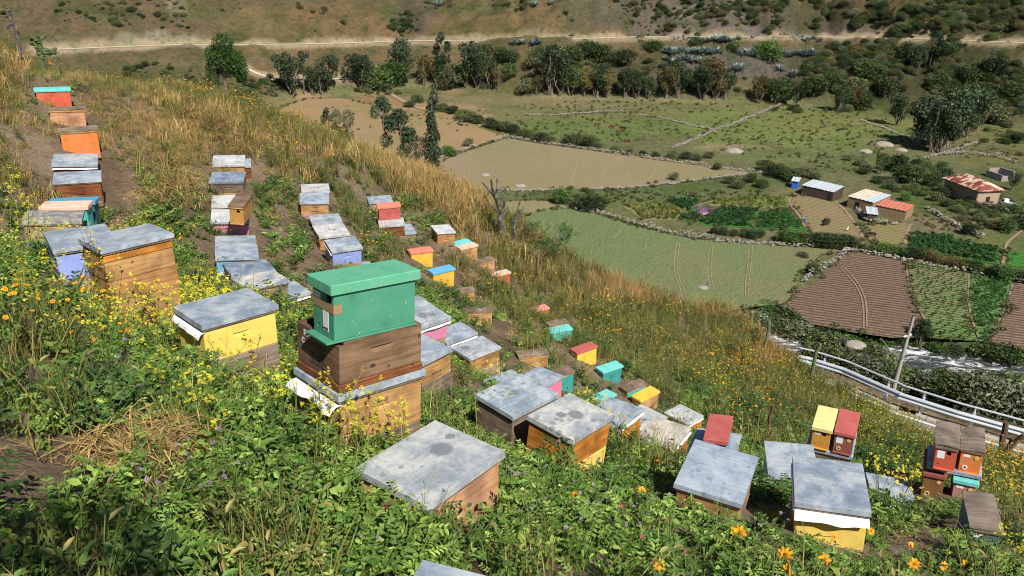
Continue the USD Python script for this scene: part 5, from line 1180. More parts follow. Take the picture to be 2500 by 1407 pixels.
for px, py, hp, kd, w, lab in ((1370, 498, 46, 'bush_bright', 1.0, 'bright green upright tree by the stone wall below the pale field'), (1438, 512, 42, 'bush_dark', 1.9, 'broad dark green bush on the stone wall below the pale field'), (1095, 382, 28, 'bush_bright', 1.5, 'round bright green bush at the corner of two fields'), (1143, 357, 22, 'bush_grey', 1.2, 'small grey tree at the edge of the fallow field'),
                               (1985, 668, 28, 'bush_green', 1.5, 'lone green bush on the stone spur beside the ploughed field'), (1960, 628, 14, 'bush_green', 1.8, 'low bush on the wall above the ploughed field'), (2018, 544, 14, 'bush_green', 1.3, 'tiny bush in the stubble field near the cow'), (1645, 440, 22, 'bush_grey', 1.2, 'leafless grey thorn bush on the edge of the pale field'), (2240, 838, 68, 'grove_dark', 1.2, 'large leaning dark tree by the river behind the pole')):
    plant_px(px, py, hp, kd, 'lone_bush', lab, 'bush', None, w)
LOW = [(1745, 572, 20), (1765, 574, 22), (1790, 576, 18), (1815, 578, 22), (1838, 582, 26), (1855, 580, 22), (1905, 588, 28), (1920, 592, 34), (1940, 596, 36), (1962, 598, 38), (1985, 602, 38), (2005, 604, 42), (2025, 606, 42), (2045, 606, 40), (2065, 606, 36), (2082, 602, 28), (2105, 614, 20), (2130, 616, 22), (2160, 620, 32), (2178, 622, 28), (2200, 626, 26), (2222, 630, 32), (2245, 634, 34), (2262, 636, 32), (2290, 642, 24), (2315, 648, 26), (2338, 654, 28), (2360, 658, 32), (2378, 664, 32), (2400, 668, 24), (2435, 680, 38), (2452, 684, 38), (2475, 684, 34), (2495, 690, 34)]
for px, py, hp in LOW:
    kd = 'bush_bright' if px % 4 == 0 else ('bush_rusty' if 2260 < px < 2350 else ('bush_dark' if px % 3 else 'bush_green'))
    plant_px(px, py, hp, kd, 'hedge_shrub', 'bushy shrub in the hedge between the ploughed and the upper fields', 'shrub', 'hedge above the ploughed field', 1.3)
BANK = [(1900, 792, 50), (1925, 802, 52), (1950, 815, 50), (1875, 775, 40), (2000, 842, 54), (2025, 850, 56), (2052, 856, 50), (2085, 850, 44), (2105, 852, 42), (2130, 858, 40), (2160, 845, 36), (2195, 842, 34), (2300, 880, 36), (2330, 868, 30), (2395, 880, 44), (2425, 886, 54), (2450, 895, 46), (2490, 890, 44), (1970, 835, 40), (1860, 760, 32), (2280, 860, 30)]
for px, py, hp in BANK:
    plant_px(px, py, hp, ('bush_bright', 'bush_green', 'bush_dark')[px % 3], 'riverside_bush', 'lush green bush on the river bank below the ploughed field', 'bush', 'bushes on the river bank', 1.5)
BANK2 = [(1815, 795, 50), (1850, 806, 56), (1885, 818, 56), (1920, 830, 60), (1955, 842, 60), (1990, 854, 62), (2025, 866, 62), (2060, 876, 60), (2095, 886, 60), (2130, 894, 58), (2165, 902, 52), (2040, 880, 40), (2110, 905, 44), (2150, 915, 44), (2195, 915, 36), (2330, 940, 30), (2420, 955, 34), (2480, 965, 34)]
for px, py, hp in BANK2:
    plant_px(px, py, hp, ('bush_olive', 'bush_green', 'bush_grey')[px % 3], 'riverside_bush', 'olive bush on the near bank of the river', 'bush', 'bushes on the near river bank', 1.4, t0=50.0)
WIL = [(2040, 905, 70), (2075, 915, 70), (2110, 928, 76), (2150, 935, 70), (1995, 890, 60), (2190, 950, 60), (2225, 945, 50), (2260, 965, 70), (2300, 975, 80), (2340, 985, 84), (2380, 1000, 90), (2425, 1010, 94), (2470, 1022, 96), (2500, 1035, 96), (2350, 960, 66), (2400, 965, 70), (2450, 975, 76), (2495, 985, 80), (2300, 945, 50)]
for px, py, hp in WIL:
    plant_px(px, py, hp, ('bush_olive', 'bush_grey', 'bush_green')[px % 3], 'willow_bush', 'feathery olive bush between the guardrail and the river', 'bush', 'bushes between guardrail and river', 1.4, t0=50.0)
# agaves in broken rows on the grey scree
AG = [(x, y) for y, xs_ in ((100, range(1640, 2010, 15)), (128, range(1625, 1760, 14)), (134, list(range(1800, 1850, 14)) + list(range(1915, 1995, 13))), (149, range(1632, 1690, 13)), (155, range(1705, 1745, 13)), (170, (1800, 1812, 1905)), (177, (1635, 1648)), (184, (1688, 1700)), (187, (1930, 1942)), (107, (1260, 1278, 1300, 1312)), (125, (1385, 1400)), (128, (1550,)), (12, (1300, 1350, 1075))) for x in xs_]
for i, (x, y) in enumerate(AG):
    plant_px(x + (i * 37 % 9) - 4, y + (i * 53 % 7) - 3, 15 + (i * 29 % 6), 'agave', 'agave_plant', 'blue grey agave in the broken rows on the scree below the mountain road', 'agave', 'agaves on the scree', 1.25)


# ---- mass of low scrub on the mountainside: one instancer
def instancer(name, protos, pts, idx, yaw, scale, kind='stuff', tilt=None, **tags):
    """pts (n, 3); protos: paths of class prims or (geometry, colours) built below it"""
    path = '/World/' + numbered(name, '/World')
    pi = UsdGeom.PointInstancer.Define(stage, path)
    targets = []
    for k, pr in enumerate(protos):
        if isinstance(pr, str):
            q = UsdGeom.Xform.Define(stage, path + '/kind_%d' % k); q.GetPrim().GetReferences().AddInternalReference(pr); targets.append(q.GetPath())
        else:
            m_ = mesh('plant_%d' % k, pr[0], 'plant', path, cd=pr[1]); targets.append(m_.GetPath())
    pi.CreatePrototypesRel().SetTargets(targets)
    pi.CreateProtoIndicesAttr(Vt.IntArray.FromNumpy(np.asarray(idx, np.int32)))
    pi.CreatePositionsAttr(Vt.Vec3fArray.FromNumpy(np.asarray(pts, np.float32)))
    sc = np.asarray(scale, np.float32); sc = np.repeat(sc[:, None], 3, 1) if sc.ndim == 1 else sc
    pi.CreateScalesAttr(Vt.Vec3fArray.FromNumpy(sc))
    n = len(pts); h = np.asarray(yaw) / 2
    q = np.zeros((n, 4)); q[:, 0] = np.cos(h); q[:, 3] = np.sin(h)                # w x y z
    if tilt is not None:
        ax = rng.uniform(0, 2 * np.pi, n); ta = tilt * np.abs(rng.standard_normal(n)) / 2
        w2, x2, y2 = np.cos(ta), np.sin(ta) * np.cos(ax), np.sin(ta) * np.sin(ax)
        q = np.stack([w2 * q[:, 0], x2 * q[:, 0] + y2 * q[:, 3], y2 * q[:, 0] - x2 * q[:, 3], w2 * q[:, 3]], 1)
    pi.CreateOrientationsAttr(Vt.QuathArray([Gf.Quath(float(a_), float(b_), float(c_), float(d_)) for a_, b_, c_, d_ in q]))
    return setd(pi.GetPrim(), kind=kind, **tags)


SCRUB = [(500, 20, 260, 30, 26), (430, 60, 40, 25, 8), (240, 30, 120, 40, 22), (100, 20, 100, 40, 16), (985, 60, 40, 30, 22), (1180, 15, 150, 18, 22), (1400, 40, 30, 50, 26), (1620, 40, 260, 50, 130), (1900, 40, 240, 45, 200), (2200, 40, 260, 55, 220), (2400, 60, 120, 90, 200), (1500, 175, 200, 50, 90), (1350, 185, 120, 40, 50), (1750, 215, 200, 25, 70),
         (2100, 180, 140, 70, 220), (2350, 220, 180, 90, 330), (2150, 130, 120, 40, 90), (1050, 120, 120, 20, 20), (650, 130, 50, 18, 14), (800, 60, 60, 40, 12), (560, 215, 90, 40, 25), (380, 195, 120, 40, 25), (650, 215, 50, 25, 30), (1250, 195, 200, 25, 40), (930, 225, 60, 12, 20), (2250, 440, 120, 40, 60), (2420, 520, 100, 40, 60), (1620, 470, 250, 18, 40), (2150, 880, 160, 40, 60), (2380, 960, 150, 50, 90), (2000, 265, 140, 12, 25), (2450, 360, 60, 60, 30)]
pp = []
for px, py, rx, ry, n in SCRUB:
    n = int(n * 2.6)
    a = rng.uniform(0, 6.28, n); r = np.sqrt(rng.uniform(0, 1, n)); pp += [(px + rx * r_ * math.cos(a_), py + ry * r_ * math.sin(a_), 4 + 13 * rng.random() ** 2.2 * (1.7 if px > 1950 else 1.1)) for a_, r_ in zip(a, r)]
pp = np.array(pp); pp = pp[(pp[:, 0] > -40) & (pp[:, 0] < 2560) & (pp[:, 1] > -30)]
HP = hit(pp[:, 0], pp[:, 1], 24.0); zc = HP @ FW; keep = (HP[:, 1] > 60) & (rng.random(len(HP)) < np.clip((meshkit.fbm(np.column_stack([HP[:, :2] / 16, 0 * zc]), 3, 61) - .36) * 4, .04, 1)); HP, zc, pp = HP[keep], zc[keep], pp[keep]
keys = ['bush_green', 'bush_olive', 'bush_dark', 'bush_grey', 'bush_rusty']
instancer('hillside_scrub', [KINDS[k][0] for k in keys], HP - [0, 0, .2], rng.choice(5, len(HP), p=[.36, .3, .18, .06, .10]), rng.uniform(0, 6.28, len(HP)), np.stack([pp[:, 2] * zc / FPX * 1.25] * 2 + [pp[:, 2] * zc / FPX * .9], 1), label='low grey green scrub scattered over the mountainside', cat='scrub')
# green crop plants standing in rows on the vegetable fields
def crop_rows(name, poly, spacing, step, ang, size, cols, label, dens=1.0):
    P = floor_at([p[0] for p in poly], [p[1] for p in poly])[:, :2]; g = Polygon(P).buffer(-.6); shapely.prepare(g)
    c, s = math.cos(ang), math.sin(ang); Rm = np.array([[c, s], [-s, c]]); Qp = P @ Rm.T
    us, vs_ = np.arange(Qp[:, 0].min(), Qp[:, 0].max(), step), np.arange(Qp[:, 1].min(), Qp[:, 1].max(), spacing)
    U, V = np.meshgrid(us, vs_); U = U + rng.normal(0, step * .3, U.shape); V = V + rng.normal(0, spacing * .07, V.shape)
    w = np.stack([U.ravel(), V.ravel()], 1) @ Rm
    ok = shapely.contains_xy(g, w[:, 0], w[:, 1]) & (rng.random(len(w)) < dens * (.45 + 1.1 * meshkit.fbm(np.stack([w[:, 0] / 9, w[:, 1] / 9, 0 * w[:, 0]], -1), 3, 8)))
    w = w[ok]
    rs = np.random.default_rng(3); pr = []
    for k in range(3): pr.append(foliage([(0, 0, .45, .5, .5, .45)], 46, .22, cols, rs, 0, .2))
    instancer(name, pr, np.column_stack([w, np.full(len(w), VALLEY + .3)]), rng.integers(0, 3, len(w)), rng.uniform(0, 6.28, len(w)), rng.uniform(.7, 1.3, len(w)) * size, label=label, cat='crop')


gcol = [c3('#44692f'), c3('#4f7436'), c3('#3b5e2b')]
dcol = [c3('#34532f'), c3('#3d5c33'), c3('#2d4a29')]
crop_rows('crop_plants', [(2371, 668), (2470, 689), (2452, 755), (2412, 838), (2391, 835), (2374, 800), (2365, 740)], 1.15, .8, ang_px((2230, 735), (2430, 770)), .62, gcol, 'rows of young green crop plants on the right half of the row field', 1.0)
crop_rows('crop_plants', [(2217, 641), (2300, 657), (2368, 668), (2362, 740), (2372, 800), (2388, 834), (2264, 826), (2253, 785), (2225, 715)], 1.15, .9, ang_px((2230, 735), (2430, 770)), .42, gcol, 'sparser rows of young crop plants beside the ploughed field', .75)
crop_rows('vegetable_plants', [(1763, 508), (1862, 514), (1846, 530), (1826, 558), (1700, 549)], 1.3, .8, ang_px((1720, 545), (1860, 552)), .9, dcol, 'dark green vegetable rows in front of the sheds, left plot', 1.2)
crop_rows('vegetable_plants', [(1868, 514), (1930, 516), (1967, 562), (1900, 563), (1830, 558), (1850, 532)], 1.3, .8, ang_px((1720, 545), (1860, 552)), .8, dcol + gcol, 'dark green vegetable rows next to the person in blue', 1.1)
crop_rows('vegetable_plants', [(2222, 572), (2300, 580), (2440, 612), (2436, 648), (2330, 628), (2216, 606)], 1.1, .8, ang_px((2220, 590), (2420, 625)), .9, dcol + gcol, 'long dark green bean field above the hedge', 1.2)
crop_rows('vegetable_plants', [(1650, 532), (1680, 520), (1724, 530), (1692, 548)], 1.2, .7, ang_px((1720, 545), (1860, 552)), .8, dcol, 'small dark green plot beside the pink flowers', 1.1)
crop_rows('vegetable_plants', [(1640, 488), (1705, 490), (1712, 503), (1685, 518), (1617, 496)], 1.2, .7, ang_px((1720, 545), (1860, 552)), .9, dcol, 'dark green plot farthest from the sheds', 1.1)
crop_rows('pink_flower_patch', [(1690, 516), (1715, 507), (1746, 518), (1725, 528)], 1.0, .7, .4, .8, [c3('#93708f'), c3('#a381a0'), c3('#5a7a3e')], 'patch of pink flowers between the vegetable plots', 1.2)
crop_rows('seedlings', [(1290, 520), (1415, 508), (1480, 530), (1570, 558), (1700, 586), (1850, 592), (2052, 606), (1990, 640), (1955, 668), (1935, 720), (1920, 752), (1880, 745), (1700, 770), (1500, 720), (1250, 600)], 1.3, .75, ang_px((1600, 650), (1800, 668)), .17, [c3('#6e7c4a'), c3('#66744a')], 'thin rows of seedlings on the large lower field', .9)

crop_rows('plot_weeds', [(1720, 505), (1750, 492), (1860, 478), (1925, 480), (1925, 512), (1760, 504)], 1.2, .9, .2, .8, [c3('#6f7a3c'), c3('#8a8546'), c3('#5a6b34')], 'weedy mixed plants on the plot beside the stubble field', .8)
crop_rows('plot_weeds', [(1520, 505), (1612, 498), (1680, 520), (1648, 540), (1570, 540)], 1.2, .9, .2, .8, [c3('#66723c'), c3('#8a8546'), c3('#5a6b34')], 'weedy mixed plants on the plot left of the vegetables', .8)
# ragged weedy verges round every field
ve = []
for g in EDGES:
    for t_ in np.arange(0, g.exterior.length, .55): q = g.exterior.interpolate(t_); ve.append((q.x, q.y))
ve = np.array(ve); ve = ve[rng.random(len(ve)) < .05 + .6 * meshkit.noise(np.column_stack([ve / 7, 0 * ve[:, 0]]), 5)]; ve += rng.normal(0, .55, ve.shape)
pr = [foliage([(0, 0, .35, .6, .6, .35)], 40, .2, GREEN + OLIVE + RUSTY, np.random.default_rng(40 + k), 0, .2) for k in range(3)]
instancer('verge_weeds', pr, np.column_stack([ve, np.full(len(ve), VALLEY + .15)]), rng.integers(0, 3, len(ve)), rng.uniform(0, 6.28, len(ve)), rng.uniform(.3, 1.1, len(ve)) ** 1.5, label='ragged weeds along the edges of the valley fields', cat='weeds')
# tufts and small stones on the meadows
mp = np.array([(px + rx * r_ * math.cos(a_), py + ry * r_ * math.sin(a_)) for px, py, rx, ry, n in ((1450, 310, 230, 40, 260), (1950, 330, 280, 60, 420), (1550, 262, 300, 16, 160), (1550, 480, 320, 18, 200), (2120, 400, 160, 26, 120), (2400, 350, 110, 40, 110), (2350, 530, 120, 40, 120), (1000, 290, 250, 40, 50)) for a_, r_ in zip(rng.uniform(0, 6.28, n), np.sqrt(rng.uniform(0, 1, n)))])
MPt = hit(mp[:, 0], mp[:, 1], 60.0); MPt = MPt[np.abs(MPt[:, 2] - VALLEY) < 1.0]
instancer('meadow_tufts', pr, MPt, rng.integers(0, 3, len(MPt)), rng.uniform(0, 6.28, len(MPt)), rng.uniform(.3, 1.2, len(MPt)), label='grass tufts dotted over the meadows', cat='grass')
# the tree beside the viewpoint, seen only by the shadow it throws into the lower left corner
tt = UsdGeom.Xform.Define(stage, '/World/overhanging_tree'); gz_ = ground_z(-.75, -.6) if False else -1.25
tt.AddTransformOp().Set(Gf.Matrix4d(2.0, 0, 0, 0, 0, 2.0, 0, 0, 0, 0, 3.2, 0, -.10, -1.15, gz_, 1))
setd(tt.GetPrim(), 'small leafy tree whose shadow darkens the lower left corner', 'tree'); tt.GetPrim().GetReferences().AddInternalReference(KINDS['grove_euca_near'][0]); tt.GetPrim().SetInstanceable(True)
# ---------------------------------------------------------------- dry stone walls
def stone_wall(name, px, label, w=.9, h=.8, size=.45, P=None, group=None):
    P = floor_at([p[0] for p in px], [p[1] for p in px]) if P is None else P
    L = LineString(P[:, :2]); n = int(L.length / size * 3.2); n = min(n, 900)
    rs = np.random.default_rng(int(px[0][0]))
    s = rs.uniform(0, L.length, n); base = np.array([L.interpolate(t).coords[0] for t in s]); nxt = np.array([L.interpolate(min(t + .1, L.length)).coords[0] for t in s]); prv = np.array([L.interpolate(max(t - .1, 0)).coords[0] for t in s])
    d = nxt - prv; d /= np.linalg.norm(d, axis=1, keepdims=True) + 1e-9; nr = np.stack([-d[:, 1], d[:, 0]], 1)
    hh = h * (.55 + .9 * meshkit.noise(np.stack([s / 3.5, 0 * s, 0 * s], -1), 6))
    off = rs.uniform(-.5, .5, n); z = rs.uniform(0, 1, n) ** .8 * hh * (1 - .5 * np.abs(off))
    c = np.column_stack([base + nr * (off * w)[:, None], VALLEY + .1 + z])
    o = np.array([[1, 0, 0], [-1, 0, 0], [0, 1, 0], [0, -1, 0], [0, 0, 1], [0, 0, -1.0]]); of = np.array([[0, 2, 4], [2, 1, 4], [1, 3, 4], [3, 0, 4], [2, 0, 5], [1, 2, 5], [3, 1, 5], [0, 3, 5]])
    r = rs.uniform(.6, 1.3, (n, 1, 1)) * size * .62; ang = rs.uniform(0, 6.3, n); ca, sa = np.cos(ang), np.sin(ang)
    v = o[None] * r * rs.uniform(.65, 1.25, (n, 6, 1)) * np.array([1.25, .9, .75])
    v = np.stack([v[..., 0] * ca[:, None] - v[..., 1] * sa[:, None], v[..., 0] * sa[:, None] + v[..., 1] * ca[:, None], v[..., 2]], -1) + c[:, None]
    f = (np.arange(n)[:, None, None] * 6 + of[None]).reshape(-1, 3)
    t = thing(name, label, 'stone wall', (0, 0, 0), group=group)
    mesh('loose_stones', (v.reshape(-1, 3), f), 'stone', t)


for px, lab, hh in (([(1050, 395), (1120, 372), (1180, 353), (1240, 336)], 'dry stone wall dividing the fallow field from the pale green field', .9), ([(1250, 338), (1330, 352), (1420, 364), (1520, 380), (1640, 396), (1760, 412), (1860, 424)], 'long dry stone wall with shrubs above the pale green field', .9),
                    ([(1640, 364), (1690, 345), (1745, 322), (1800, 300), (1860, 276), (1905, 258)], 'pale stone wall climbing diagonally between the meadows', .8), ([(1280, 281), (1350, 283), (1440, 277), (1520, 274)], 'low pale stone wall across the far meadow', .6), ([(1560, 281), (1620, 290), (1680, 306), (1745, 320)], 'low dark stone wall joining the diagonal wall', .6),
                    ([(1400, 512), (1480, 528), (1560, 552), (1650, 576), (1740, 590)], 'stone retaining wall above the lower field on its far left', 1.3), ([(1740, 590), (1830, 596), (1920, 602), (2010, 606), (2075, 608)], 'stone wall under the dark hedge above the lower field', .9),
                    ([(2075, 612), (2050, 630), (2015, 655), (1985, 672), (1962, 690)], 'heaped stone spur running down between lower and ploughed field', 1.3), ([(2080, 614), (2180, 632), (2290, 655), (2400, 672), (2520, 698)], 'stone wall above the ploughed field and the row crops', .9),
                    ([(1180, 464), (1290, 468), (1370, 464)], 'line of stones at the lower edge of the pale field near the dead tree', .5), ([(1440, 463), (1560, 458), (1700, 443), (1840, 426)], 'line of stones at the lower edge of the pale field', .5), ([(1990, 255), (2060, 262), (2110, 268)], 'short stone wall at the top of the big meadow', .7),
                    ([(2290, 380), (2350, 376), (2430, 384), (2480, 400)], 'dark stone wall across the small meadow', 1.3), ([(2255, 388), (2320, 372), (2385, 350)], 'pale stone wall beside the grove', .7), ([(2090, 490), (2085, 505), (2098, 522), (2112, 540), (2150, 548), (2190, 550)], 'tumbledown stone wall round the small farmyard', 1.1),
                    ([(2260, 510), (2310, 540), (2350, 562), (2400, 585)], 'stone wall running from the yard towards the far fields', 1.1), ([(2370, 492), (2410, 508), (2460, 522)], 'stone terrace wall below the rusty roofed house', 1.5), ([(2230, 345), (2170, 318), (2100, 296)], 'stone wall at the foot of the slope behind the big meadow', .6)):
    stone_wall('stone_wall', px, lab, h=hh)
for px, py, r, lab in ((1792, 371, 2.2, 'pale heap of stones in the big meadow'), (2112, 372, 1.8, 'grey boulder lying in the meadow near the shrubs'), (2158, 355, 2.4, 'larger pale grey boulder in the far part of the meadow'), (2200, 368, 1.6, 'boulder half hidden by the trees at the meadow edge'), (1716, 704, .9, 'round grey boulder on the edge of the lower field'), (1270, 455, 1.2, 'small stone heap in the pale field behind the dead tree'), (1185, 428, 1.0, 'two pale stones in the pale field'), (2088, 843, 1.3, 'pale boulder on the river bank')):
    P = floor_at([px], [py])[0]; s_ = trimesh.creation.icosphere(2, r); vv = s_.vertices * (1.3, 1, .55) * (1 + .3 * (meshkit.fbm(s_.vertices / r * 1.6 + px, 3, 2) - .5)[:, None])
    setd(mesh('boulder', (vv + P, s_.faces), 'stone'), lab, 'boulder', None)

# ---------------------------------------------------------------- farm buildings (corners of each roof as the photograph shows them)
def roof_frame(px, zr):
    """rectangle that fits four roof corners (near-left, near-right, far-right, far-left) at height zr above the floor: centre, yaw, length, width"""
    P = floor_at([p[0] for p in px], [p[1] for p in px], VALLEY + zr)[:, :2]
    u = (P[1] - P[0] + P[2] - P[3]); L = np.linalg.norm(u) / 2; u /= np.linalg.norm(u); n = np.array([-u[1], u[0]])
    W = abs(((P[3] - P[0]) @ n + (P[2] - P[1]) @ n) / 2)
    return P.mean(0), math.atan2(u[1], u[0]), L, W


def corrugated(L, W, z0, z1, n, over=.3, th=.05, amp=.05):
    """one sheet of roofing falling from z1 at the back to z0 at the front, ribs running down the slope"""
    xs = np.linspace(-L / 2 - over, L / 2 + over, n); ys = np.array([-W / 2 - over, 0, W / 2 + over])
    X, Y = np.meshgrid(xs, ys); Z = z0 + (z1 - z0) * (Y + W / 2) / W + amp * np.cos(np.arange(n) * math.pi)[None]
    v = np.stack([X, Y, Z], -1).reshape(-1, 3); i = np.arange(3 * n).reshape(3, n); q = np.stack([i[:-1, :-1], i[:-1, 1:], i[1:, 1:], i[1:, :-1]], -1).reshape(-1, 4)
    ring = np.concatenate([i[0, :-1], i[:-1, -1], i[-1, :0:-1], i[:0:-1, 0]]); r2 = np.roll(ring, -1)
    return np.vstack([v, v - [0, 0, th]]), np.vstack([q, q[:, ::-1] + 3 * n, np.stack([ring, ring + 3 * n, r2 + 3 * n, r2], 1)])


def shed(name, label, px, zr, roof, wallm, panels=3, slope=.5, cat_='shed', openings=()):
    c, yaw, L, W = roof_frame(px, zr)
    t = thing(name, label, cat_, (c[0], c[1], VALLEY + .05), yaw)
    w = .18
    mesh('wall', bx(-L / 2, L / 2, W / 2 - w, W / 2, -.3, zr + slope - .1), wallm, t); mesh('wall', bx(-L / 2, L / 2, -W / 2, -W / 2 + w, -.3, zr - .1), wallm, t)
    mesh('wall', bx(-L / 2, -L / 2 + w, -W / 2 + w + .002, W / 2 - w - .002, -.3, zr - .05), wallm, t); mesh('wall', bx(L / 2 - w, L / 2, -W / 2 + w + .002, W / 2 - w - .002, -.3, zr - .05), wallm, t)
    for k in range(panels):
        x0, x1 = -L / 2 + L * k / panels, -L / 2 + L * (k + 1) / panels
        g = corrugated(x1 - x0, W, zr, zr + slope, max(int((x1 - x0) / .35), 5), .3 if panels == 1 else .12)
        mesh('roof_sheet', tf(g, rz((rng.random() - .5) * .02), ((x0 + x1) / 2, 0, .03 * (k % 2) + .02)), roof[k % len(roof)], t)
    for (u, ww, hh, nm) in openings:
        mesh(nm, bx(u * L - ww / 2, u * L + ww / 2, -W / 2 - .03, -W / 2 + .01, 0, hh), 'dark', t)
    return t, L, W


shed('metal_roofed_shed', 'long dark shed with a shiny grey metal roof left of the farmyard', [(1961, 454), (2041, 470), (2055, 459.5), (1984, 441.5)], 2.6, ['tin'], 'shade_wall', 3, .4, openings=((.40, 1.0, 1.9, 'door'),))
shed('cream_roofed_house', 'low house with patched cream roof sheets beside the red roof', [(2080, 482), (2140, 497), (2166, 479), (2106, 464)], 2.8, ['tin_cream', 'tin_cream', 'tin'], 'adobe', 3, .4, 'house', openings=((-.1, 1.1, 2.0, 'door'),))
shed('red_roofed_lean_to', 'low lean-to with faded red roof adjoining the cream roofed house', [(2140, 503), (2215, 516), (2230, 506.5), (2166, 490)], 2.2, ['tin_red'], 'adobe', 2, .35, 'lean-to')
shed('small_metal_hut', 'tiny hut with blue grey metal roof in the farmyard', [(2112, 521), (2135, 523), (2144, 512), (2123, 509)], 2.0, ['tin'], 'shade_wall', 1, .3, 'hut')
shed('tiny_outhouse', 'tiny outhouse left of the long metal roofed shed', [(1936, 442), (1950, 444), (1952, 437), (1938, 435)], 2.0, ['tin'], 'cloth_blue', 1, .25, 'outhouse')
# the house with the rusty hipped roof
c, yaw, L, W = roof_frame([(2316, 438), (2404, 469), (2436, 460), (2352, 427)], 4.2)
t = thing('rusty_roofed_house', 'big plain house with a rusty patched hipped roof near the truck', 'house', (c[0], c[1], VALLEY), yaw)
hz = 4.2; L *= .95; W = max(W, 6.0)
for nm, b_ in (('wall', bx(-L / 2, L / 2, -W / 2, -W / 2 + .35, -.4, hz)), ('wall', bx(-L / 2, L / 2, W / 2 - .35, W / 2, -.4, hz)), ('wall', bx(-L / 2, -L / 2 + .35, -W / 2 + .352, W / 2 - .352, -.4, hz)), ('wall', bx(L / 2 - .35, L / 2, -W / 2 + .352, W / 2 - .352, -.4, hz))):
    mesh(nm, b_, 'adobe' if b_[0][0][0] < L / 2 - .5 else 'brick_pale', t)
o = .7; rid = W * .42; rz_ = hz + 1.9
E_ = np.array([(-L / 2 - o, -W / 2 - o, hz - .1), (L / 2 + o, -W / 2 - o, hz - .1), (L / 2 + o, W / 2 + o, hz - .1), (-L / 2 - o, W / 2 + o, hz - .1)]); R_ = np.array([(-L / 2 + rid, 0, rz_), (L / 2 - rid, 0, rz_)])
def slab(nm, pts, parent, m, th=.07):
    p = np.array(pts, float); k = len(p); v = np.vstack([p, p - [0, 0, th]]); f = [(0, i, i + 1) for i in range(1, k - 1)] + [(k, k + i + 1, k + i) for i in range(1, k - 1)]
    for i in range(k): j = (i + 1) % k; f += [(i, i + k, j + k), (i, j + k, j)]
    return mesh(nm, (v, np.array(f)), m, parent)
def split(a, b, c_, d, n, tag_):      # roofing sheets side by side on one slope
    for k in range(n):
        s0, s1 = k / n, (k + 1) / n
        dz = np.array([0, 0, .025 * (k % 2)])
        slab('roof_sheet', [a + (b - a) * s0 + dz, a + (b - a) * s1 + dz, d + (c_ - d) * s1 + dz, d + (c_ - d) * s0 + dz], t, 'roof_rust')
split(E_[0], E_[1], R_[1], R_[0], 10, 0); split(E_[2], E_[3], R_[0], R_[1], 10, 0)
slab('roof_sheet', [E_[1], E_[2], R_[1]], t, 'roof_rust'); slab('roof_sheet', [E_[3], E_[0], R_[0]], t, 'roof_rust')
mesh('door', bx(L / 2 + .003, L / 2 + .05, -.6, .6, .1, 2.3), 'dark', t)
mesh('roof_hole', tf(bx(-1.2, 1.2, -.7, .7, 0, .04), np.array([[1, 0, 0], [0, 1, 0], [0, 1.9 / (W / 2 + o), 1]]), (L * .1, -W * .22, hz + 1.0)), 'dark', t)
# low ruin behind the house
c2 = floor_at([2440], [436])[0]
t = thing('ruined_hut', 'roofless ruined stone hut behind the rusty roofed house', 'ruin', tuple(c2), yaw)
for b_ in (bx(-3, 3, -2.2, -1.8, 0, 1.8), bx(-3, -2.6, -1.79, 2.2, 0, 2.4), bx(2.6, 3, -1.79, 2.2, 0, 1.5), bx(-2.59, 2.59, 1.8, 2.2, 0, 2.6)): mesh('wall', b_, 'stone', t)

# white pick-up truck
P0, P1 = floor_at([2438, 2482], [498, 513])
d = P1 - P0; yaw = math.atan2(d[1], d[0]); c = (P0 + P1) / 2
t = thing('pickup_truck', 'white pick-up truck with open bed parked below the rusty roofed house', 'truck', tuple(c), yaw + math.pi)
mesh('bed', [bx(-2.6, .6, -.9, .9, .55, .75), bx(-2.6, .6, -.9, -.84, .752, 1.25), bx(-2.6, .6, .84, .9, .752, 1.25), bx(-2.6, -2.54, -.838, .838, .752, 1.25)], 'carpaint', t)
mesh('cab', arr(m3.Manifold.hull_points(np.array([(.65, s * .88, .5) for s in (-1, 1)] + [(2.5, s * .85, .5) for s in (-1, 1)] + [(2.5, s * .83, 1.1) for s in (-1, 1)] + [(1.9, s * .83, 1.2) for s in (-1, 1)] + [(1.4, s * .72, 1.85) for s in (-1, 1)] + [(.65, s * .74, 1.85) for s in (-1, 1)]))), 'carpaint', t)
mesh('windscreen', (np.array([(1.93, -.7, 1.22), (1.93, .7, 1.22), (1.47, .62, 1.80), (1.47, -.62, 1.80)]), np.array([[0, 1, 2, 3]])), 'glassdark', t)
for s in (-1, 1): mesh('side_window', (np.array([(.8, s * .845, 1.25), (1.6, s * .825, 1.25), (1.3, s * .765, 1.75), (.8, s * .775, 1.75)]), np.array([[0, 1, 2, 3]])), 'glassdark', t)
for x_ in (-1.7, 1.7):
    for s in (-1, 1): mesh('wheel', tf(arr(m3.Manifold.cylinder(.22, .36, .36, 18, True)), np.array([[1, 0, 0], [0, 0, -1], [0, 1, 0.]]), (x_, s * .82, .36)), 'rubber', t)

# ---------------------------------------------------------------- animals and the person in the fields
def skin(bones, edge):
    m = m3.Manifold()
    for (a, ra), (b, rb) in bones:
        sa, sb = (m3.Manifold.sphere(r, 14).translate(list(map(float, p))) for p, r in ((a, ra), (b, rb)))
        m = m + m3.Manifold.batch_hull([sa, sb])
    m = m.refine_to_length(edge); v, f = arr(m); g = trimesh.Trimesh(v, f, process=False)
    trimesh.smoothing.filter_taubin(g, iterations=8); return np.array(g.vertices), np.array(g.faces)


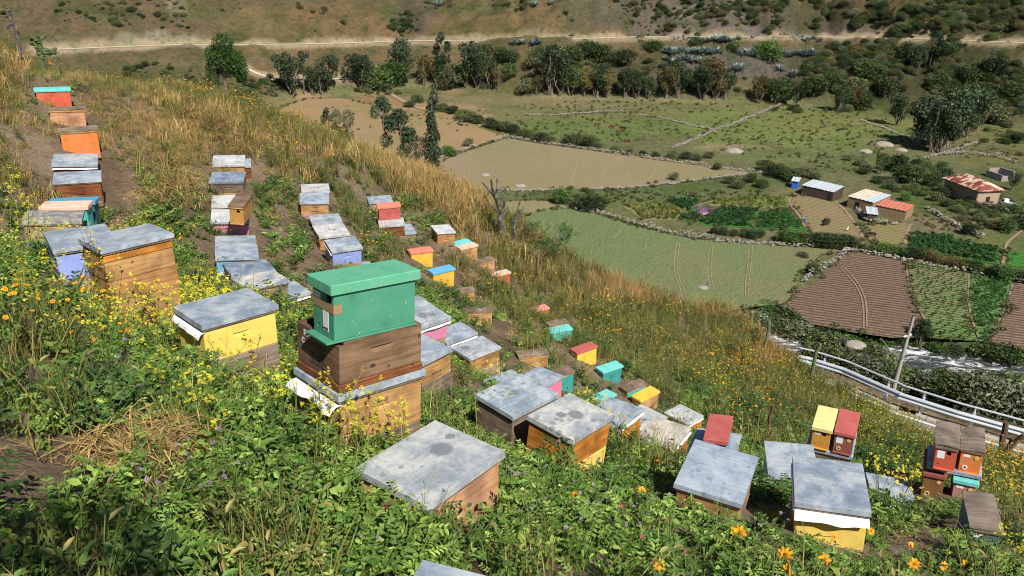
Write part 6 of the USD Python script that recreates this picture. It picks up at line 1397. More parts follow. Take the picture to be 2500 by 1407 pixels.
def grazing_horse(px, py, m, label, yaw, cow=False):
    P = floor_at([px], [py])[0]; t = thing('cow' if cow else 'horse', label, 'cow' if cow else 'horse', tuple(P), yaw, scale=.95, group=None if cow else 'animals grazing in the far meadow')
    k = 1.0 if not cow else .85
    B = lambda *a: [((np.array(a[i][:3]), a[i][3]), (np.array(a[i + 1][:3]), a[i + 1][3])) for i in range(len(a) - 1)]
    bones = B((-.62, 0, 1.12 * k, .30), (-.1, 0, 1.05 * k, .33), (.5, 0, 1.1 * k, .31)) + B((.6, 0, 1.15 * k, .22), (.95, 0, .85, .15), (1.18, 0, .45, .11)) + B((1.18, 0, .45, .12), (1.32, 0, .12, .065))
    for s in (-1, 1):
        bones += B((-.72, s * .16, 1.0 * k, .19), (-.62, s * .17, .70 * k, .11), (-.80, s * .17, .46, .065), (-.76, s * .17, .08, .05), (-.70, s * .17, .04, .055))
        bones += B((.48, s * .15, .9 * k, .15), (.5, s * .16, .5, .075), (.49, s * .16, .08, .048), (.53, s * .16, .04, .055))
        bones += B((1.12, s * .07, .52, .03), (1.05, s * .10, .62, .018))
    g = skin(bones, .09); mesh('body', g, m, t, smooth=True)
    mesh('tail', tube([(-.9, 0, 1.2 * k), (-1.02, 0, 1.0 * k), (-1.03, 0, .6)], [.04, .06, .03], 6), 'hide_dark', t)
    if not cow: mesh('mane', tube([(.55, 0, 1.42 * k), (.9, 0, 1.05), (1.1, 0, .62)], [.05, .05, .03], 6), 'hide_dark', t)


for px, py, m, lab, yw in ((1457, 309, 'hide_chestnut', 'chestnut horse grazing apart, nearest the tree line side of the meadow', .3), (1494, 314, 'hide_chestnut', 'brown horse grazing beside the black one', 2.8), (1511, 326, 'hide_chestnut', 'red brown horse grazing in front of the black one', .2), (1521, 319, 'hide_dark', 'black horse grazing among the brown ones', 2.6), (1530, 348, 'hide_chestnut', 'chestnut horse grazing alone, lowest in the meadow', .4)):
    grazing_horse(px, py, m, lab, yw)
grazing_horse(2014, 552, 'hide_dark', 'dark brown cow in the stubble field below the shed', .5, True)
grazing_horse(2127, 579, 'hide_dark', 'black cow in the field below the farmyard', 2.9, True)
# person bending in the vegetable rows
P = floor_at([1965], [546])[0]
t = thing('person', 'person in blue clothes and pale hat bending over the vegetable rows', 'person', tuple(P), 2.4)
b = [((np.array(a_), ra), (np.array(c_), rc)) for a_, ra, c_, rc in (((0, .1, .86), .13, (.20, .08, 1.08), .14), ((.20, .08, 1.08), .14, (.36, .08, 1.18), .13), ((.36, .08, 1.18), .06, (.50, .08, 1.22), .055), ((.56, .08, 1.22), .10, (.60, .08, 1.19), .095),
      ((0, .0, .84), .10, (.05, .0, .45), .075), ((.05, .0, .45), .07, (-.04, .0, .08), .05), ((-.04, .0, .05), .05, (.14, .0, .04), .045), ((0, .18, .84), .10, (.10, .18, .45), .075), ((.10, .18, .45), .07, (.03, .18, .08), .05), ((.03, .18, .05), .05, (.20, .18, .04), .045),
      ((.36, -.08, 1.16), .065, (.42, -.12, .88), .05), ((.42, -.12, .88), .045, (.55, -.08, .66), .035), ((.36, .24, 1.16), .065, (.42, .28, .88), .05), ((.42, .28, .88), .045, (.55, .22, .66), .035))]
body = mesh('body', skin(b, .04), 'skin', t, smooth=True)
tb = [x for x in b[:2]] + [(b[0][0], (np.array((.02, .09, .55)), .2)), b[10], b[12]]
mesh('clothes', skin([((p, r + .022), (q, s + .022)) for (p, r), (q, s) in tb], .05), 'cloth_blue', t, smooth=True)
hat = m3.Manifold.cylinder(.012, .19, .19, 24) + m3.Manifold.cylinder(.12, .10, .085, 20)
mesh('hat', tf(arr(hat), None, (.59, .08, 1.27)), 'cloth_white', t)
for px, py in ((2068, 566),):
    P = floor_at([px], [py])[0]; t = thing('scarecrow_post', 'pale post with cloth standing at the field path', 'post', tuple(P)); mesh('post', tube([(0, 0, 0), (.03, 0, 1.3)], .05, 6), 'stake', t); mesh('cloth', tube([(-.1, 0, .5), (0, 0, .9), (.02, 0, 1.3)], [.2, .16, .1], 8), 'cloth_white', t)

# ---------------------------------------------------------------- the guardrail along the road, pole, posts
L = LineString(road_pts); Ls = L.length
def road_at(s, off, z):
    c = np.array([L.interpolate(t_).coords[0] for t_ in np.atleast_1d(s)]); e = np.array([L.interpolate(min(t_ + .2, Ls)).coords[0] for t_ in np.atleast_1d(s)]); d = e - c; d /= np.linalg.norm(d, axis=1, keepdims=True) + 1e-9
    return np.column_stack([c + np.stack([-d[:, 1], d[:, 0]], 1) * off, np.full(len(c), ROADZ + z)])
t = thing('guardrail', 'grey steel guardrail with a tube rail on top along the road', 'guardrail', (0, 0, 0))
s0, s1 = L.project(shapely.geometry.Point(*road_pts[5])) - .4, L.project(shapely.geometry.Point(*road_pts[-1])) - 12
ss_ = np.linspace(s0, s1, 60)
prof = [(0, .0), (.05, .03), (.08, .07), (.05, .11), (.0, .155), (.05, .20), (.08, .24), (.05, .28), (0, .31)]           # W-beam
rows = [road_at(ss_, 2.62 - x_, .48 + z_) for x_, z_ in prof]; v = np.vstack(rows); k = len(ss_)
f = np.array([(r * k + i, (r + 1) * k + i, (r + 1) * k + i + 1, r * k + i + 1) for r in range(len(prof) - 1) for i in range(k - 1)])
mesh('beam', (np.vstack([v, v + [0, .012, 0]]), np.vstack([f, f[:, ::-1] + len(v)])), 'galvanised', t)
mesh('top_rail', tube(road_at(ss_, 2.72, 1.06), .04, 10), 'galvanised', t, smooth=True)
for s_ in np.arange(s0 + .3, s1, 2.0):
    p = road_at(s_, 2.72, 0)[0]; mesh('post', bx(p[0] - .05, p[0] + .05, p[1] - .04, p[1] + .04, p[2] - .4, p[2] + .86), 'galvanised', t)
    mesh('rail_bracket', bx(p[0] - .025, p[0] + .025, p[1] - .025, p[1] + .025, p[2] + .861, p[2] + 1.03), 'galvanised', t)
for s_ in np.arange(s0, s1, 1.02): mesh('kerb_stone', tf(bx(-.5, .5, -.15, .15, -.3, .12), rz(math.atan2(*(road_at(s_ + .3, 2.55, 0)[0] - road_at(s_, 2.55, 0)[0])[1::-1])), road_at(s_, 2.62, 0)[0]), 'concrete', t)

r_ = ray(2185, 935); zb = 62.0; pb = r_ * (zb / (r_ @ FW)); gz = ground_z(pb[0], pb[1]); rt = ray(2230, 773); hp = 7.6
# the pole leans as in the photograph: find the top at the right height above the foot
pt = rt * ((pb[2] + hp) / rt[2]) if False else rt * (np.linalg.norm(pb[:2]) / np.linalg.norm(rt[:2]) * 1.0)
top = pt
t = thing('utility_pole', 'leaning pale concrete utility pole between road and river', 'utility pole', (pb[0], pb[1], min(gz, pb[2]) - .3))
org = np.array([pb[0], pb[1], min(gz, pb[2]) - .3])
mesh('pole', tube([pb - org - [0, 0, max(pb[2] - gz, 0) + .3], pb - org, top - org], [.19, .18, .11], 12), 'concrete', t, smooth=True)
ax = (top - pb) / np.linalg.norm(top - pb); q = pb + (top - pb) * .72 - org
mesh('insulator_bracket', tube([q - [.35, .05, .1], q + [.25, 0, .1]], .07, 6), 'cloth_white', t); q2 = pb + (top - pb) * .78 - org
mesh('crossarm', tube([q2, q2 + [.15, 0, .25]], .06, 6), 'stake', t)
e = ray(2150, 826) * 1.0; e = e * ((zb + 6) / (e @ FW)); e2 = ray(2275, 862); e2 = e2 * ((zb - 4) / (e2 @ FW))
setd(mesh('cable', tube([e, (e + pb + (top - pb) * .35) / 2 + [0, 0, -.08], pb + (top - pb) * .40, (e2 + pb + (top - pb) * .40) / 2 - [0, 0, .06], e2], .022, 5), 'cloth_white'), 'pale cable crossing behind the leaning utility pole', 'cable', None)


def post_px(px0, py0, px1, py1, dist, r, m, name, label, group=None, sink=.4):
    """a stake whose foot and top show at two pixels, dist metres away (depth)"""
    a, b_ = ray(px0, py0), ray(px1, py1); a = a * (dist / (a @ FW)); b_ = b_ * (np.linalg.norm(a[:2]) / np.linalg.norm(b_[:2]))
    g = ground_z(a[0], a[1]); foot = np.array([a[0], a[1], min(g, a[2]) - sink]); 
    pts = [foot, a, a + (b_ - a) * .35 + rng.normal(0, r * .5, 3), a + (b_ - a) * .7 + rng.normal(0, r * .5, 3), b_]
    t = thing(name, label, 'post', tuple(foot)); rr = r * np.array([1.05, 1.05, 1, .95, .9]); mesh('stake', tube(np.array(pts) - foot, rr, 8), m, t, smooth=40)


P = spot(1866, 1075); post_px(1868, 1085, 1888, 990, P @ FW, .035, 'stake', 'wooden_post', 'crooked wooden stake standing in the grass behind the hive with blue box')
P = spot(1310, 700); post_px(1310, 690, 1312, 627, P @ FW, .032, 'stake', 'wooden_post', 'thin dark brown stake among the flowers beside the leafy sapling')
post_px(1874, 815, 1877, 780, 24, .05, 'stake_green', 'wooden_post', 'greenish stake on the crest of the grassy slope'); post_px(1990, 873, 2003, 840, 22.5, .05, 'stake_green', 'wooden_post', 'short mossy stake on the crest just above the guardrail end')
post_px(2447, 1090, 2456, 1032, 21.5, .08, 'stake', 'wooden_post', 'upright fence post at the roadside next to the brown hive stack'); post_px(2466, 1092, 2474, 1070, 21, .08, 'stake', 'wooden_post', 'short fence stump at the roadside'); post_px(2430, 1130, 2500, 1062, 19.5, .06, 'stake', 'wooden_post', 'slanting fence rail at the right hand end of the road')

# ---------------------------------------------------------------- dead trees, cactus, sapling on the slope
def skeleton(name, label, cat_, px_foot, py_foot, branches, dist=None, m='deadwood', wob=.013, thick=.62):
    """branches: (pixel path, radius start, radius end, depth offset at the tip)"""
    P = spot(px_foot, py_foot) if dist is None else None
    dd = dist or P @ FW; f = ray(px_foot, py_foot); f = f * (dd / (f @ FW)); org = f - [0, 0, .25]
    t = thing(name, label, cat_, tuple(org)); rs = np.random.default_rng(px_foot); k = 0
    for path, r0, r1, dz in branches:
        n = len(path) * 3; s = np.linspace(0, len(path) - 1, n); xs_, ys_ = np.interp(s, range(len(path)), [p[0] for p in path]), np.interp(s, range(len(path)), [p[1] for p in path])
        R = ray(xs_, ys_); depth = dd + dz * s / s[-1]; pts = R * (depth / (R @ FW))[:, None] + rs.normal(0, wob * .6, (n, 3)) * (np.arange(n) > 0)[:, None]
        if k == 0: pts = np.vstack([f - [0, 0, .25], pts])
        mesh('trunk' if k == 0 else 'branch', tube(pts - org, np.linspace(r0, r1, len(pts)) * thick, 7), m, t, smooth=40); k += 1
    return org, t


skeleton('dead_tree', 'bleached dead tree with broken upright branches on the crest', 'dead tree', 1222, 545, [([(1222, 545), (1220, 510), (1214, 490)], .13, .10, 0), ([(1214, 490), (1200, 470), (1185, 455), (1176, 445)], .06, .025, .3), ([(1212, 488), (1203, 460), (1199, 438)], .065, .04, -.3), ([(1214, 490), (1213, 460), (1213, 438)], .06, .04, .2),
          ([(1216, 492), (1228, 478), (1230, 462), (1240, 455), (1244, 462)], .05, .015, .4), ([(1213, 463), (1228, 458), (1234, 453)], .025, .01, .1), ([(1218, 520), (1205, 508), (1196, 500), (1190, 508)], .045, .02, -.4), ([(1222, 520), (1232, 500), (1230, 490)], .05, .03, -.2), ([(1225, 530), (1236, 515), (1240, 530)], .04, .015, .2), ([(1218, 515), (1194, 500), (1184, 478), (1182, 470)], .035, .012, .5), ([(1206, 472), (1198, 462)], .02, .008, 0)], dist=21.5)
skeleton('dead_tree', 'small dead stump with two upright prongs beside the larger dead tree', 'dead tree', 1256, 565, [([(1256, 565), (1256, 545), (1260, 525)], .07, .055, 0), ([(1260, 528), (1266, 510), (1268, 492)], .05, .035, .1), ([(1262, 540), (1272, 525), (1278, 505)], .035, .02, -.1), ([(1257, 541), (1246, 540)], .025, .015, 0), ([(1268, 495), (1272, 482), (1276, 481)], .015, .006, 0)], dist=22.0)
skeleton('dead_tree', 'bare dead stalk with one pale curved limb at the upper end of the crest', 'dead tree', 50, 150, [([(50, 150), (47, 110), (41, 80)], .05, .06, 0), ([(41, 80), (33, 60), (25, 45), (24, 28)], .06, .045, 0), ([(22, 42), (10, 42), (-4, 38)], .03, .02, 0), ([(24, 28), (15, 20), (8, 14)], .03, .012, 0), ([(33, 60), (22, 62), (18, 68)], .03, .025, 0)], dist=13.4)
plain('cactus', c3('#4f5a36'), var=.3, scale=6.0)
skeleton('cactus', 'green branching cactus on the crest beside the bare stalk', 'cactus', 101, 150, [([(101, 150), (99, 130), (97, 118)], .07, .07, 0), ([(97, 118), (86, 108), (76, 100)], .06, .055, .1), ([(98, 120), (96, 104), (92, 90)], .06, .05, -.1), ([(92, 100), (80, 92), (74, 88)], .045, .035, 0), ([(95, 100), (105, 92), (112, 87)], .05, .035, .1), ([(100, 122), (115, 122), (128, 126), (136, 118)], .05, .035, .2), ([(104, 128), (120, 132), (140, 130)], .04, .03, -.2)], m='cactus', dist=13.6, thick=.8)
# the leafy sapling with fern-like leaves in front of the crest
dd = spot(1330, 640) @ FW
org, t = skeleton('sapling', 'slender green sapling with feathery leaves near the brown stake', 'sapling', 1284, 652, [([(1284, 652), (1292, 625), (1305, 615), (1330, 611)], .022, .012, 0), ([(1300, 618), (1318, 596), (1330, 575)], .012, .006, .2), ([(1330, 611), (1352, 590), (1372, 572), (1385, 560)], .012, .005, -.2), ([(1340, 600), (1368, 580)], .008, .004, .1), ([(1290, 628), (1285, 600), (1292, 570), (1296, 548)], .014, .005, .3), ([(1290, 630), (1305, 590), (1310, 580)], .01, .004, -.2)], m='bark', wob=.012)
vs, fs, cc = [], [], []; rs = np.random.default_rng(4)
for cx_, cy_, n_, spr in ((1322, 590, 26, 18), (1342, 600, 24, 16), (1378, 558, 26, 14), (1385, 575, 16, 12), (1300, 560, 26, 14), (1290, 590, 16, 12), (1325, 575, 16, 14), (1368, 585, 14, 12), (1355, 612, 14, 14), (1310, 602, 14, 12), (1295, 545, 10, 8)):
    for _ in range(n_):
        R = ray(cx_ + rs.normal(0, spr * .6), cy_ + rs.normal(0, spr * .5)); p = R * ((dd + rs.normal(0, .25)) / (R @ FW)) - org
        d = rs.standard_normal(3) * (1, 1, .4); d /= np.linalg.norm(d); sd = np.cross(d, [0, 0, 1.0]); sd /= np.linalg.norm(sd) + 1e-9
        for u in np.linspace(.2, 1, 6):
            for sg in (-1, 1):
                q = p + d * .22 * u; e = q + sg * sd * .055 + d * .02 - [0, 0, .012]; w = d * .010
                i = len(vs); vs += [q - w, q + w, e + w * .6, e - w * .6]; fs += [(i, i + 1, i + 2), (i, i + 2, i + 3)]; cc += [np.array(c3('#3f6630')) * rs.uniform(.7, 1.3)] * 4
mesh('leaves', (np.array(vs), np.array(fs)), 'plant', t, cd=np.array(cc))
# ---------------------------------------------------------------- plants of the near slope
def blades(n, h, spread, w, cols, rs, seg=3, droop=.5, lean=.35, r0=.05, tipcols=None):
    """grass: n curved blades"""
    vs, fs, cc = [], [], []
    for _ in range(n):
        a = rs.uniform(0, 6.28); H = h * rs.uniform(.55, 1.15); d = np.array([math.cos(a), math.sin(a), 0]); s = np.array([-d[1], d[0], 0]) * w * rs.uniform(.7, 1.3)
        b0 = np.array([rs.normal(0, r0), rs.normal(0, r0), 0]); L = lean * rs.uniform(.2, 1.3) * spread
        c = np.array(cols[rs.integers(len(cols))]) * rs.uniform(.75, 1.25); i = len(vs)
        for k in range(seg + 1):
            t = k / seg; p = b0 + d * H * L * (t ** 1.7) + np.array([0, 0, H * (t - droop * .5 * t ** 3)]); ww = (1 - t) if k else .8
            ct = c if tipcols is None else c * (1 - t) + np.array(tipcols) * t
            if k < seg: vs += [p + s * ww, p - s * ww]; cc += [ct, ct]
            else: vs.append(p); cc.append(ct)
        for k in range(seg - 1): q = i + 2 * k; fs += [(q, q + 1, q + 3), (q, q + 3, q + 2)]
        q = i + 2 * (seg - 1); fs.append((q, q + 1, q + 2))
    return (np.array(vs), np.array(fs)), np.array(cc)


def leaf(p, d, up, L, W, col, fold=.25, curl=.2):
    """a leaf of six triangles, folded along its midrib and curled down"""
    d = d / np.linalg.norm(d); s = np.cross(d, up); s /= np.linalg.norm(s) + 1e-9; u = np.cross(s, d)
    m1, m2, tip = p + d * L * .33, p + d * L * .7 - u * L * curl * .3, p + d * L * .97 - u * L * curl
    e = u * W * fold
    v = [p, m1 + s * W * .5 + e, m1, m1 - s * W * .5 + e, m2 + s * W * .38 + e * .8, m2, m2 - s * W * .38 + e * .8, tip]
    f = [(0, 2, 1), (0, 3, 2), (1, 2, 5), (1, 5, 4), (2, 3, 6), (2, 6, 5), (4, 5, 7), (5, 6, 7)]
    return v, f, [col * .9] + [col, col * .85, col] * 2 + [col * 1.05]


def join(parts):
    vs, fs, cc, n = [], [], [], 0
    for v, f, c in parts:
        vs.append(np.asarray(v)); fs.append(np.asarray(f) + n); cc.append(np.asarray(c)); n += len(v)
    return (np.vstack(vs), np.vstack(fs)), np.vstack(cc)


def flat(gc): return gc[0][0], gc[0][1], gc[1]


def leafy(n, h, r, L, W, cols, rs, compound=0, stems=6):
    """a bushy weed: leaves (single, or feathered in leaflets) on stems"""
    out = []
    for k in range(stems):
        a = rs.uniform(0, 6.28); e = np.array([math.cos(a) * r * rs.uniform(.2, .9), math.sin(a) * r * rs.uniform(.2, .9), h * rs.uniform(.6, 1.0)])
        v, f = tube([(0, 0, 0), e * (.45, .45, .55), e], [.004, .003, .0015], 3, False); out.append((v, f, np.tile(np.array(cols[0]) * .8, (len(v), 1))))
        for j in range(max(n // stems, 1)):
            t = rs.uniform(.25, 1.02); p = e * (t, t, t ** .9) ; q = rs.uniform(0, 6.28); d = np.array([math.cos(q), math.sin(q), rs.uniform(-.15, .7)])
            c = np.array(cols[rs.integers(len(cols))]) * rs.uniform(.75, 1.3); s = rs.uniform(.6, 1.25)
            if not compound: out.append(leaf(p + d * .012, d, np.array([0, 0, 1.0]) + rs.normal(0, .35, 3), L * s, W * s, c))
            else:
                d /= np.linalg.norm(d); sd = np.cross(d, [0, 0, 1.0]); sd /= np.linalg.norm(sd) + 1e-9
                for i in range(compound):
                    u = (i // 2 + .6) / (compound / 2); sg = 1 if i % 2 else -1
                    out.append(leaf(p + d * L * s * u, d * .5 + sd * sg * (1.05 - .5 * u), np.array([0, 0, 1.0]) + rs.normal(0, .3, 3), L * s * .42, W * s, c))
    return join(out)


def head(p, r, petals, col, mid, rs, nrm=None, cup=.25, wide=.5):
    """a daisy head: petals round a small raised disc"""
    n = np.array([rs.normal(0, .35), rs.normal(0, .35) - .15, 1.0]) if nrm is None else np.asarray(nrm, float); n /= np.linalg.norm(n)
    a = np.cross(n, [1, 0, 0]); a /= np.linalg.norm(a); b = np.cross(n, a); out = []
    for k in range(petals):
        q = 6.283 * k / petals + rs.uniform(-.1, .1); d = a * math.cos(q) + b * math.sin(q); s = np.cross(n, d) * r * wide * .5; c = np.array(col) * rs.uniform(.85, 1.1)
        v = [p + d * r * .15, p + d * r * .6 + s + n * r * cup * .4, p + d * r * rs.uniform(.9, 1.1) + n * r * cup * .3, p + d * r * .6 - s + n * r * cup * .4]
        out.append((v, [(0, 1, 2), (0, 2, 3)], [c * .85, c, c * 1.05, c]))
    if mid is not None:
        k = 6; v = [p + n * r * .16] + [p + (a * math.cos(6.283 * i / k) + b * math.sin(6.283 * i / k)) * r * .24 + n * r * .05 for i in range(k)]
        out.append((v, [(0, 1 + i, 1 + (i + 1) % k) for i in range(k)], [np.array(mid)] * (k + 1)))
    return out


WG = [np.array(c3(h)) for h in ('#668236', '#55722d', '#7a9444', '#607c36', '#8a9d4e')]
WD = [np.array(c3(h)) for h in ('#486330', '#3e5628', '#547036', '#5e7838')]
WO = [np.array(c3(h)) for h in ('#747440', '#857d47', '#656a34', '#8f834c')]
ST = [np.array(c3(h)) for h in ('#b3965c', '#a08350', '#c4a86e', '#8f7446', '#ad9a62')]
RB = [np.array(c3(h)) for h in ('#a37c50', '#8d6a45', '#b58f5e', '#93794c')]
YG = [np.array(c3(h)) for h in ('#958a48', '#86803f', '#a89a56', '#717233')]
YEL, ORA, PUR, PNK = np.array(c3('#e0d338')), np.array(c3('#f0a416')), np.array(c3('#a985b8')), np.array(c3('#c9577c'))


def weedy(n_fl, kindc, h, rs, base, r=.016, petals=6, mid=None, spread=.22, wide=.6, stemc=None):
    """a base plant with thin stems that carry small flowers"""
    out = [flat(base)]
    sc = np.array(c3('#5d7236')) if stemc is None else stemc
    for _ in range(n_fl):
        a = rs.uniform(0, 6.28); R = spread * math.sqrt(rs.uniform(0, 1)); e = np.array([math.cos(a) * R, math.sin(a) * R, h * rs.uniform(.75, 1.2)])
        v, f = tube([e * (.4, .4, 0), e * (.8, .8, .6), e], [.0025, .002, .0015], 3, False); out.append((v, f, np.tile(sc, (len(v), 1))))
        out += head(e, r * rs.uniform(.8, 1.2), petals, kindc, mid, rs, wide=wide)
    return join(out)


def mustard_geo(rs, stems, h, cl=(5, 11)):
    """branching stems with clusters of small four-petalled yellow flowers; returns stem part and flower part"""
    so, fo = [], []; sc = np.array(c3('#7c8f45'))
    for _ in range(stems):
        a = rs.uniform(0, 6.28); R = h * rs.uniform(.10, .42); e = np.array([math.cos(a) * R, math.sin(a) * R, h * rs.uniform(.7, 1.1)]); k = e * (.35, .35, .55)
        v, f = tube([(0, 0, 0), k, e], [.0035, .003, .0015], 3, False); so.append((v, f, np.tile(sc, (len(v), 1))))
        tips = [e]
        for _ in range(rs.integers(1, 4)):
            t = rs.uniform(.45, .85); q = k + (e - k) * t; w = q + np.array([rs.normal(0, .06), rs.normal(0, .06), rs.uniform(.05, .14)])
            v, f = tube([q, w], [.002, .001], 3, False); so.append((v, f, np.tile(sc, (len(v), 1)))); tips.append(w)
        for _ in range(3):
            t = rs.uniform(.05, .6); d = np.array([rs.normal(), rs.normal(), .25]); so.append(leaf(k * t + rs.normal(0, .005, 3), d, np.array([0, 0, 1.0]), rs.uniform(.04, .09), .02, WG[rs.integers(5)]))
        for w in tips:
            for _ in range(rs.integers(*cl)):
                fo += head(w + rs.normal(0, .008, 3) + [0, 0, .004], .0078, 4, YEL, None, rs, wide=.9, cup=.3)
    return join(so), join(fo)


R_ = np.random.default_rng
P_ = {}
P_['weed'] = [leafy(44, .17, .16, .040, .020, WG, R_(k), 0, 8) for k in range(2)] + [leafy(20, .17, .17, .070, .014, WG, R_(10 + k), 8, 7) for k in range(2)]
P_['dark'] = [leafy(44, .26, .2, .06, .02, WD, R_(20 + k), 0, 9) for k in range(2)] + [leafy(14, .22, .2, .10, .02, WD, R_(25), 8, 7)]
P_['broad'] = [leafy(24, .2, .16, .072, .026, WG, R_(30 + k), 0, 6) for k in range(2)]
P_['grass'] = [blades(26, .25, 1, .003, YG + WG[:2], R_(40 + k)) for k in range(2)]
P_['straw'] = [blades(34, .48, 1.2, .006, ST, R_(50 + k), 4, .9, .55, .09) for k in range(3)]
P_['rust'] = [blades(34, .6, 1, .0035, RB + ST[:1], R_(60 + k), 4, .6, .35, .09) for k in range(2)]
P_['olive'] = [join([flat(blades(22, .5, 1, .004, WO + YG, R_(70 + k), 3, .6, .4, .09)), flat(leafy(24, .38, .2, .05, .016, WO + WD, R_(75 + k), 0, 8))]) for k in range(3)]
def mat_straw(rs):
    out = []
    for _ in range(70):
        a = rs.normal(.5, .9); c = np.array([rs.normal(0, .13), rs.normal(0, .13), rs.uniform(.01, .07)]); d = np.array([math.cos(a), math.sin(a), rs.normal(0, .12)]); L = rs.uniform(.05, .13); s = np.array([-d[1], d[0], 0]) * .0022; k = np.array([0, 0, rs.uniform(.0, .04)])
        col = ST[rs.integers(5)] * rs.uniform(.7, 1.15)
        out.append(([c - d * L + s, c - d * L - s, c + s + k, c - s + k, c + d * L], [(0, 1, 3), (0, 3, 2), (2, 3, 4)], [col] * 5))
    return join(out)
P_['mat'] = [mat_straw(R_(80 + k)) for k in range(2)]
P_['daisy'] = [weedy(6, ORA, .42, R_(90 + k), leafy(26, .34, .18, .045, .012, WO[:3] + WG[:2], R_(93 + k), 0, 7), .016, 7, np.array(c3('#9a6a14'))) for k in range(3)]
P_['yellow'] = [weedy(9, YEL * .9, .36, R_(100 + k), leafy(22, .28, .18, .045, .014, WG, R_(103 + k), 0, 6), .013, 5) for k in range(2)]
P_['purple'] = [weedy(5, PUR, .25, R_(110 + k), leafy(26, .15, .15, .07, .016, WG, R_(113 + k), 0, 6), .011, 5) for k in range(2)]
P_['pink'] = [weedy(3, PNK, .2, R_(120), leafy(26, .14, .15, .05, .02, WG, R_(121), 0, 6), .010, 5)]
P_['mustard'] = []
for k in range(3):
    a_, b_ = mustard_geo(R_(130 + k), 4, .40, (4, 8)); P_['mustard'].append(join([flat(a_), flat(b_), flat(leafy(14, .16, .15, .06, .022, WG, R_(133 + k), 0, 4))]))

NAMES = {'weed': ('weeds', 'low bright green leafy weeds covering the slope between the hives'), 'dark': ('dark_weeds', 'darker bushy weeds in rows between the hives'), 'broad': ('broadleaf_weeds', 'larger leaved weeds in the foreground'), 'grass': ('grass', 'yellow green grass tufts on the slope'),
         'straw': ('dry_grass', 'pale dry straw along the crest of the slope'), 'rust': ('rusty_grass', 'reddish brown dry grass on the far edge of the slope'), 'olive': ('tall_weeds', 'tall olive green weeds on the steep grassy slope'), 'mat': ('straw_litter', 'flattened dry straw lying on bare soil'),
         'daisy': ('orange_wildflowers', 'weeds with small orange yellow flowers on the upper and far slope'), 'yellow': ('yellow_wildflowers', 'weeds with small yellow flowers'), 'purple': ('purple_wildflowers', 'low weeds with small purple flowers in the foreground'), 'pink': ('pink_clover', 'low clover with pink flowers in the foreground'), 'mustard': ('mustard_flowers', 'mustard with yellow flower clusters in the left foreground')}

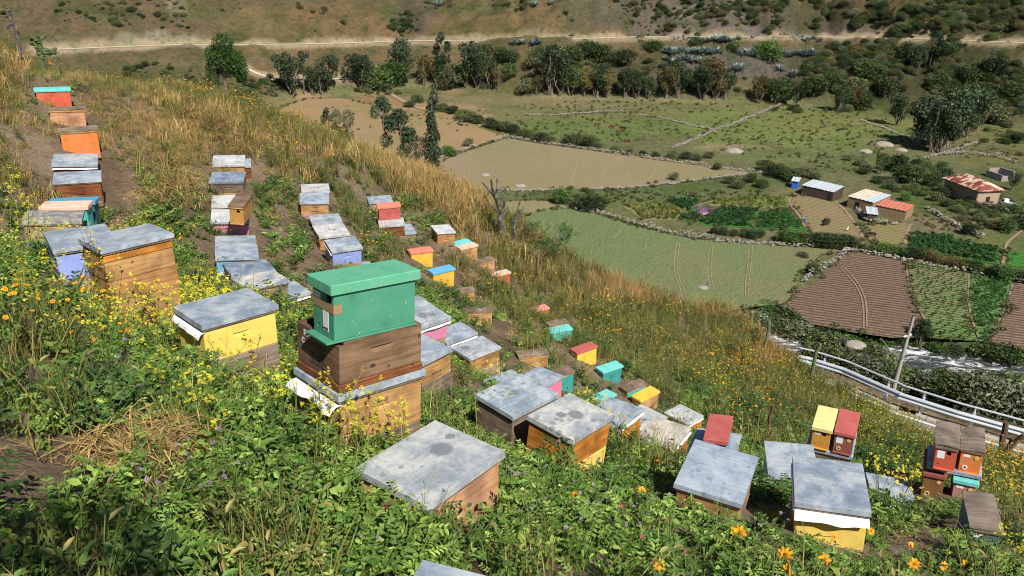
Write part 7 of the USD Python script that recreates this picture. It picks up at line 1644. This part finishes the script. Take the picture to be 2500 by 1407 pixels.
# where each kind grows: pixel, radii, {kind: plants per square metre at about 5 m}, bare soil
ZONES = [
 # base for everything
 (1250, 700, 4000, 4000, dict(weed=14, grass=4, dark=3, olive=2)),
 # upper left slope: dry grass and orange flowers
 (350, 230, 620, 180, dict(weed=2, grass=7, straw=6, olive=6, daisy=3.2, dark=2, mat=5)), (80, 180, 160, 90, dict(grass=6, straw=4, olive=8, daisy=6)), (40, 320, 110, 160, dict(grass=6, straw=7, olive=8, daisy=0.93, dark=3)),
 (420, 330, 220, 90, dict(straw=6, grass=5, olive=4, daisy=1.55, mat=6, weed=3)), (430, 440, 130, 90, dict(straw=4, mat=8, olive=3, weed=6, dark=3, daisy=0.62)), (650, 310, 250, 70, dict(straw=4, grass=7, olive=9, daisy=4.5, mat=3)), (800, 400, 260, 80, dict(olive=10, grass=6, daisy=4.5, straw=3, mat=3)),
 # straw on the crest in the middle
 (1000, 440, 180, 80, dict(straw=24, mat=10, olive=1.2, daisy=.6, grass=1)), (1080, 530, 130, 75, dict(straw=24, mat=10, olive=2, daisy=.4)), (920, 390, 90, 40, dict(straw=18, grass=4, daisy=1.24)),
 (850, 480, 110, 90, dict(olive=8, grass=4, daisy=2.48, dark=4)), (950, 610, 110, 60, dict(olive=5, dark=6, daisy=3.72, weed=5)),
 # rows between the hives
 (480, 560, 90, 170, dict(dark=12, weed=14, mat=6)), (660, 560, 130, 160, dict(dark=12, weed=13, mat=5)), (740, 600, 70, 130, dict(dark=13, weed=10, mat=2)), (950, 560, 160, 110, dict(dark=6, weed=7, olive=3, daisy=1.55)), (700, 720, 60, 60, dict(dark=6, weed=9)), (720, 840, 50, 80, dict(dark=11, weed=8)),
 (1150, 640, 110, 90, dict(olive=9, dark=4, daisy=3.1, grass=3)), (1230, 590, 120, 70, dict(olive=10, daisy=2.79, grass=4, straw=2)), (1160, 720, 90, 60, dict(olive=6, dark=7, daisy=1.55)), (1240, 800, 110, 60, dict(weed=7, dark=5, olive=3)), (1300, 720, 120, 70, dict(olive=9, dark=6, daisy=1.86)),
 # big grassy slope on the right
 (1550, 780, 330, 170, dict(olive=13, grass=6, daisy=1.61, yellow=1.5, dark=2)), (1450, 670, 200, 70, dict(olive=10, straw=5, grass=6, daisy=0.74)), (1620, 700, 190, 60, dict(rust=9, straw=5, olive=6)), (1800, 800, 160, 60, dict(rust=13, straw=4, olive=4)), (1900, 880, 130, 50, dict(rust=10, straw=3, olive=6)), (1370, 600, 110, 45, dict(rust=6, straw=6, olive=6)), (1560, 650, 130, 30, dict(rust=8, straw=6)),
 (1700, 860, 180, 90, dict(olive=12, grass=7, yellow=3, daisy=1.86)), (1850, 950, 150, 60, dict(olive=9, grass=4, daisy=4.34, yellow=3)), (1450, 860, 80, 60, dict(dark=9, olive=9, daisy=1.24)), (1600, 960, 90, 50, dict(dark=10, olive=8)), (2000, 970, 200, 60, dict(olive=12, grass=5, yellow=2, daisy=0.62)), (1830, 1030, 90, 70, dict(dark=14, olive=6, daisy=1.24)),
 (2180, 1060, 130, 80, dict(olive=11, grass=5, yellow=7, daisy=0.93)), (2230, 1010, 80, 40, dict(rust=7, olive=6)), (2180, 1130, 90, 60, dict(dark=16, yellow=5, olive=4)), (2450, 1180, 90, 100, dict(olive=10, daisy=4.34, yellow=4)), (2440, 1320, 80, 60, dict(olive=8, dark=8)),
 (1500, 910, 120, 50, dict(dark=8, weed=5, mat=3, olive=3)), (1380, 950, 90, 60, dict(weed=8, dark=9, olive=3)),
 # foreground
 (250, 700, 260, 200, dict(weed=13, dark=3, mustard=2.5, daisy=0.74, grass=3)), (120, 650, 150, 170, dict(weed=11, dark=3, mustard=1.3, grass=2, daisy=.5)), (60, 420, 110, 90, dict(dark=8, olive=6, straw=4, daisy=0.62)), (330, 850, 260, 110, dict(weed=15, mustard=7.5, grass=1.5, daisy=0.62)), (620, 900, 130, 70, dict(weed=12, mustard=6.5, grass=1)), (850, 1060, 180, 90, dict(weed=14, mustard=16.0, grass=2)), (560, 1000, 300, 130, dict(weed=24, grass=3, mustard=1.4, purple=1.3, pink=.8)),
 (1600, 1260, 500, 90, dict(broad=7, weed=14, dark=4, purple=1.4, yellow=.6)), (1400, 1150, 130, 60, dict(broad=8, dark=8, weed=8, mustard=0.4)), (1250, 1330, 700, 110, dict(weed=26, broad=3, purple=2.3, pink=1, grass=.6)), (1050, 1300, 300, 80, dict(weed=26, grass=.8, purple=2.1, mustard=0.2)), (500, 1250, 420, 120, dict(weed=26, grass=1, purple=1.7, pink=1.4, broad=.6)), (2000, 1380, 420, 60, dict(weed=14, broad=5, mustard=0.5, purple=0.7)),
 (1300, 970, 130, 70, dict(weed=12, mustard=0.4, dark=4)), (2300, 1290, 80, 30, dict(dark=2)), (1850, 1200, 60, 60, dict(dark=9, broad=3)), (2200, 1300, 120, 60, dict(weed=9, dark=5, broad=3)),
 # low growth round the upper hives, dry between the rows
 (165, 300, 100, 130, dict(mat=18, weed=8, grass=4, straw=1.5, dark=2)), (150, 395, 110, 40, dict(mat=3, weed=5, dark=1)), (420, 330, 210, 85, dict(straw=6, grass=3, olive=3, daisy=2.6, mat=26, weed=3, dark=1)), (420, 440, 120, 90, dict(straw=5, mat=30, olive=2, weed=5, dark=2, daisy=1)), (610, 330, 60, 40, dict(straw=5, mat=8, olive=3, daisy=1.5)),
 # bare or thinly grown ground
 (70, 1155, 250, 110, dict(mat=1.2, weed=.35)), (300, 1085, 130, 50, dict(mat=26, weed=2)), (150, 1085, 110, 40, dict(mat=5, weed=.6)), (330, 510, 40, 60, dict(mat=2, weed=1)), (300, 470, 40, 60, dict(mat=3, weed=1)), (225, 325, 50, 18, dict(mat=3)), (200, 270, 40, 12, dict(mat=2)), (620, 440, 26, 50, dict(mat=2)), (700, 580, 26, 80, dict(weed=1.5)), (640, 620, 26, 80, dict(weed=1.5, mat=1)), (745, 660, 26, 50, dict(weed=1)), (770, 640, 26, 40, dict(mat=1)), (610, 960, 60, 40, dict(mat=2, weed=1)), (850, 590, 30, 40, dict(mat=1.5, weed=1)), (1050, 640, 40, 30, dict(mat=2)), (1235, 845, 50, 30, dict(weed=1.5)), (1130, 670, 40, 16, dict(mat=1.5)), (1200, 790, 40, 20, dict(mat=2)),
 (1520, 940, 40, 16, dict(mat=2)), (1660, 965, 40, 20, dict(weed=1)), (2260, 1335, 110, 36, dict(mat=1, weed=1)), (2190, 1240, 60, 20, dict(weed=2)), (1450, 880, 50, 16, dict(mat=2)), (480, 760, 40, 30, dict(weed=3)), (470, 690, 30, 30, dict(weed=2)),
]
kinds = list(P_)
nb = 165000
# candidates: even in area, thinned with distance
cx = rng.uniform(-12.5, 22.5, nb * 2); cy = rng.uniform(.3, 31, nb * 2)
u0, zc0 = project(np.column_stack([cx, cy, hfast(cx, cy)]))
vis = (zc0 > .6) & (u0[:, 0] > -260) & (u0[:, 0] < 2760) & (u0[:, 1] > -60) & (u0[:, 1] < 1720)
cx, cy, u0, zc0 = cx[vis], cy[vis], u0[vis], zc0[vis]
inside = shapely.contains_xy(hill_poly.buffer(3.5), cx, cy); dr_, _ = poly_dist(cx, cy, road_pts)
sel = inside & (dr_ > 3.6)
cx, cy, u0, zc0 = cx[sel], cy[sel], u0[sel], zc0[sel]
AREA = 35 * 30.7 / (nb * 2)                                              # square metres each candidate stands for
nz1 = meshkit.fbm(np.column_stack([cx / .9, cy / .9, 0 * cx]), 4, 41); nz2 = meshkit.fbm(np.column_stack([cx / 2.2, cy / 2.2, 0 * cx]), 3, 77)
D = np.zeros((len(cx), len(kinds)))
jit = 45 * (nz2 - .5)[:, None] * np.array([2.0, 1.6]) + 30 * (nz1 - .5)[:, None]
uu = u0 + jit
for px, py, rx, ry, mix in ZONES:
    e = np.hypot((uu[:, 0] - px) / rx, (uu[:, 1] - py) / ry); w = 1 - ss(e, .75, 1.05)
    row = np.array([mix.get(k, 0) for k in kinds], float); D = D * (1 - w[:, None]) + row[None] * w[:, None]
for j, k in enumerate(kinds):                                            # each kind grows in drifts of its own
    f = meshkit.fbm(np.column_stack([cx / 1.3 + 17 * j, cy / 1.3, 0 * cx]), 3, 50 + j); D[:, j] *= np.clip((f - .30) * 4.0, .4, 1.8)
thin = np.clip(1.75 - zc0 * .035, .75, 1.75) * np.where(zc0 < 4.2, 3.6, np.where(zc0 < 7, 2.3, 1.9))
tot = D.sum(1) * thin * AREA
take = rng.random(len(cx)) < tot
cx, cy, u0, zc0, D = cx[take], cy[take], u0[take], zc0[take], D[take]
ki = (D.cumsum(1) / D.sum(1, keepdims=True) > rng.random((len(cx), 1))).argmax(1)
# keep clear of the hives, and low in front of them
okk = np.ones(len(cx), bool); short = np.ones(len(cx))
for fx, fy, yaw, L, W, zt in FOOT:
    c, s = math.cos(yaw), math.sin(yaw); du, dv = (cx - fx) * c + (cy - fy) * s, -(cx - fx) * s + (cy - fy) * c
    du, dv = np.abs(du) - L / 2, np.abs(dv) - W / 2
    mg = .05 if fy > 2.2 else .22; okk &= ~((du < mg) & (dv < mg)); dd_ = np.hypot(np.maximum(du, 0), np.maximum(dv, 0)); short = np.minimum(short, np.clip((.42 if zt < -2.6 else .8) + dd_ * (.5 if zt < -5 else .9), .42, 1))
tallk = np.array([k in ('straw', 'rust', 'olive', 'daisy', 'yellow', 'grass') for k in kinds])[ki]
okk &= ~(tallk & (short < .64))
# nothing tall right before the lens
okk &= zc0 > 1.15
lowf = 1 - .5 * (1 - ss(np.hypot((u0[:, 0] - 190) / 260, (u0[:, 1] - 290) / 190), .7, 1.1)); lowf *= np.where(u0[:, 1] < 420, .85, 1)
cx, cy, ki, zc0, short, lowf = cx[okk], cy[okk], ki[okk], zc0[okk], short[okk], lowf[okk]
cz = hfast(cx, cy) - .015
print('plants', len(cx), {k: int((ki == j).sum()) for j, k in enumerate(kinds)})
for j, k in enumerate(kinds):
    m = ki == j; n = int(m.sum())
    if not n: continue
    s = rng.uniform(.7, 1.3, n) * short[m] * lowf[m] * np.clip(.66 + zc0[m] * .055, .74, 1.25)
    instancer(NAMES[k][0], P_[k], np.column_stack([cx[m], cy[m], cz[m]]), rng.integers(0, len(P_[k]), n), rng.uniform(0, 6.28, n), s, tilt=.18, label=NAMES[k][1], cat='weeds' if 'weed' in NAMES[k][0] else ('grass' if 'grass' in NAMES[k][0] or k == 'mat' else 'wildflowers'))

# the flowers that one can pick out singly in the foreground
dk = kind_prim('orange_daisy_kind'); dp = str(dk.GetPath()); rs = R_(5)
mesh('stem', tube([(.03, .06, -.5), (.01, .015, -.15), (0, 0, 0)], [.0035, .003, .003], 6), 'plant', dp, cd=np.tile(np.array(c3('#5d7236')), (18, 1)))
for q in range(9):
    a = 6.283 * q / 9; d = np.array([math.cos(a), math.sin(a), .12]); s = np.array([-math.sin(a), math.cos(a), 0]); w = .0088; L = .040
    v = np.array([d * .006, d * L * .45 + s * w + [0, 0, .003], d * L * .45, d * L * .45 - s * w + [0, 0, .003], d * L * .85 + s * w * .7, d * L * .85 - [0, 0, .002], d * L * .85 - s * w * .7, d * L - [0, 0, .003]])
    cc = np.array([ORA * .7] + [ORA] * 7) * (1, rs.uniform(.85, 1.1), 1)
    mesh('petal', (v, np.array([(0, 1, 2), (0, 2, 3), (1, 4, 5), (1, 5, 2), (2, 5, 6), (2, 6, 3), (4, 7, 5), (5, 7, 6)])), 'plant', dp, cd=cc)
ds = trimesh.creation.icosphere(1, .0085); mesh('flower_centre', (ds.vertices * (1, 1, .5) + (0, 0, .002), ds.faces), 'plant', dp, smooth=True, cd=np.tile(np.array(c3('#8a5a14')), (len(ds.vertices), 1)))
DA = [(1915, 1362, 34, 'large orange daisy facing up near the lower edge below the yellow hive'), (2008, 1376, 34, 'orange daisy with uneven petals near the lower edge, right of the largest'), (1805, 1307, 30, 'orange daisy beside a drooping one left of the yellow hive box'), (1788, 1303, 22, 'half turned orange daisy left of a fuller one'), (1920, 1402, 30, 'orange daisy cut off by the lower edge'), (1680, 1195, 20, 'orange daisy over the front edge of the tilted metal cover'), (1607, 1135, 18, 'orange daisy below the cream covered hive'), (1566, 1204, 20, 'orange daisy in the weeds below the blotched cover'), (1186, 1012, 14, 'orange daisy beside the speckled cover'), (2125, 1303, 16, 'orange daisy right of the yellow hive box'), (1992, 1276, 14, 'orange daisy in front of the yellow hive box'), (2036, 1318, 16, 'drooping orange daisy in front of the yellow hive base'),
      (2230, 1384, 26, 'orange daisy beside mustard in the lower right corner region'), (2362, 1388, 32, 'orange daisy with drooping petals near the lower right corner'), (2302, 1388, 20, 'small orange daisy between two larger ones at lower right'), (1607, 1388, 26, 'orange daisy seen edge on at the lower edge'), (1405, 1215, 14, 'small orange daisy in the leaves below the orange wood hive'), (2222, 1337, 12, 'tiny orange daisy on the bare soil patch'), (860, 843, 14, 'orange daisy before the open brown box')]
for px, py, wpx, lab in DA:
    r = ray(px, py); P = spot(px, py); P = P * (1 - .45 / max(np.linalg.norm(P), 1)) ; zc = P @ FW; sc_ = wpx * zc / FPX / .08
    q = R_(px); n = np.array([q.normal(0, .3), -.75 + q.normal(0, .2), .8]); n /= np.linalg.norm(n); a = np.cross([0, 1.0, 0], n); a /= np.linalg.norm(a); b = np.cross(n, a)
    t = thing('orange_daisy', lab, 'daisy', tuple(P + [0, 0, .02]), scale=float(np.clip(sc_ * 1.2, .6, 1.9)), group='orange daisies in the foreground', ref=dp, rot=(a, b, n))
# mustard plants that stand out one by one
mk = []
for k in range(4):
    c_ = kind_prim('mustard_plant_kind_%d' % k); a_, b_ = mustard_geo(R_(200 + k), 6 + k, .62, (9, 16))
    mesh('stems', a_[0], 'plant', str(c_.GetPath()), cd=a_[1]); mesh('flowers', b_[0], 'plant', str(c_.GetPath()), cd=b_[1]); mk.append(str(c_.GetPath()))
MU = [(930, 1150, 190, 'mustard plant leaning against the light wood hive with white sheet'), (985, 1165, 170, 'mustard plant reaching over the stained cover of the nearest hive'), (880, 1140, 170, 'mustard plant between the white sheet and the nearest hive'), (1010, 1190, 120, 'short mustard plant at the edge of the stained cover'), (800, 1090, 150, 'mustard plant in front of the lowest box of the middle stack'), (560, 900, 130, 'mustard plant in front of the yellow beehive'), (620, 930, 120, 'mustard plant before the grey lower box of the yellow beehive'), (440, 850, 130, 'mustard plant between the tall stack and the yellow beehive'), (330, 790, 105, 'mustard plant in front of the tall tan stack'), (270, 780, 95, 'mustard plant at the near corner of the tall tan stack'),
      (170, 655, 100, 'mustard plant before the lavender beehive'), (80, 630, 120, 'tall mustard plant near the left edge before the grey cover'), (30, 575, 150, 'mustard plant at the left edge beside dark weeds'), (130, 820, 160, 'mustard plant in the open weeds at far left'), (1215, 1070, 110, 'mustard plant in front of the speckled cover'), (1440, 1100, 120, 'mustard plant over the blotched cover'), (1340, 1120, 110, 'mustard plant left of the blotched cover'), (1300, 1090, 100, 'thin mustard plant between speckled and blotched covers'), (2190, 1260, 120, 'mustard plant leaning over the low hive right of the yellow one'), (2140, 1240, 110, 'mustard plant at the near side of the low hive cover'), (2420, 1370, 90, 'mustard plant before the slate blue nucleus hive'), (2470, 1400, 100, 'mustard plant in the lower right corner'), (500, 1040, 130, 'mustard plant amid low weeds left of the middle stack')]
for i, (px, py, hp, lab) in enumerate(MU):
    P = spot(px, py); zc = P @ FW; h_ = hp * zc / FPX / .85
    thing('mustard_plant', lab, 'mustard plant', tuple(P - [0, 0, .02]), yaw=i * 1.7, scale=float(np.clip(h_ / .62, .35, 1.4)), group='mustard plants in the foreground', ref=mk[i % 4])
